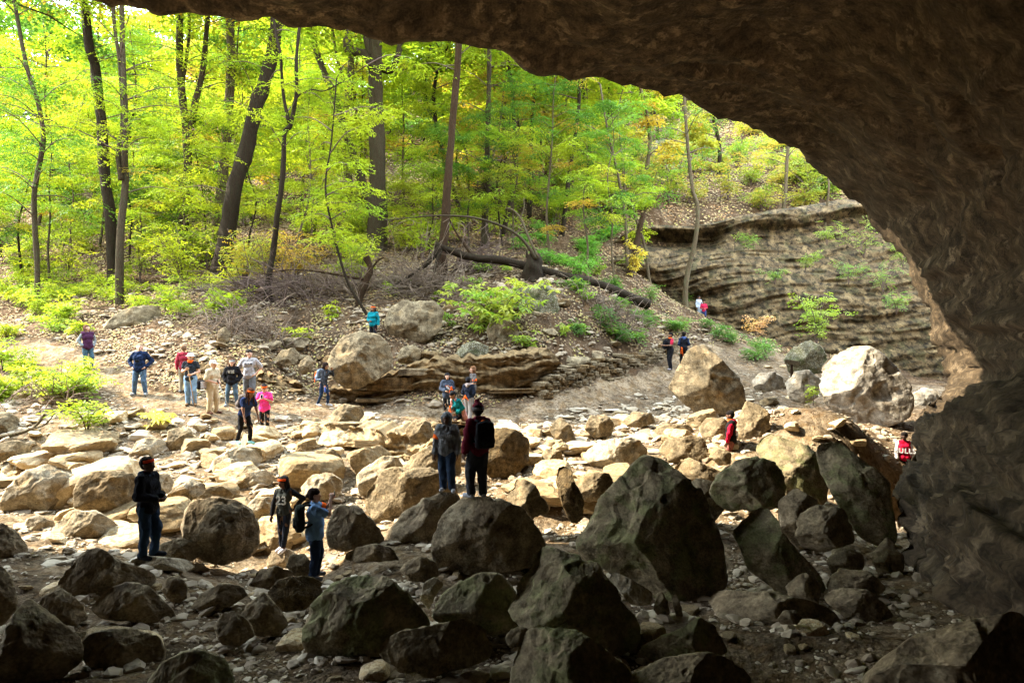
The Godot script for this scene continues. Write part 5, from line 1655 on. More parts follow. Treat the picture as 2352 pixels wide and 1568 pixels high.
func make_deadwood() -> void:
	var log_ := base("fallen_tree", at(1250, 640, 35.5))
	tag(log_, "long dark fallen trunk lying across the mound behind the broken stump", "fallen tree")
	wood_piece("trunk", log_, line_at([[1000,562,34.6],[1040,578,34.8],[1090,592,35.0],[1150,598,35.2],[1210,612,35.4],[1300,636,35.6],[1380,655,35.8],[1440,680,36.2],[1490,700,36.6]]), 0.16, 0.27, "bark_dark", 12)
	wood_piece("limb", log_, line_at([[1010,568,34.6],[985,600,34.4],[955,625,34.2],[900,660,33.6]]), 0.16, 0.07, "bark_dark")
	wood_piece("limb", log_, line_at([[1012,575,34.6],[1000,610,34.2],[995,650,33.8]]), 0.10, 0.05, "bark_dark")
	wood_piece("limb", log_, line_at([[1088,592,35.0],[1065,560,34.8],[1040,520,34.6],[1020,470,34.5]]), 0.07, 0.03, "bark_dead")
	var st := base("stump", at(1226, 632, 35.0))
	tag(st, "dark broken stump with a splintered top beside the fallen trunk", "stump")
	wood_piece("trunk", st, line_at([[1226,650,34.9],[1225,625,34.9],[1224,600,34.9],[1222,585,34.9]]), 0.50, 0.36, "bark_dark", 11, 0.5)
	for k in 7:
		var a := TAU * k / 7.0
		var b := at(1222, 590, 34.9) + Vector3(cos(a) * 0.28, 0, sin(a) * 0.28)
		wood_piece("splinter", st, [b, b + Vector3(cos(a) * 0.03, 0.22 + 0.2 * absf(sin(k * 2.1)), 0)], 0.09, 0.02, "bark_dark", 5, 0.3)
	var ar := base("bent_dead_tree", at(1226, 600, 34.6))
	tag(ar, "thin dead tree arching over the mound from the broken stump", "dead tree")
	wood_piece("trunk", ar, line_at([[1232,595,34.6],[1200,550,34.4],[1160,522,34.2],[1090,500,34.0],[1010,495,33.8],[940,500,33.6],[870,508,33.4]]), 0.09, 0.02, "bark", 8, 0.2)
	wood_piece("limb", ar, line_at([[1236,592,34.6],[1212,540,34.6],[1195,500,34.6],[1175,480,34.7],[1160,480,34.7]]), 0.07, 0.03, "bark_pale", 8, 0.2)
	wood_piece("limb", ar, line_at([[1196,500,34.6],[1204,478,34.6],[1203,455,34.7]]), 0.04, 0.015, "bark_pale", 6, 0.2)
	for k in 16:
		var t := k / 15.0
		var q := at(lerpf(1150, 900, t), lerpf(518, 504, t), lerpf(34.2, 33.5, t))
		wood_piece("twig", ar, [q, q + Vector3(rng.randfn(-0.2, 0.3), rng.randf_range(-0.5, 0.5), rng.randfn(0, 0.2)), q + Vector3(rng.randfn(-0.5, 0.5), rng.randf_range(-1.6, 0.2), rng.randfn(0, 0.4))], 0.022, 0.006, "twig_gray", 4, 0.0)
	var sn := base("broken_snag", at(838, 690, 32.5))
	tag(sn, "crooked broken snag with a frayed knot leaning in the brush pile", "snag")
	wood_piece("trunk", sn, line_at([[815,715,32.2],[832,668,32.4],[842,640,32.5],[850,612,32.6],[840,590,32.6]]), 0.17, 0.14, "bark_dead", 9, 0.5)
	wood_piece("limb", sn, line_at([[848,625,32.6],[868,598,32.7],[882,592,32.7]]), 0.07, 0.03, "bark_dead")
	wood_piece("limb", sn, line_at([[838,642,32.5],[780,632,32.2],[720,622,32.0],[660,620,31.8],[600,630,31.6]]), 0.07, 0.015, "bark_dead")
	var dr := base("leaning_log", at(1480, 600, 43.0))
	tag(dr, "slanting dead log resting on the slope before the cliff", "log")
	wood_piece("trunk", dr, line_at([[1478,490,44.0],[1462,560,43.4],[1440,640,42.6],[1418,690,41.5]]), 0.16, 0.24, "bark_dead", 9, 0.3)
	brush("tangle of grey dead branches spilling left from the broken snag", hit(640, 690), 3.2, 2.0, 170, -0.9, 4)
	brush("reddish-brown heap of dead twigs under the fallen tree", hit(920, 670), 2.8, 1.8, 170, -0.3, 5)
	brush("brown dead brush between the two boulders of the mound", hit(760, 680), 2.6, 1.6, 120, -0.6, 7)
	brush("grey dry sticks scattered below the arching dead tree", hit(1080, 620), 2.4, 1.6, 110, 0.2, 6)
	brush("brown dead stalks on the slope above the low limestone ledge", hit(560, 770), 2.4, 1.0, 160, -0.2, 11)
	brush("dry dead stems between the split boulder and the broad-leaved shrub", hit(1010, 680), 2.0, 1.0, 150, 0.3, 13)
	brush("withered stalks on the slope above the stacked wall", hit(1400, 740), 2.0, 0.9, 120, 0.2, 15)
	brush("dry brown vines on the bank left of the trail", hit(130, 930), 1.6, 0.8, 90, 0.4, 9)
	var br := base("dead_branch", hit(20, 1010))
	tag(br, "pale dry forked branch lying on the bank beside crumbling boulder", "branch")
	var bp := br.position
	wood_piece("trunk", br, [bp + Vector3(-0.9, 0.05, 0.1), bp + Vector3(0, 0.12, 0), bp + Vector3(0.7, 0.35, 0.0), bp + Vector3(1.1, 0.75, 0.1)], 0.07, 0.03, "bark_pale")
	wood_piece("limb", br, [bp + Vector3(0.6, 0.3, 0.0), bp + Vector3(1.1, 0.45, 0.1), bp + Vector3(1.4, 0.8, 0.1)], 0.03, 0.012, "bark_pale")
	# a small trail sign by the pale blocks
	var sg := base("trail_sign", at(1819, 866, 30.5))
	tag(sg, "small weathered wooden sign on a short post before the lichen-spotted boulder", "sign")
	var bm := BoxMesh.new()
	bm.size = Vector3(0.08, 0.75, 0.08)
	var post := put(bm, "post", mats.bark_dead, sg)
	post.position = Vector3(0, 0.35, 0)
	var bo := BoxMesh.new()
	bo.size = Vector3(0.66, 0.2, 0.04)
	var board := put(bo, "board", mats.bark_pale, sg)
	board.position = Vector3(0, 0.66, 0.062)
	board.rotation.z = -0.14

func make_litter() -> void:
	var v := PackedVector3Array()
	var idx := PackedInt32Array()
	for i in 4:
		leaf(v, idx, Vector3(cos(i * 1.9) * 0.10, 0.012 * i, sin(i * 2.6) * 0.10), Vector3(cos(i * 2.3), 0.12, sin(i * 2.3)).normalized(), Vector3(0.2, 1, 0.1).normalized(), 0.11, 0.07)
	var m := mesh_from(v, idx)
	var xf := []
	var cols := []
	var pal := [Color(0.19, 0.115, 0.05), Color(0.23, 0.15, 0.065), Color(0.12, 0.075, 0.035), Color(0.25, 0.185, 0.085), Color(0.22, 0.115, 0.04), Color(0.28, 0.22, 0.06)]
	for i in 46000:
		var far := pow(rng.randf(), 1.5)
		var z := -24.0 - 70.0 * far
		var u := rng.randf_range(-60.0, 2000.0)
		var x := (u - CX) * -z / F
		if z > path_z(x) - 0.6 and rng.randf() > 0.05: continue
		if z > -36.0 and path_distance(x, z) < 0.8 and rng.randf() > 0.1: continue
		if nz.get_noise_2d(x * 0.6, z * 0.6 + 80.0) < rng.randf_range(-0.7, 0.2): continue
		var s := rng.randf_range(0.7, 1.3) * (1.0 + far * 2.2)
		var n := slope_normal(x, z)
		var b := Basis(Quaternion(Vector3.UP, n)) * Basis(Vector3.UP, rng.randf() * TAU) * Basis.from_scale(Vector3.ONE * s)
		xf.append(Transform3D(b, Vector3(x, ground(x, z) + 0.015, z)))
		cols.append(pal[rng.randi() % pal.size()] * rng.randf_range(0.7, 1.2))
	var o := scatter(m, xf, cols, "leaf_litter", mats.fallen_leaf, null)
	tag(o, "brown fallen leaves carpeting the hillside and the wood floor", "leaf litter", "", "stuff")

# ---------- people ----------
# surface nets over smoothly joined tapered capsules [a, b, radius a, radius b]
func net(bones: Array, cell: float, k: float, V: PackedVector3Array, I: PackedInt32Array, wrinkle := 0.0) -> void:
	var lo := Vector3(1e9, 1e9, 1e9)
	var hi := -lo
	for b in bones:
		var m: float = maxf(b[2], b[3]) + cell * 2.5 + k * 0.5
		lo = lo.min(b[0] - Vector3.ONE * m).min(b[1] - Vector3.ONE * m)
		hi = hi.max(b[0] + Vector3.ONE * m).max(b[1] + Vector3.ONE * m)
	var nx := int((hi.x - lo.x) / cell) + 2
	var ny := int((hi.y - lo.y) / cell) + 2
	var nk := int((hi.z - lo.z) / cell) + 2
	var f := PackedFloat32Array()
	f.resize(nx * ny * nk)
	f.fill(1.0)
	for b in bones:
		var a: Vector3 = b[0]
		var ab: Vector3 = b[1] - a
		var l2 := maxf(ab.length_squared(), 1e-9)
		var ra: float = b[2]
		var rb: float = b[3]
		var m: float = maxf(ra, rb) + cell * 2.2 + k * 0.5
		var p0: Vector3 = (a.min(b[1]) - Vector3.ONE * m - lo) / cell
		var p1: Vector3 = (a.max(b[1]) + Vector3.ONE * m - lo) / cell
		for z in range(maxi(int(p0.z), 0), mini(int(p1.z) + 1, nk)):
			for y in range(maxi(int(p0.y), 0), mini(int(p1.y) + 1, ny)):
				var row := (z * ny + y) * nx
				for x in range(maxi(int(p0.x), 0), mini(int(p1.x) + 1, nx)):
					var q := lo + Vector3(x, y, z) * cell - a
					var h := clampf(q.dot(ab) / l2, 0.0, 1.0)
					var d := (q - ab * h).length() - (ra + (rb - ra) * h)
					var o := f[row + x]
					if o >= 0.99: f[row + x] = d
					else:
						var t := maxf(k - absf(o - d), 0.0)
						f[row + x] = minf(o, d) - t * t * 0.25 / k
	var at_ := PackedInt32Array()
	at_.resize(nx * ny * nk)
	at_.fill(-1)
	var lim := cell * 1.9
	var sx := 1
	var sy := nx
	var sz := nx * ny
	var cor := [0, sx, sy, sx + sy, sz, sx + sz, sy + sz, sx + sy + sz]
	var active := PackedInt32Array()
	for z in nk - 1:
		for y in ny - 1:
			var row := (z * ny + y) * nx
			for x in nx - 1:
				var c := row + x
				if absf(f[c]) > lim: continue
				var inside := 0
				for o in cor:
					if f[c + o] < 0.0: inside += 1
				if inside == 0 or inside == 8: continue
				var s := Vector3.ZERO
				var n := 0
				for e in [[0, 1], [2, 3], [4, 5], [6, 7], [0, 2], [1, 3], [4, 6], [5, 7], [0, 4], [1, 5], [2, 6], [3, 7]]:
					var u := f[c + cor[e[0]]]
					var w := f[c + cor[e[1]]]
					if (u < 0.0) != (w < 0.0):
						var t := u / (u - w)
						var A := Vector3(e[0] & 1, (e[0] >> 1) & 1, e[0] >> 2)
						var B := Vector3(e[1] & 1, (e[1] >> 1) & 1, e[1] >> 2)
						s += A.lerp(B, t)
						n += 1
				var p := lo + (Vector3(x, y, z) + s / n) * cell
				if wrinkle > 0.0: p += Vector3(1, 0.3, 1) * wrinkle * nz.get_noise_3d(p.x * 11.0, p.y * 6.0, p.z * 11.0)
				at_[c] = V.size()
				V.append(p)
				active.append(c)
	for c in active:
		if f[c] < 0.0 != (f[c + sx] < 0.0) and at_[c - sy] >= 0 and at_[c - sz] >= 0 and at_[c - sy - sz] >= 0:
			quad(I, at_[c], at_[c - sy], at_[c - sy - sz], at_[c - sz], f[c] < 0.0)
		if f[c] < 0.0 != (f[c + sy] < 0.0) and at_[c - sx] >= 0 and at_[c - sz] >= 0 and at_[c - sx - sz] >= 0:
			quad(I, at_[c], at_[c - sz], at_[c - sx - sz], at_[c - sx], f[c] < 0.0)
		if f[c] < 0.0 != (f[c + sz] < 0.0) and at_[c - sx] >= 0 and at_[c - sy] >= 0 and at_[c - sx - sy] >= 0:
			quad(I, at_[c], at_[c - sx], at_[c - sx - sy], at_[c - sy], f[c] < 0.0)

func quad(I: PackedInt32Array, a: int, b: int, c: int, d: int, flip: bool) -> void:
	if flip: I.append_array([a, c, b, a, d, c])
	else: I.append_array([a, b, c, a, c, d])

func net_part(root: Node3D, called: String, bones: Array, cell: float, k: float, mat: Material, wrinkle := 0.0) -> MeshInstance3D:
	var V := PackedVector3Array()
	var I := PackedInt32Array()
	net(bones, cell, k, V, I, wrinkle)
	return put(mesh_from(V, I), called, mat, root)

func cloth(c: Color) -> StandardMaterial3D:
	var key := "cloth_%s" % c.to_html()
	if not mats.has(key):
		var m := plain(key, c, 0.95, 0.15)
		m.rim_enabled = true
		m.rim = 0.25
		m.rim_tint = 0.6
		m.uv1_triplanar = true
		m.uv1_scale = Vector3.ONE * 2.6
		m.heightmap_enabled = true
		m.heightmap_texture = mats.relief
		m.heightmap_scale = 2.2
	return mats[key]

func skin_mat(c: Color) -> StandardMaterial3D:
	var key := "skin_%s" % c.to_html()
	if not mats.has(key):
		var m := plain(key, c, 0.6, 0.35)
		m.subsurf_scatter_enabled = true
		m.subsurf_scatter_strength = 0.12
	return mats[key]

func hand_bones(w: Vector3, dir: Vector3, palm: Vector3, side: float, curl: float, s: float) -> Array:
	# five unequal fingers; the thumb leaves the side of the palm
	var across := dir.cross(palm).normalized() * side
	var out := []
	var e := w + dir * 0.085 * s
	out.append([w, e + across * 0.022 * s, 0.024 * s, 0.017 * s])
	out.append([w, e - across * 0.022 * s, 0.024 * s, 0.017 * s])
	out.append([e + across * 0.03 * s, e - across * 0.03 * s, 0.014 * s, 0.014 * s])
	for i in 4:
		var b := e + across * (0.033 - i * 0.022) * s
		var ln: float = [0.070, 0.080, 0.074, 0.056][i] * s
		var d1 := (dir + palm * curl * 0.5 + across * (0.10 - i * 0.07)).normalized()
		var d2 := (dir + palm * (curl * 1.3 + 0.15)).normalized()
		var m := b + d1 * ln * 0.55
		out.append([b, m, 0.0105 * s, 0.0095 * s])
		out.append([m, m + d2 * ln * 0.5, 0.0095 * s, 0.0080 * s])
	var tb := w + dir * 0.03 * s + across * 0.024 * s
	var tm := tb + (across * 0.8 + dir * 0.7 + palm * 0.3 * curl).normalized() * 0.042 * s
	out.append([tb, tm, 0.014 * s, 0.011 * s])
	out.append([tm, tm + (dir + palm * 0.6 * curl + across * 0.2).normalized() * 0.034 * s, 0.011 * s, 0.009 * s])
	return out

func arm_pose(pose: String, s: float) -> Array:
	# elbow and wrist from the shoulder; s is +1 for the person's left
	match pose:
		"pocket": return [Vector3(s * 0.11, -0.26, -0.07), Vector3(s * 0.02, -0.46, 0.06)]
		"hips": return [Vector3(s * 0.17, -0.24, -0.08), Vector3(s * 0.03, -0.42, 0.06)]
		"front": return [Vector3(s * 0.06, -0.26, 0.02), Vector3(-s * 0.09, -0.19, 0.24)]
		"low_front": return [Vector3(s * 0.07, -0.27, 0.0), Vector3(-s * 0.08, -0.34, 0.22)]
		"phone": return [Vector3(s * 0.07, -0.25, 0.05), Vector3(-s * 0.12, -0.12, 0.26)]
		"raised": return [Vector3(s * 0.05, -0.10, 0.26), Vector3(-s * 0.10, 0.14, 0.31)]
		"face": return [Vector3(s * 0.12, -0.12, 0.20), Vector3(s * 0.00, 0.08, 0.20)]
		"hang": return [Vector3(s * 0.05, -0.27, 0.06), Vector3(s * 0.06, -0.52, 0.14)]
		"akimbo": return [Vector3(s * 0.24, -0.16, -0.10), Vector3(s * 0.06, -0.38, -0.06)]
		"hug": return [Vector3(s * 0.09, -0.24, 0.08), Vector3(-s * 0.02, -0.24, 0.33)]
	return [Vector3(s * 0.06, -0.28, -0.02), Vector3(s * 0.08, -0.53, 0.06)]

func leg_pose(pose: String, s: float) -> Array:
	# hip, knee, ankle, toe
	match pose:
		"wide": return [Vector3(s * 0.09, 0.88, 0), Vector3(s * 0.14, 0.48, 0.03), Vector3(s * 0.18, 0.08, -0.02), Vector3(s * 0.22, 0.03, 0.13)]
		"step":
			if s > 0: return [Vector3(0.09, 0.88, 0), Vector3(0.10, 0.50, 0.16), Vector3(0.10, 0.10, 0.13), Vector3(0.11, 0.03, 0.29)]
			return [Vector3(-0.09, 0.88, 0), Vector3(-0.10, 0.47, -0.02), Vector3(-0.10, 0.10, -0.18), Vector3(-0.12, 0.03, -0.04)]
		"crossed":
			if s > 0: return [Vector3(0.09, 0.88, 0), Vector3(0.07, 0.48, 0.05), Vector3(0.01, 0.08, 0.06), Vector3(0.02, 0.03, 0.21)]
			return [Vector3(-0.09, 0.88, 0), Vector3(-0.08, 0.48, 0.0), Vector3(-0.10, 0.08, -0.06), Vector3(-0.12, 0.03, 0.09)]
		"bent": return [Vector3(s * 0.09, 0.66, -0.10), Vector3(s * 0.12, 0.42, 0.18 + s * 0.06), Vector3(s * 0.11, 0.08, -0.02 + s * 0.12), Vector3(s * 0.12, 0.03, 0.12 + s * 0.12)]
	if s > 0.0: return [Vector3(0.09, 0.88, 0.01), Vector3(0.115, 0.48, 0.09), Vector3(0.13, 0.08, 0.03), Vector3(0.19, 0.03, 0.17)]
	return [Vector3(-0.09, 0.885, 0), Vector3(-0.085, 0.48, 0.015), Vector3(-0.08, 0.08, -0.045), Vector3(-0.11, 0.03, 0.10)]

func dome(root: Node3D, called: String, c: Vector3, r: float, squash: float, from: float, mat: Material, tilt: Basis, fold := 0.0) -> void:
	# part of a ball above a rim, with its rim turned in
	var v := PackedVector3Array()
	var idx := PackedInt32Array()
	for j in 8:
		var a := lerpf(from, PI * 0.5, j / 7.0)
		for i in 18:
			var b := TAU * i / 18
			v.append(c + tilt * Vector3(cos(a) * cos(b) * r * 0.93, sin(a) * r * squash, cos(a) * sin(b) * r) * (1.0 + fold * sin(b * 9.0)))
	for j in 7:
		for i in 18:
			var a := j * 18 + i
			var b := j * 18 + (i + 1) % 18
			idx.append_array([a, b, a + 18, b, b + 18, a + 18])
	put(mesh_from(v, idx), called, mat, root)

func band(root: Node3D, called: String, c: Vector3, rx: float, rz: float, h: float, mat: Material, tilt: Basis) -> void:
	var v := PackedVector3Array()
	var idx := PackedInt32Array()
	for i in 20:
		var b := TAU * i / 20
		for q in [[0.97, -0.5], [1.03, -0.42], [1.045, 0.0], [1.02, 0.42], [0.95, 0.5]]:
			v.append(c + tilt * Vector3(cos(b) * rx * q[0], q[1] * h, sin(b) * rz * q[0]))
	for i in 20:
		for j in 4:
			var a := i * 5 + j
			var b := ((i + 1) % 20) * 5 + j
			idx.append_array([a, a + 1, b, b, a + 1, b + 1])
	put(mesh_from(v, idx), called, mat, root)

func person(s: Dictionary) -> Node3D:
	var H: float = s.get("h", 1.7)
	var k := H / 1.7
	var stout: float = s.get("stout", 0.0)
	var pos: Vector3 = s.at
	var root := base("person", pos, deg_to_rad(s.get("yaw", 0.0)))
	tag(root, s.label, "person", "people in the shelter")
	var fine: bool = -pos.z < 20.0
	var legs := [leg_pose(s.get("legs", ""), 1.0), leg_pose(s.get("legs", ""), -1.0)]
	var hip: Vector3 = (legs[0][0] + legs[1][0]) * 0.5 + Vector3(0, 0.02, 0)
	var up_rot := Basis(Vector3.RIGHT, deg_to_rad(s.get("lean", 0.0))) * Basis(Vector3.BACK, deg_to_rad(s.get("tilt", 0.0)))
	var U := func(p: Vector3) -> Vector3: return (hip + up_rot * (p - Vector3(0, 0.90, 0))) * k
	var neck: Vector3 = U.call(Vector3(0, 1.45, 0.005))
	var hb := up_rot * Basis(Vector3.UP, deg_to_rad(s.get("look", 0.0))) * Basis(Vector3.RIGHT, deg_to_rad(s.get("nod", 0.0)))
	if s.get("lean", 0.0) > 20.0: hb = Basis(Vector3.RIGHT, deg_to_rad(s.lean * 0.6)) * Basis(Vector3.UP, deg_to_rad(s.get("look", 0.0))) * Basis(Vector3.RIGHT, deg_to_rad(s.get("nod", 0.0)))
	var Hd := func(p: Vector3) -> Vector3: return neck + hb * (p - Vector3(0, 1.45, 0.005)) * k
	var skin := skin_mat(s.get("skin", Color(0.42, 0.25, 0.17)))
	var b := []
	var w := 1.0 + stout
	b.append([U.call(Vector3(-0.06, 0.93, -0.005)), U.call(Vector3(0.06, 0.93, -0.005)), 0.105 * k * w, 0.105 * k * w])
	b.append([U.call(Vector3(-0.035, 1.06, 0.01 + 0.05 * stout)), U.call(Vector3(0.035, 1.06, 0.01 + 0.05 * stout)), 0.10 * k * w, 0.10 * k * w])
	b.append([U.call(Vector3(-0.07, 1.24, 0.0)), U.call(Vector3(0.07, 1.24, 0.0)), 0.105 * k * (1 + stout * 0.6), 0.105 * k * (1 + stout * 0.6)])
	b.append([U.call(Vector3(-0.145, 1.37, -0.01)), U.call(Vector3(0.145, 1.37, -0.01)), 0.062 * k, 0.062 * k])
	var torso := b.duplicate()
	b.append([U.call(Vector3(0, 1.38, -0.01)), Hd.call(Vector3(0, 1.53, 0.0)), 0.056 * k, 0.052 * k])
	var arms := []
	var poses: Array = s.get("arms", ["", ""])
	for i in 2:
		var sd := 1.0 if i == 0 else -1.0
		var sh: Vector3 = U.call(Vector3(sd * 0.175 * (1 + stout * 0.3), 1.37, -0.01))
		var ap: Array = arm_pose(poses[i], sd)
		var free: bool = poses[i] in ["", "hang"]
		var el: Vector3 = sh + (ap[0] if free else up_rot * ap[0]) * k
		var wr: Vector3 = sh + (ap[1] if free else up_rot * ap[1]) * k
		arms.append([sh, el, wr])
		b.append([sh, el, 0.050 * k, 0.040 * k])
		b.append([el, wr, 0.041 * k, 0.027 * k])
	for L in legs:
		b.append([L[0] * k, L[1] * k, 0.088 * k * (1 + stout * 0.5), 0.060 * k])
		b.append([L[1] * k, L[2] * k, 0.060 * k, 0.038 * k])
		b.append([L[2] * k + Vector3(0, -0.03, -0.03) * k, L[3] * k, 0.036 * k, 0.03 * k])
	var V := PackedVector3Array()
	var I := PackedInt32Array()
	net(b, 0.032, 0.05, V, I)
	# head and hands on finer grids
	var head := [[Hd.call(Vector3(0, 1.605, -0.012)), Hd.call(Vector3(0, 1.595, 0.012)), 0.094 * k, 0.088 * k], [Hd.call(Vector3(0, 1.55, 0.035)), Hd.call(Vector3(0, 1.515, 0.055)), 0.064 * k, 0.044 * k],
		[Hd.call(Vector3(0, 1.590, 0.098)), Hd.call(Vector3(0, 1.560, 0.116)), 0.012 * k, 0.017 * k], [Hd.call(Vector3(-0.03, 1.615, 0.082)), Hd.call(Vector3(0.03, 1.615, 0.082)), 0.017 * k, 0.017 * k], [Hd.call(Vector3(-0.02, 1.525, 0.092)), Hd.call(Vector3(0.02, 1.525, 0.092)), 0.012 * k, 0.012 * k],
		[Hd.call(Vector3(0.090, 1.60, -0.005)), Hd.call(Vector3(0.088, 1.56, 0.0)), 0.020 * k, 0.014 * k], [Hd.call(Vector3(-0.090, 1.60, -0.005)), Hd.call(Vector3(-0.088, 1.56, 0.0)), 0.020 * k, 0.014 * k],
		[Hd.call(Vector3(0, 1.47, 0.0)), Hd.call(Vector3(0, 1.53, 0.0)), 0.054 * k, 0.054 * k]]
	net(head, 0.010 if fine else 0.014, 0.018, V, I)
	for i in 2:
		var sd := 1.0 if i == 0 else -1.0
		var d: Vector3 = (arms[i][2] - arms[i][1]).normalized()
		if poses[i] == "pocket": continue
		var palm: Vector3 = (Vector3(-sd, 0, 0.2) - d * d.dot(Vector3(-sd, 0, 0.2))).normalized()
		if poses[i] in ["front", "phone", "low_front", "hug"]: palm = (Vector3(0, 0.4, -0.6) - d * d.dot(Vector3(0, 0.4, -0.6))).normalized()
		net(hand_bones(arms[i][2], d, palm, sd, 0.9 if poses[i] in ["front", "phone", "raised", "low_front", "hug"] else 0.45, k), 0.0065, 0.006, V, I)
	put(mesh_from(V, I), "body", skin, root)
	# face marks
	for e in [-1, 1]:
		var em := SphereMesh.new()
		em.radius = 0.010 * k
		em.height = 0.013 * k
		em.radial_segments = 8
		em.rings = 4
		var eo := put(em, "eye", cloth(Color(0.03, 0.02, 0.015)), root)
		eo.position = Hd.call(Vector3(e * 0.034, 1.592, 0.091))
	# clothes
	var tc: Array = s.top           # colour, sleeve 0..1 of the arm, looseness, hem height
	var loose_: float = tc[2]
	var g := []
	for t in torso: g.append([t[0], t[1], t[2] + loose_, t[3] + loose_])
	var hem: float = tc[3] if tc.size() > 3 else 0.88
	g.append([U.call(Vector3(-0.055, hem, 0.0)), U.call(Vector3(0.055, hem, 0.0)), (0.108 * w + loose_) * k, (0.108 * w + loose_) * k])
	g.append([U.call(Vector3(0, 1.40, -0.012)), U.call(Vector3(0, 1.425, -0.008)), 0.066 * k + loose_ * 0.4, 0.062 * k + loose_ * 0.4])
	var sl: Color = s.get("sleeve", tc[0])
	var gs := []
	for a in arms:
		var list: Array = g if sl == tc[0] else gs
		if sl != tc[0]: list = gs
		if tc[1] > 0.5:
			list.append([a[0], a[1], 0.054 * k + loose_, 0.046 * k + loose_])
			var e2: Vector3 = a[1].lerp(a[2], (tc[1] - 0.5) * 2.0)
			list.append([a[1], e2, 0.046 * k + loose_, 0.036 * k + loose_])
		else:
			list.append([a[0], a[0].lerp(a[1], tc[1] * 2.0), 0.056 * k + loose_, 0.054 * k + loose_])
	var cell := 0.019 if fine else (0.026 if -pos.z < 29.0 else 0.034)
	net_part(root, s.get("top_name", "shirt"), g, cell, 0.03, cloth(tc[0]), 0.017)
	if not gs.is_empty(): net_part(root, "sleeves", gs, cell, 0.03, cloth(sl), 0.014)
	if s.has("vest"):
		var vb := []
		for t in torso: vb.append([t[0], t[1], t[2] + loose_ + 0.022, t[3] + loose_ + 0.022])
		vb.append([U.call(Vector3(-0.055, hem, 0.0)), U.call(Vector3(0.055, hem, 0.0)), (0.108 * w + loose_ + 0.02) * k, (0.108 * w + loose_ + 0.02) * k])
		net_part(root, "vest", vb, cell, 0.03, cloth(s.vest), 0.010)
	var pc: Array = s.pants         # colour, looseness, fraction of the shin that is covered
	var pl := [[U.call(Vector3(-0.055, 0.92, -0.005)), U.call(Vector3(0.055, 0.92, -0.005)), 0.108 * k * w + pc[1], 0.108 * k * w + pc[1]]]
	for L in legs:
		pl.append([L[0] * k, L[1] * k, 0.091 * k * (1 + stout * 0.5) + pc[1], 0.064 * k + pc[1]])
		pl.append([L[1] * k, (L[1] as Vector3).lerp(L[2], pc[2] if pc.size() > 2 else 0.97) * k, 0.064 * k + pc[1], 0.044 * k + pc[1] * 1.2])
	net_part(root, s.get("pants_name", "trousers"), pl, cell, 0.025, cloth(pc[0]), 0.014)
	for L in legs:
		var sh := [[L[2] * k + Vector3(0, -0.015, -0.025) * k, L[3] * k, 0.050 * k, 0.038 * k], [L[2] * k + Vector3(0, -0.035, -0.04) * k, L[3] * k + Vector3(0, 0.004, 0.02), 0.042 * k, 0.034 * k]]
		net_part(root, "shoe", sh, 0.014, 0.02, cloth(s.get("shoes", Color(0.2, 0.2, 0.2))))
	# hair and headwear
	var hc := cloth(s.get("hair", Color(0.012, 0.009, 0.008)))
	var style: String = s.get("style", "short")
	var hbn := []
	if style != "hood":
		hbn.append([Hd.call(Vector3(0, 1.634, -0.032)), Hd.call(Vector3(0, 1.642, 0.004)), 0.107 * k, 0.092 * k])
		hbn.append([Hd.call(Vector3(0, 1.58, -0.045)), Hd.call(Vector3(0, 1.62, -0.04)), 0.080 * k, 0.090 * k])
	if style == "bun": hbn.append([Hd.call(Vector3(0, 1.705, -0.055)), Hd.call(Vector3(0, 1.72, -0.065)), 0.040 * k, 0.038 * k])
	if style == "lowbun": hbn.append([Hd.call(Vector3(0, 1.60, -0.125)), Hd.call(Vector3(0, 1.575, -0.150)), 0.040 * k, 0.032 * k])
	if style == "long" or style == "mid":
		var ln := 1.22 if style == "long" else 1.38
		var dn: Vector3 = Vector3(0, -1, 0) if s.get("lean", 0.0) > 20.0 else hb * Vector3(0, -1, 0)
		for e in [-0.07, 0.0, 0.07]:
			var q: Vector3 = Hd.call(Vector3(e, 1.58, -0.055))
			hbn.append([q, q + dn * (1.58 - ln) * k + Vector3(0, 0, -0.03), 0.052 * k, 0.034 * k])
		for e in [-1, 1]:
			var q: Vector3 = Hd.call(Vector3(e * 0.082, 1.60, 0.005))
			hbn.append([q, q + dn * (1.56 - ln) * k + Vector3(e * 0.012, 0, 0.03), 0.026 * k, 0.022 * k])
	if not hbn.is_empty(): net_part(root, "hair", hbn, 0.014, 0.02, hc, 0.006)
	if style == "hood":
		net_part(root, "hood", [[Hd.call(Vector3(0, 1.625, -0.045)), Hd.call(Vector3(0, 1.625, -0.012)), 0.115 * k, 0.104 * k], [Hd.call(Vector3(0, 1.50, -0.045)), Hd.call(Vector3(0, 1.60, -0.045)), 0.105 * k, 0.11 * k], [Hd.call(Vector3(0.085, 1.52, 0.03)), Hd.call(Vector3(0.095, 1.62, 0.035)), 0.026 * k, 0.03 * k], [Hd.call(Vector3(-0.085, 1.52, 0.03)), Hd.call(Vector3(-0.095, 1.62, 0.035)), 0.026 * k, 0.03 * k]], 0.016, 0.03, cloth(tc[0]), 0.006)
	if s.get("hood_down", null) != null:
		net_part(root, "hood", [[U.call(Vector3(-0.07, 1.44, -0.07)), U.call(Vector3(0.07, 1.44, -0.07)), 0.058 * k, 0.058 * k], [U.call(Vector3(0, 1.38, -0.12)), U.call(Vector3(0, 1.42, -0.10)), 0.055 * k, 0.06 * k], [U.call(Vector3(0.085, 1.44, -0.02)), U.call(Vector3(0.05, 1.41, 0.07)), 0.035 * k, 0.025 * k], [U.call(Vector3(-0.085, 1.44, -0.02)), U.call(Vector3(-0.05, 1.41, 0.07)), 0.035 * k, 0.025 * k]], 0.018, 0.03, cloth(s.hood_down), 0.006)
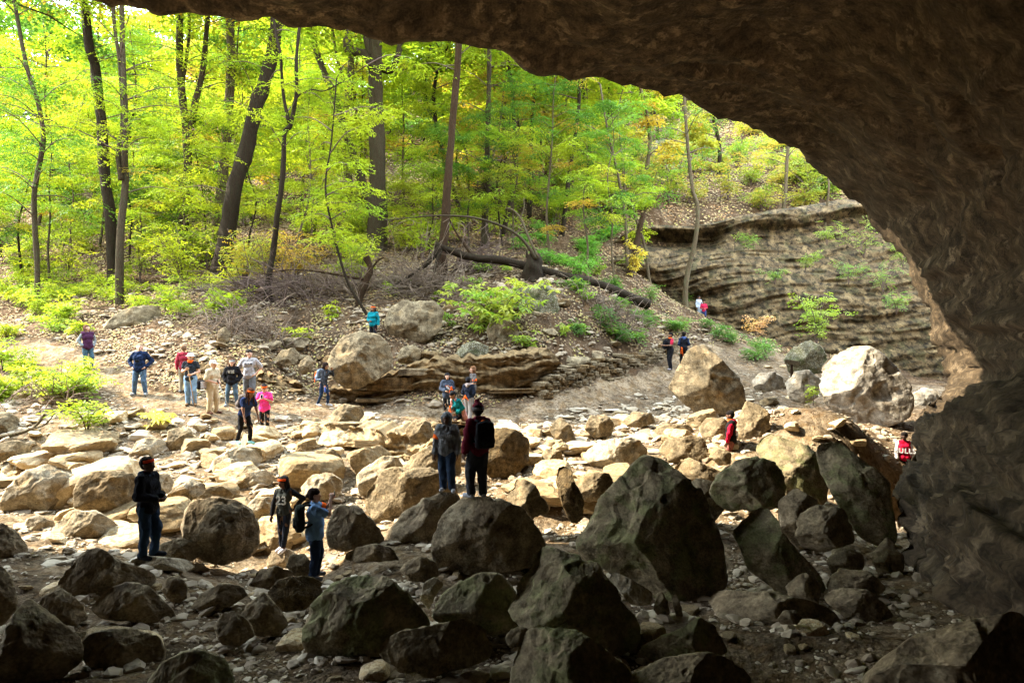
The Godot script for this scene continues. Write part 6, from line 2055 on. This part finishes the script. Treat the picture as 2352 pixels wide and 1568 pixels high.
	var orange := cloth(Color(0.85, 0.13, 0.015))
	if s.has("headband"): band(root, "headband", Hd.call(Vector3(0, 1.650, -0.012)), 0.098 * k, 0.113 * k, 0.048 * k, orange if s.headband is bool else cloth(s.headband), hb * Basis(Vector3.RIGHT, -0.18))
	if s.has("neckband"): band(root, "neckerchief", U.call(Vector3(0, 1.455, 0.012)), 0.085 * k, 0.088 * k, 0.085 * k, orange, up_rot * Basis(Vector3.RIGHT, 0.2))
	if s.has("armband"):
		var a: Array = arms[0] if s.armband > 0 else arms[1]
		var ax: Vector3 = (a[1] - a[0]).normalized()
		band(root, "armband", a[0].lerp(a[1], 0.62), 0.066 * k + loose_ * 0.7, 0.066 * k + loose_ * 0.7, 0.09 * k, orange, Basis(Quaternion(Vector3.UP, ax)))
	if s.has("cap"):
		dome(root, "cap", Hd.call(Vector3(0, 1.640, -0.012)), 0.112 * k, 0.78, -0.05, cloth(s.cap), hb)
		if s.get("brim", "") == "round": dome(root, "brim", Hd.call(Vector3(0, 1.612, -0.005)), 0.165 * k, 0.14, 0.05, cloth(s.cap), hb)
		else: dome(root, "brim", Hd.call(Vector3(0, 1.640, 0.085)), 0.088 * k, 0.16, 0.0, cloth(s.get("brim_color", s.cap)), hb * Basis(Vector3.RIGHT, 0.2))
	if s.has("beanie"):
		dome(root, "beanie", Hd.call(Vector3(0, 1.635, -0.015)), 0.120 * k, 1.0, -0.15, cloth(s.beanie), hb, 0.012)
		band(root, "beanie_cuff", Hd.call(Vector3(0, 1.632, -0.015)), 0.114 * k, 0.123 * k, 0.06 * k, cloth(Color(0.13, 0.13, 0.13)), hb)
		net_part(root, "pompom", [[Hd.call(Vector3(0, 1.765, -0.015)), Hd.call(Vector3(0, 1.775, -0.015)), 0.042 * k, 0.04 * k]], 0.014, 0.01, cloth(s.beanie), 0.02)
	if s.has("glasses"): band(root, "glasses", Hd.call(Vector3(0, 1.592, 0.012)), 0.094 * k, 0.100 * k, 0.024 * k, cloth(Color(0.02, 0.02, 0.02)), hb)
	if s.has("text"):
		var tm := TextMesh.new()
		var ft := SystemFont.new()
		ft.font_names = PackedStringArray(["Droid Sans"])
		ft.font_weight = 800
		tm.font = ft
		tm.text = s.text[0]
		tm.font_size = 64
		tm.pixel_size = s.text[1] / 64.0
		tm.depth = 0.014
		var to := put(tm, "lettering", cloth(s.text[2]), root)
		to.basis = up_rot
		to.position = U.call(Vector3(s.text[3] if s.text.size() > 3 else 0.0, s.text[4] if s.text.size() > 4 else 1.22, 0.112 + loose_ + 0.06 * stout))
	root.set_meta("joints", [])
	root.remove_meta("joints")
	s.arms_at = arms
	s.U = U
	s.Hd = Hd
	s.up_rot = up_rot
	s.root = root
	return root

# things people carry, each a thing of its own
func world_of(s: Dictionary, p: Vector3) -> Vector3:
	return s.root.transform * p

func carry(s: Dictionary, called: String, label: String, category: String, where: Vector3) -> Node3D:
	var o := base(called, world_of(s, where), s.root.rotation.y)
	tag(o, label, category)
	return o

func backpack(s: Dictionary, label: String, c: Color, front := false, size := Vector3(0.30, 0.44, 0.17)) -> void:
	var sgn := 1.0 if front else -1.0
	var stout: float = s.get("stout", 0.0)
	var o := carry(s, "backpack", label, "backpack", s.U.call(Vector3(0, 1.18, sgn * (0.15 + size.z * 0.5 + 0.06 * stout))))
	o.basis = s.root.basis * s.up_rot
	var h := size * 0.5
	var m := cloth(c)
	net_part(o, "bag", [[Vector3(-h.x + 0.08, -h.y + 0.08, 0), Vector3(-h.x + 0.09, h.y - 0.1, 0), 0.085, 0.08], [Vector3(h.x - 0.08, -h.y + 0.08, 0), Vector3(h.x - 0.09, h.y - 0.1, 0), 0.085, 0.08], [Vector3(0, -h.y + 0.08, 0), Vector3(0, h.y - 0.08, 0), 0.09, 0.085]], 0.02, 0.05, m, 0.012)
	net_part(o, "pocket", [[Vector3(-0.06, -h.y * 0.5, sgn * 0.075), Vector3(0.06, -h.y * 0.5, sgn * 0.075), 0.06, 0.06], [Vector3(-0.06, -h.y * 0.1, sgn * 0.07), Vector3(0.06, -h.y * 0.1, sgn * 0.07), 0.05, 0.05]], 0.02, 0.04, m, 0.01)
	for e in [-1, 1]:
		var v := PackedVector3Array()
		var i := PackedInt32Array()
		var z: float = -sgn * (0.17 + 0.05 * stout)
		var q := smooth_line(PackedVector3Array([Vector3(e * 0.09, 0.16, -sgn * 0.03), Vector3(e * 0.105, 0.255, z * 0.6), Vector3(e * 0.115, 0.20, z * 1.55), Vector3(e * 0.13, 0.03, z * 1.75), Vector3(e * 0.165, -0.12, z * 1.0), Vector3(e * 0.13, -0.16, 0)]), 4)
		var rd := PackedFloat32Array()
		rd.resize(q.size())
		rd.fill(0.022)
		tube(v, i, q, rd, 6)
		put(mesh_from(v, i), "strap", m, o)

func bag_at(s: Dictionary, called: String, label: String, where: Vector3, size: Vector3, c: Color, panel = null) -> void:
	var o := carry(s, called, label, "bag", where)
	var h := size * 0.5
	var r := minf(h.z, minf(h.x, h.y)) * 0.9
	net_part(o, "bag", [[Vector3(-h.x + r, -h.y + r, 0), Vector3(-h.x + r, h.y - r, 0), r, r], [Vector3(h.x - r, -h.y + r, 0), Vector3(h.x - r, h.y - r, 0), r, r], [Vector3(0, -h.y + r, 0), Vector3(0, h.y - r, 0), r, r]], 0.016, 0.05, cloth(c), 0.01)
	if panel != null:
		var bm := BoxMesh.new()
		bm.size = Vector3(size.x * 0.72, size.y * 0.7, 0.02)
		var p := put(bm, "flap", cloth(panel), o)
		p.position = Vector3(0, 0, r + 0.004)

func cloth_at(s: Dictionary, label: String, where: Vector3, ln: float, wd: float) -> void:
	# a loose orange bandana hanging in folds
	var o := carry(s, "bandana", label, "bandana", where)
	net_part(o, "cloth", [[Vector3(0, 0.02, 0), Vector3(-wd, -ln, 0.01), 0.024, 0.012], [Vector3(0, 0.02, 0), Vector3(wd * 0.8, -ln * 0.7, 0.0), 0.024, 0.014], [Vector3(-wd * 0.3, -ln * 0.3, 0.01), Vector3(wd * 0.4, -ln * 0.35, 0), 0.018, 0.018]], 0.012, 0.02, cloth(Color(0.85, 0.13, 0.015)), 0.012)

func stick(s: Dictionary, called: String, label: String, a: Vector3, b: Vector3, r: float, c: Color, grip := Color(0.02, 0.02, 0.02)) -> void:
	var o := carry(s, called, label, "stick", b)
	var v := PackedVector3Array()
	var i := PackedInt32Array()
	var p := a - b
	tube(v, i, PackedVector3Array([Vector3.ZERO, p * 0.5 + Vector3(0.01, 0, 0.01), p]), PackedFloat32Array([r * 0.8, r, r]), 7)
	put(mesh_from(v, i), "shaft", cloth(c), o)
	v = PackedVector3Array()
	i = PackedInt32Array()
	tube(v, i, PackedVector3Array([p * 0.93, p * 0.97, p * 1.03]), PackedFloat32Array([r * 1.5, r * 1.8, r * 1.5]), 7)
	put(mesh_from(v, i), "grip", cloth(grip), o)

func gadget(s: Dictionary, called: String, label: String, where: Vector3, size: Vector3, c: Color, turn := 0.0) -> void:
	var o := carry(s, called, label, called.replace("_", " "), where)
	var bm := BoxMesh.new()
	bm.size = size
	var p := put(bm, "case", plain("gadget_%s" % c.to_html(), c, 0.3, 0.5), o)
	p.rotation.x = turn
	var sc := BoxMesh.new()
	sc.size = Vector3(size.x * 0.86, size.y * 0.86, 0.004)
	var q := put(sc, "screen" if called == "phone" else "lens_plate", plain("gadget_glass", Color(0.01, 0.01, 0.012), 0.1, 0.5), p)
	q.position.z = size.z * 0.5 + 0.003

func bottle(s: Dictionary, label: String, where: Vector3, c: Color, tilt := 0.0) -> void:
	var o := carry(s, "water_bottle", label, "bottle", where)
	o.rotation.z = tilt
	var v := PackedVector3Array()
	var i := PackedInt32Array()
	tube(v, i, PackedVector3Array([Vector3(0, -0.1, 0), Vector3(0, -0.09, 0), Vector3(0, 0.04, 0), Vector3(0, 0.075, 0), Vector3(0, 0.1, 0)]), PackedFloat32Array([0.025, 0.033, 0.033, 0.018, 0.013]), 10)
	put(mesh_from(v, i), "bottle", plain("bottle_%s" % c.to_html(), c, 0.15, 0.5), o)
	v = PackedVector3Array()
	i = PackedInt32Array()
	tube(v, i, PackedVector3Array([Vector3(0, 0.1, 0), Vector3(0, 0.122, 0)]), PackedFloat32Array([0.016, 0.016]), 8)
	put(mesh_from(v, i), "bottle_cap", cloth(Color(0.6, 0.1, 0.02)), o)

func on_ground(u: float, v: float, d: float) -> Vector3:
	var p := at(u, v, d)
	p.y = ground(p.x, p.z)
	return p

func make_people() -> void:
	var denim := Color(0.085, 0.14, 0.21)
	var pale_denim := Color(0.17, 0.27, 0.39)
	var dark_denim := Color(0.02, 0.035, 0.065)
	var black := Color(0.012, 0.012, 0.014)
	var fair := Color(0.56, 0.33, 0.23)
	var brown := Color(0.22, 0.11, 0.065)
	var deep := Color(0.085, 0.042, 0.026)
	var s := {}
	s = {"label": "woman in plum vest and grey sleeves standing where the trail enters the wood", "at": on_ground(200, 848, 25.6), "h": 1.67, "yaw": 55.0, "look": 15.0, "nod": -12.0, "skin": fair, "top": [Color(0.20, 0.22, 0.23), 0.95, 0.012], "vest": Color(0.055, 0.018, 0.045), "pants": [Color(0.05, 0.095, 0.13), 0.012], "shoes": Color(0.05, 0.06, 0.08), "hair": Color(0.09, 0.04, 0.025), "style": "mid", "arms": ["pocket", "pocket"]}
	person(s)
	s = {"label": "stout man in navy jacket and jeans standing alone on the trail", "at": on_ground(320, 905, 23.9), "h": 1.80, "yaw": 5.0, "look": 12.0, "nod": -18.0, "stout": 0.22, "skin": fair, "top": [Color(0.012, 0.022, 0.055), 0.95, 0.022], "top_name": "jacket", "pants": [denim, 0.02], "shoes": Color(0.30, 0.30, 0.29), "hair": Color(0.28, 0.19, 0.11), "arms": ["hips", "hips"], "legs": "wide"}
	person(s)
	gadget(s, "compact_camera", "black camera hanging on the chest of the man in navy", s.U.call(Vector3(0, 1.14, 0.19)), Vector3(0.13, 0.08, 0.06), black)
	s = {"label": "person in dark red top behind the man with the white hat", "at": on_ground(422, 925, 24.1), "h": 1.66, "yaw": 190.0, "skin": fair, "top": [Color(0.32, 0.03, 0.05), 0.95, 0.015], "pants": [Color(0.30, 0.25, 0.17), 0.015], "hair": Color(0.2, 0.12, 0.07), "style": "short"}
	person(s)
	s = {"label": "man in white brimmed hat and orange neckerchief leaning on a walking stick", "at": on_ground(437, 931, 23.2), "h": 1.77, "yaw": 12.0, "stout": 0.1, "skin": fair, "top": [Color(0.022, 0.026, 0.032), 0.22, 0.02], "pants": [pale_denim, 0.025], "shoes": Color(0.16, 0.10, 0.055), "hair": Color(0.3, 0.28, 0.25), "cap": Color(0.62, 0.60, 0.56), "brim": "round", "neckband": true, "arms": ["low_front", "front"]}
	person(s)
	stick(s, "walking_stick", "tall wooden walking stick held by the man in the white hat", s.arms_at[1][2] + Vector3(0.06, 0.12, 0.05), Vector3(0.20, 0.0, 0.30), 0.016, Color(0.32, 0.20, 0.10))
	s = {"label": "older man in khaki clothes and pale cap turned sideways with a pole", "at": on_ground(486, 941, 22.7), "h": 1.76, "yaw": 68.0, "lean": 5.0, "skin": fair, "top": [Color(0.46, 0.38, 0.25), 0.42, 0.03], "pants": [Color(0.44, 0.35, 0.22), 0.025], "shoes": Color(0.10, 0.045, 0.03), "hair": Color(0.5, 0.46, 0.4), "cap": Color(0.55, 0.50, 0.42), "arms": ["low_front", "low_front"]}
	person(s)
	bag_at(s, "shoulder_bag", "black and grey shoulder bag at the hip of the khaki man", Vector3(-0.30, 0.98, -0.10), Vector3(0.42, 0.32, 0.18), black, Color(0.42, 0.39, 0.37))
	stick(s, "trekking_pole", "thin trekking pole planted ahead of the khaki man", s.arms_at[1][2] + Vector3(0.03, 0.05, 0.08), Vector3(0.12, 0.0, 0.72), 0.010, Color(0.45, 0.42, 0.36))
	s = {"label": "smiling woman in black hoodie lettered in cream and a grey cap", "at": on_ground(532, 930, 23.5), "h": 1.60, "yaw": 12.0, "skin": fair, "top": [black, 0.95, 0.03], "top_name": "hoodie", "pants": [Color(0.08, 0.13, 0.18), 0.012], "shoes": Color(0.22, 0.25, 0.27), "hair": Color(0.06, 0.03, 0.02), "style": "mid", "cap": Color(0.15, 0.15, 0.14), "arms": ["pocket", "pocket"], "legs": "wide", "text": ["VIE", 0.14, Color(0.55, 0.52, 0.42), 0.0, 1.26]}
	person(s)
	s = {"label": "tall man in grey printed t-shirt with thumbs in his pockets", "at": on_ground(572, 926, 24.0), "h": 1.86, "yaw": 8.0, "look": 40.0, "skin": fair, "stout": 0.06, "top": [Color(0.36, 0.34, 0.34), 0.40, 0.032], "pants": [Color(0.13, 0.135, 0.14), 0.03], "shoes": Color(0.1, 0.1, 0.1), "hair": Color(0.02, 0.018, 0.016), "arms": ["hips", "hips"], "text": ["IN Y TO", 0.085, Color(0.05, 0.05, 0.06), 0.0, 1.27]}
	person(s)
	backpack(s, "olive backpack worn by the tall man in grey", Color(0.06, 0.055, 0.03))
	s = {"label": "girl in navy tee with long hair stepping down onto a sunlit boulder", "at": at(560, 1020, 18.5), "h": 1.56, "yaw": 58.0, "lean": 26.0, "nod": 8.0, "skin": brown, "top": [Color(0.02, 0.035, 0.10), 0.30, 0.016], "pants": [black, 0.004], "pants_name": "leggings", "shoes": Color(0.25, 0.55, 0.52), "hair": Color(0.05, 0.02, 0.012), "style": "long", "headband": true, "arms": ["hang", "hang"], "legs": "step"}
	person(s)
	backpack(s, "patterned grey backpack on the girl stepping down", Color(0.12, 0.10, 0.09))
	s = {"label": "girl in bright pink tee looking down at her phone", "at": on_ground(607, 982, 22.0), "h": 1.58, "yaw": 5.0, "nod": 20.0, "skin": Color(0.40, 0.22, 0.14), "top": [Color(0.80, 0.055, 0.27), 0.34, 0.024], "pants": [black, 0.004], "pants_name": "leggings", "shoes": Color(0.75, 0.60, 0.62), "hair": black, "style": "bun", "headband": true, "arms": ["phone", "phone"]}
	person(s)
	gadget(s, "phone", "white phone held by the girl in pink", (s.arms_at[0][2] + s.arms_at[1][2]) * 0.5 + Vector3(0, 0.07, 0.09), Vector3(0.075, 0.15, 0.012), Color(0.75, 0.75, 0.75), -0.6)
	s = {"label": "woman in dark jacket leaning by the great tan boulder with hand to face", "at": on_ground(742, 932, 25.4), "h": 1.62, "yaw": 72.0, "lean": 10.0, "skin": Color(0.36, 0.20, 0.13), "top": [Color(0.035, 0.038, 0.045), 0.95, 0.014], "top_name": "jacket", "pants": [Color(0.018, 0.035, 0.07), 0.004], "shoes": Color(0.45, 0.45, 0.46), "hair": Color(0.02, 0.012, 0.01), "style": "long", "glasses": true, "arms": ["face", "hang"], "legs": "step"}
	person(s)
	backpack(s, "blue patterned backpack on the woman in the dark jacket", Color(0.14, 0.18, 0.24))
	cloth_at(s, "orange bandana hanging from the blue patterned backpack", s.U.call(Vector3(-0.05, 1.25, -0.36)), 0.34, 0.10)
	bottle(s, "blue water bottle in the hand of the woman in the dark jacket", s.arms_at[1][2] + Vector3(-0.02, -0.16, 0.04), Color(0.03, 0.09, 0.35))
	s = {"label": "girl in teal jacket and orange headband standing on the mound", "at": on_ground(857, 790, 28.7), "h": 1.60, "yaw": -8.0, "nod": 6.0, "skin": brown, "top": [Color(0.005, 0.16, 0.19), 0.95, 0.016], "top_name": "jacket", "pants": [black, 0.006], "hair": black, "style": "mid", "headband": true, "arms": ["", "low_front"]}
	person(s)
	s = {"label": "girl with very long black hair and blue-grey sweatshirt on the trail", "at": on_ground(1027, 950, 25.6), "h": 1.60, "yaw": 8.0, "skin": Color(0.45, 0.28, 0.19), "top": [Color(0.045, 0.058, 0.085), 0.95, 0.028, 0.82], "pants": [black, 0.004, 0.6], "pants_name": "leggings", "shoes": Color(0.25, 0.12, 0.07), "hair": black, "style": "long", "arms": ["front", "low_front"]}
	person(s)
	bottle(s, "clear water bottle held by the girl with very long hair", (s.arms_at[0][2] + s.arms_at[1][2]) * 0.5 + Vector3(0.02, 0.04, 0.08), Color(0.45, 0.47, 0.5), 0.8)
	cloth_at(s, "orange bandana in the hands of the girl with very long hair", s.arms_at[0][2] + Vector3(0.06, -0.02, 0.08), 0.2, 0.09)
	s = {"label": "person in grey top with orange armband half hidden behind another", "at": on_ground(1086, 940, 26.0), "h": 1.72, "yaw": -70.0, "skin": fair, "top": [Color(0.12, 0.11, 0.105), 0.4, 0.02], "pants": [black, 0.01], "hair": Color(0.16, 0.08, 0.04), "style": "mid", "armband": 1, "arms": ["low_front", ""]}
	person(s)
	bag_at(s, "hand_bag", "black bag carried by the half hidden person", Vector3(0.24, 0.93, 0.16), Vector3(0.3, 0.3, 0.14), black)
	s = {"label": "girl in grey sweatpants with orange cloth at her waist seen from behind", "at": on_ground(1076, 950, 25.2), "h": 1.62, "yaw": 155.0, "skin": brown, "top": [Color(0.012, 0.016, 0.028), 0.95, 0.022, 0.92], "hood_down": Color(0.26, 0.22, 0.21), "pants": [Color(0.27, 0.25, 0.235), 0.022], "pants_name": "sweatpants", "shoes": Color(0.4, 0.4, 0.42), "hair": black, "style": "lowbun", "arms": ["low_front", "low_front"]}
	person(s)
	cloth_at(s, "orange cloth tucked at the waist of the girl in sweatpants", s.U.call(Vector3(0.06, 0.98, -0.15)), 0.16, 0.13)
	s = {"label": "girl in teal sweater and red-white scarf climbing down with bent knees", "at": at(1052, 995, 21.2), "h": 1.58, "yaw": -48.0, "lean": 28.0, "nod": 14.0, "skin": brown, "top": [Color(0.004, 0.12, 0.13), 0.95, 0.02], "top_name": "sweater", "pants": [black, 0.006], "hair": black, "style": "lowbun", "arms": ["low_front", "front"], "legs": "bent"}
	person(s)
	var sc := carry(s, "scarf", "red and white patterned scarf hanging round the girl in teal sweater", "scarf", s.U.call(Vector3(0.0, 1.40, 0.0)))
	sc.basis = s.root.basis * s.up_rot
	net_part(sc, "cloth", [[Vector3(-0.09, 0.02, 0.05), Vector3(-0.11, -0.30, 0.14), 0.05, 0.05], [Vector3(0.09, 0.03, 0.02), Vector3(0.17, -0.22, -0.06), 0.05, 0.06], [Vector3(0.17, -0.22, -0.06), Vector3(0.20, -0.62, 0.05), 0.06, 0.09]], 0.018, 0.03, cloth(Color(0.52, 0.24, 0.21)), 0.02)
	cloth_at(s, "orange bandana held by the girl in teal sweater", s.arms_at[1][2] + Vector3(0.03, 0.06, 0.05), 0.22, 0.06)
	s = {"label": "boy in grey hoodie with hood up standing on a domed boulder", "at": at(1026, 1128, 14.6), "h": 1.66, "yaw": -8.0, "nod": 6.0, "skin": deep, "top": [Color(0.12, 0.125, 0.13), 0.95, 0.035], "top_name": "hoodie", "pants": [dark_denim, 0.03], "pants_name": "jeans", "shoes": Color(0.32, 0.32, 0.33), "style": "hood", "armband": -1, "arms": ["", ""], "text": ["BOBCATS", 0.07, Color(0.32, 0.33, 0.34), 0.0, 1.23]}
	person(s)
	s = {"label": "boy in maroon hoodie and striped pompom hat seen from behind", "at": at(1098, 1142, 13.0), "h": 1.76, "yaw": 212.0, "look": -25.0, "skin": deep, "top": [Color(0.11, 0.010, 0.022), 0.95, 0.032], "top_name": "hoodie", "hood_down": Color(0.11, 0.010, 0.022), "pants": [Color(0.035, 0.036, 0.042), 0.028], "shoes": Color(0.35, 0.36, 0.40), "beanie": Color(0.12, 0.014, 0.026), "arms": ["", "hang"]}
	person(s)
	backpack(s, "black drawstring backpack with orange cloth on the boy in maroon", Color(0.010, 0.010, 0.012), false, Vector3(0.40, 0.52, 0.22))
	cloth_at(s, "orange bandana tied on the black drawstring backpack", s.U.call(Vector3(0.02, 1.40, -0.24)), 0.2, 0.12)
	bottle(s, "small clear bottle with orange cap in the hand of the boy in maroon", s.arms_at[1][2] + Vector3(0.0, -0.12, 0.06), Color(0.45, 0.46, 0.48), 1.2)
	s = {"label": "man in red and black shirt with orange neckerchief hugging a black pack", "at": on_ground(1540, 852, 32.0), "h": 1.74, "yaw": -78.0, "skin": brown, "stout": 0.06, "top": [Color(0.025, 0.022, 0.022), 0.35, 0.02], "sleeve": Color(0.42, 0.02, 0.05), "pants": [black, 0.03], "shoes": Color(0.25, 0.22, 0.22), "neckband": true, "arms": ["hug", "hug"]}
	person(s)
	backpack(s, "black backpack hugged to the chest of the man in red and black", Color(0.012, 0.012, 0.013), true)
	s = {"label": "boy in black jacket with blue hood seen from behind by the pointed boulder", "at": on_ground(1571, 845, 32.6), "h": 1.58, "yaw": 178.0, "skin": deep, "top": [Color(0.015, 0.016, 0.022), 0.95, 0.025], "sleeve": Color(0.02, 0.03, 0.07), "hood_down": Color(0.05, 0.08, 0.19), "pants": [black, 0.015], "arms": ["low_front", "low_front"]}
	person(s)
	cloth_at(s, "orange cloth hanging from the pocket of the boy in the blue hood", s.U.call(Vector3(0.13, 0.90, -0.14)), 0.38, 0.06)
	s = {"label": "child in white jacket standing at the foot of the far cliff", "at": on_ground(1606, 730, 47.0), "h": 1.52, "yaw": 20.0, "skin": brown, "top": [Color(0.42, 0.46, 0.52), 0.95, 0.02], "pants": [Color(0.22, 0.25, 0.27), 0.02], "shoes": Color(0.6, 0.6, 0.6), "arms": ["front", ""]}
	person(s)
	s = {"label": "child in red shirt close beside the child in white at the far cliff", "at": on_ground(1617, 736, 46.4), "h": 1.42, "yaw": -15.0, "skin": brown, "top": [Color(0.45, 0.02, 0.06), 0.5, 0.02], "pants": [Color(0.03, 0.04, 0.1), 0.02], "shoes": Color(0.6, 0.6, 0.6), "arms": ["low_front", "low_front"]}
	person(s)
	s = {"label": "boy in black vest over red hoodie walking between the boulders", "at": on_ground(1680, 1080, 18.9), "h": 1.62, "yaw": -105.0, "nod": 12.0, "skin": Color(0.16, 0.08, 0.05), "top": [Color(0.42, 0.008, 0.03), 0.95, 0.022], "vest": Color(0.014, 0.013, 0.014), "hood_down": Color(0.42, 0.008, 0.03), "pants": [Color(0.25, 0.085, 0.065), 0.028], "shoes": black, "neckband": true, "arms": ["hang", "pocket"]}
	s.at.y = at(1680, 1080, 18.9).y
	person(s)
	s = {"label": "boy in red sweatshirt with white sleeves and letters beside the buttress", "at": at(2078, 1112, 20.2), "h": 1.52, "yaw": -22.0, "look": -22.0, "nod": 12.0, "skin": deep, "glasses": true, "top": [Color(0.50, 0.008, 0.035), 0.95, 0.02], "top_name": "sweatshirt", "sleeve": Color(0.62, 0.60, 0.60), "pants": [black, 0.012], "text": ["BULLS", 0.20, Color(0.7, 0.68, 0.68), 0.0, 1.12], "arms": ["", "hang"]}
	person(s)
	cloth_at(s, "orange cloth in the hand of the boy in the red sweatshirt", s.arms_at[1][2] + Vector3(-0.02, -0.12, 0.03), 0.14, 0.04)
	s = {"label": "man in black jacket and red headband standing in profile on a flat slab", "at": at(338, 1283, 12.0), "h": 1.76, "yaw": 86.0, "skin": deep, "top": [Color(0.008, 0.008, 0.010), 0.95, 0.03, 0.86], "top_name": "jacket", "hood_down": Color(0.03, 0.045, 0.075), "pants": [Color(0.015, 0.028, 0.05), 0.02], "pants_name": "jeans", "shoes": black, "headband": Color(0.55, 0.045, 0.012), "arms": ["low_front", "low_front"]}
	person(s)
	s = {"label": "girl in dark jersey numbered 23 with one hand on her hip", "at": at(652, 1266, 14.7), "h": 1.60, "yaw": -12.0, "look": -25.0, "nod": 12.0, "skin": deep, "top": [Color(0.03, 0.034, 0.032), 0.3, 0.012, 0.92], "sleeve": black, "pants": [Color(0.010, 0.013, 0.022), 0.004], "pants_name": "leggings", "shoes": Color(0.50, 0.46, 0.46), "hair": black, "style": "long", "headband": Color(0.80, 0.09, 0.012), "arms": ["akimbo", "hang"], "legs": "crossed", "text": ["23", 0.24, Color(0.36, 0.36, 0.34), -0.01, 1.18]}
	s.top[1] = 0.95
	person(s)
	s = {"label": "woman in light blue tee raising a phone to take a picture", "at": at(722, 1330, 12.9), "h": 1.69, "yaw": 108.0, "stout": 0.26, "skin": fair, "top": [Color(0.13, 0.23, 0.40), 0.36, 0.028, 0.86], "pants": [Color(0.012, 0.02, 0.04), 0.022], "pants_name": "jeans", "shoes": Color(0.12, 0.12, 0.13), "hair": Color(0.02, 0.012, 0.01), "style": "lowbun", "armband": 1, "arms": ["raised", "raised"]}
	person(s)
	backpack(s, "dark green backpack worn by the woman in blue", Color(0.018, 0.022, 0.018), false, Vector3(0.32, 0.50, 0.22))
	gadget(s, "phone", "small phone held up by the woman in blue", (s.arms_at[0][2] + s.arms_at[1][2]) * 0.5 + Vector3(0, 0.10, 0.06), Vector3(0.14, 0.075, 0.012), Color(0.05, 0.05, 0.05), 0.0)
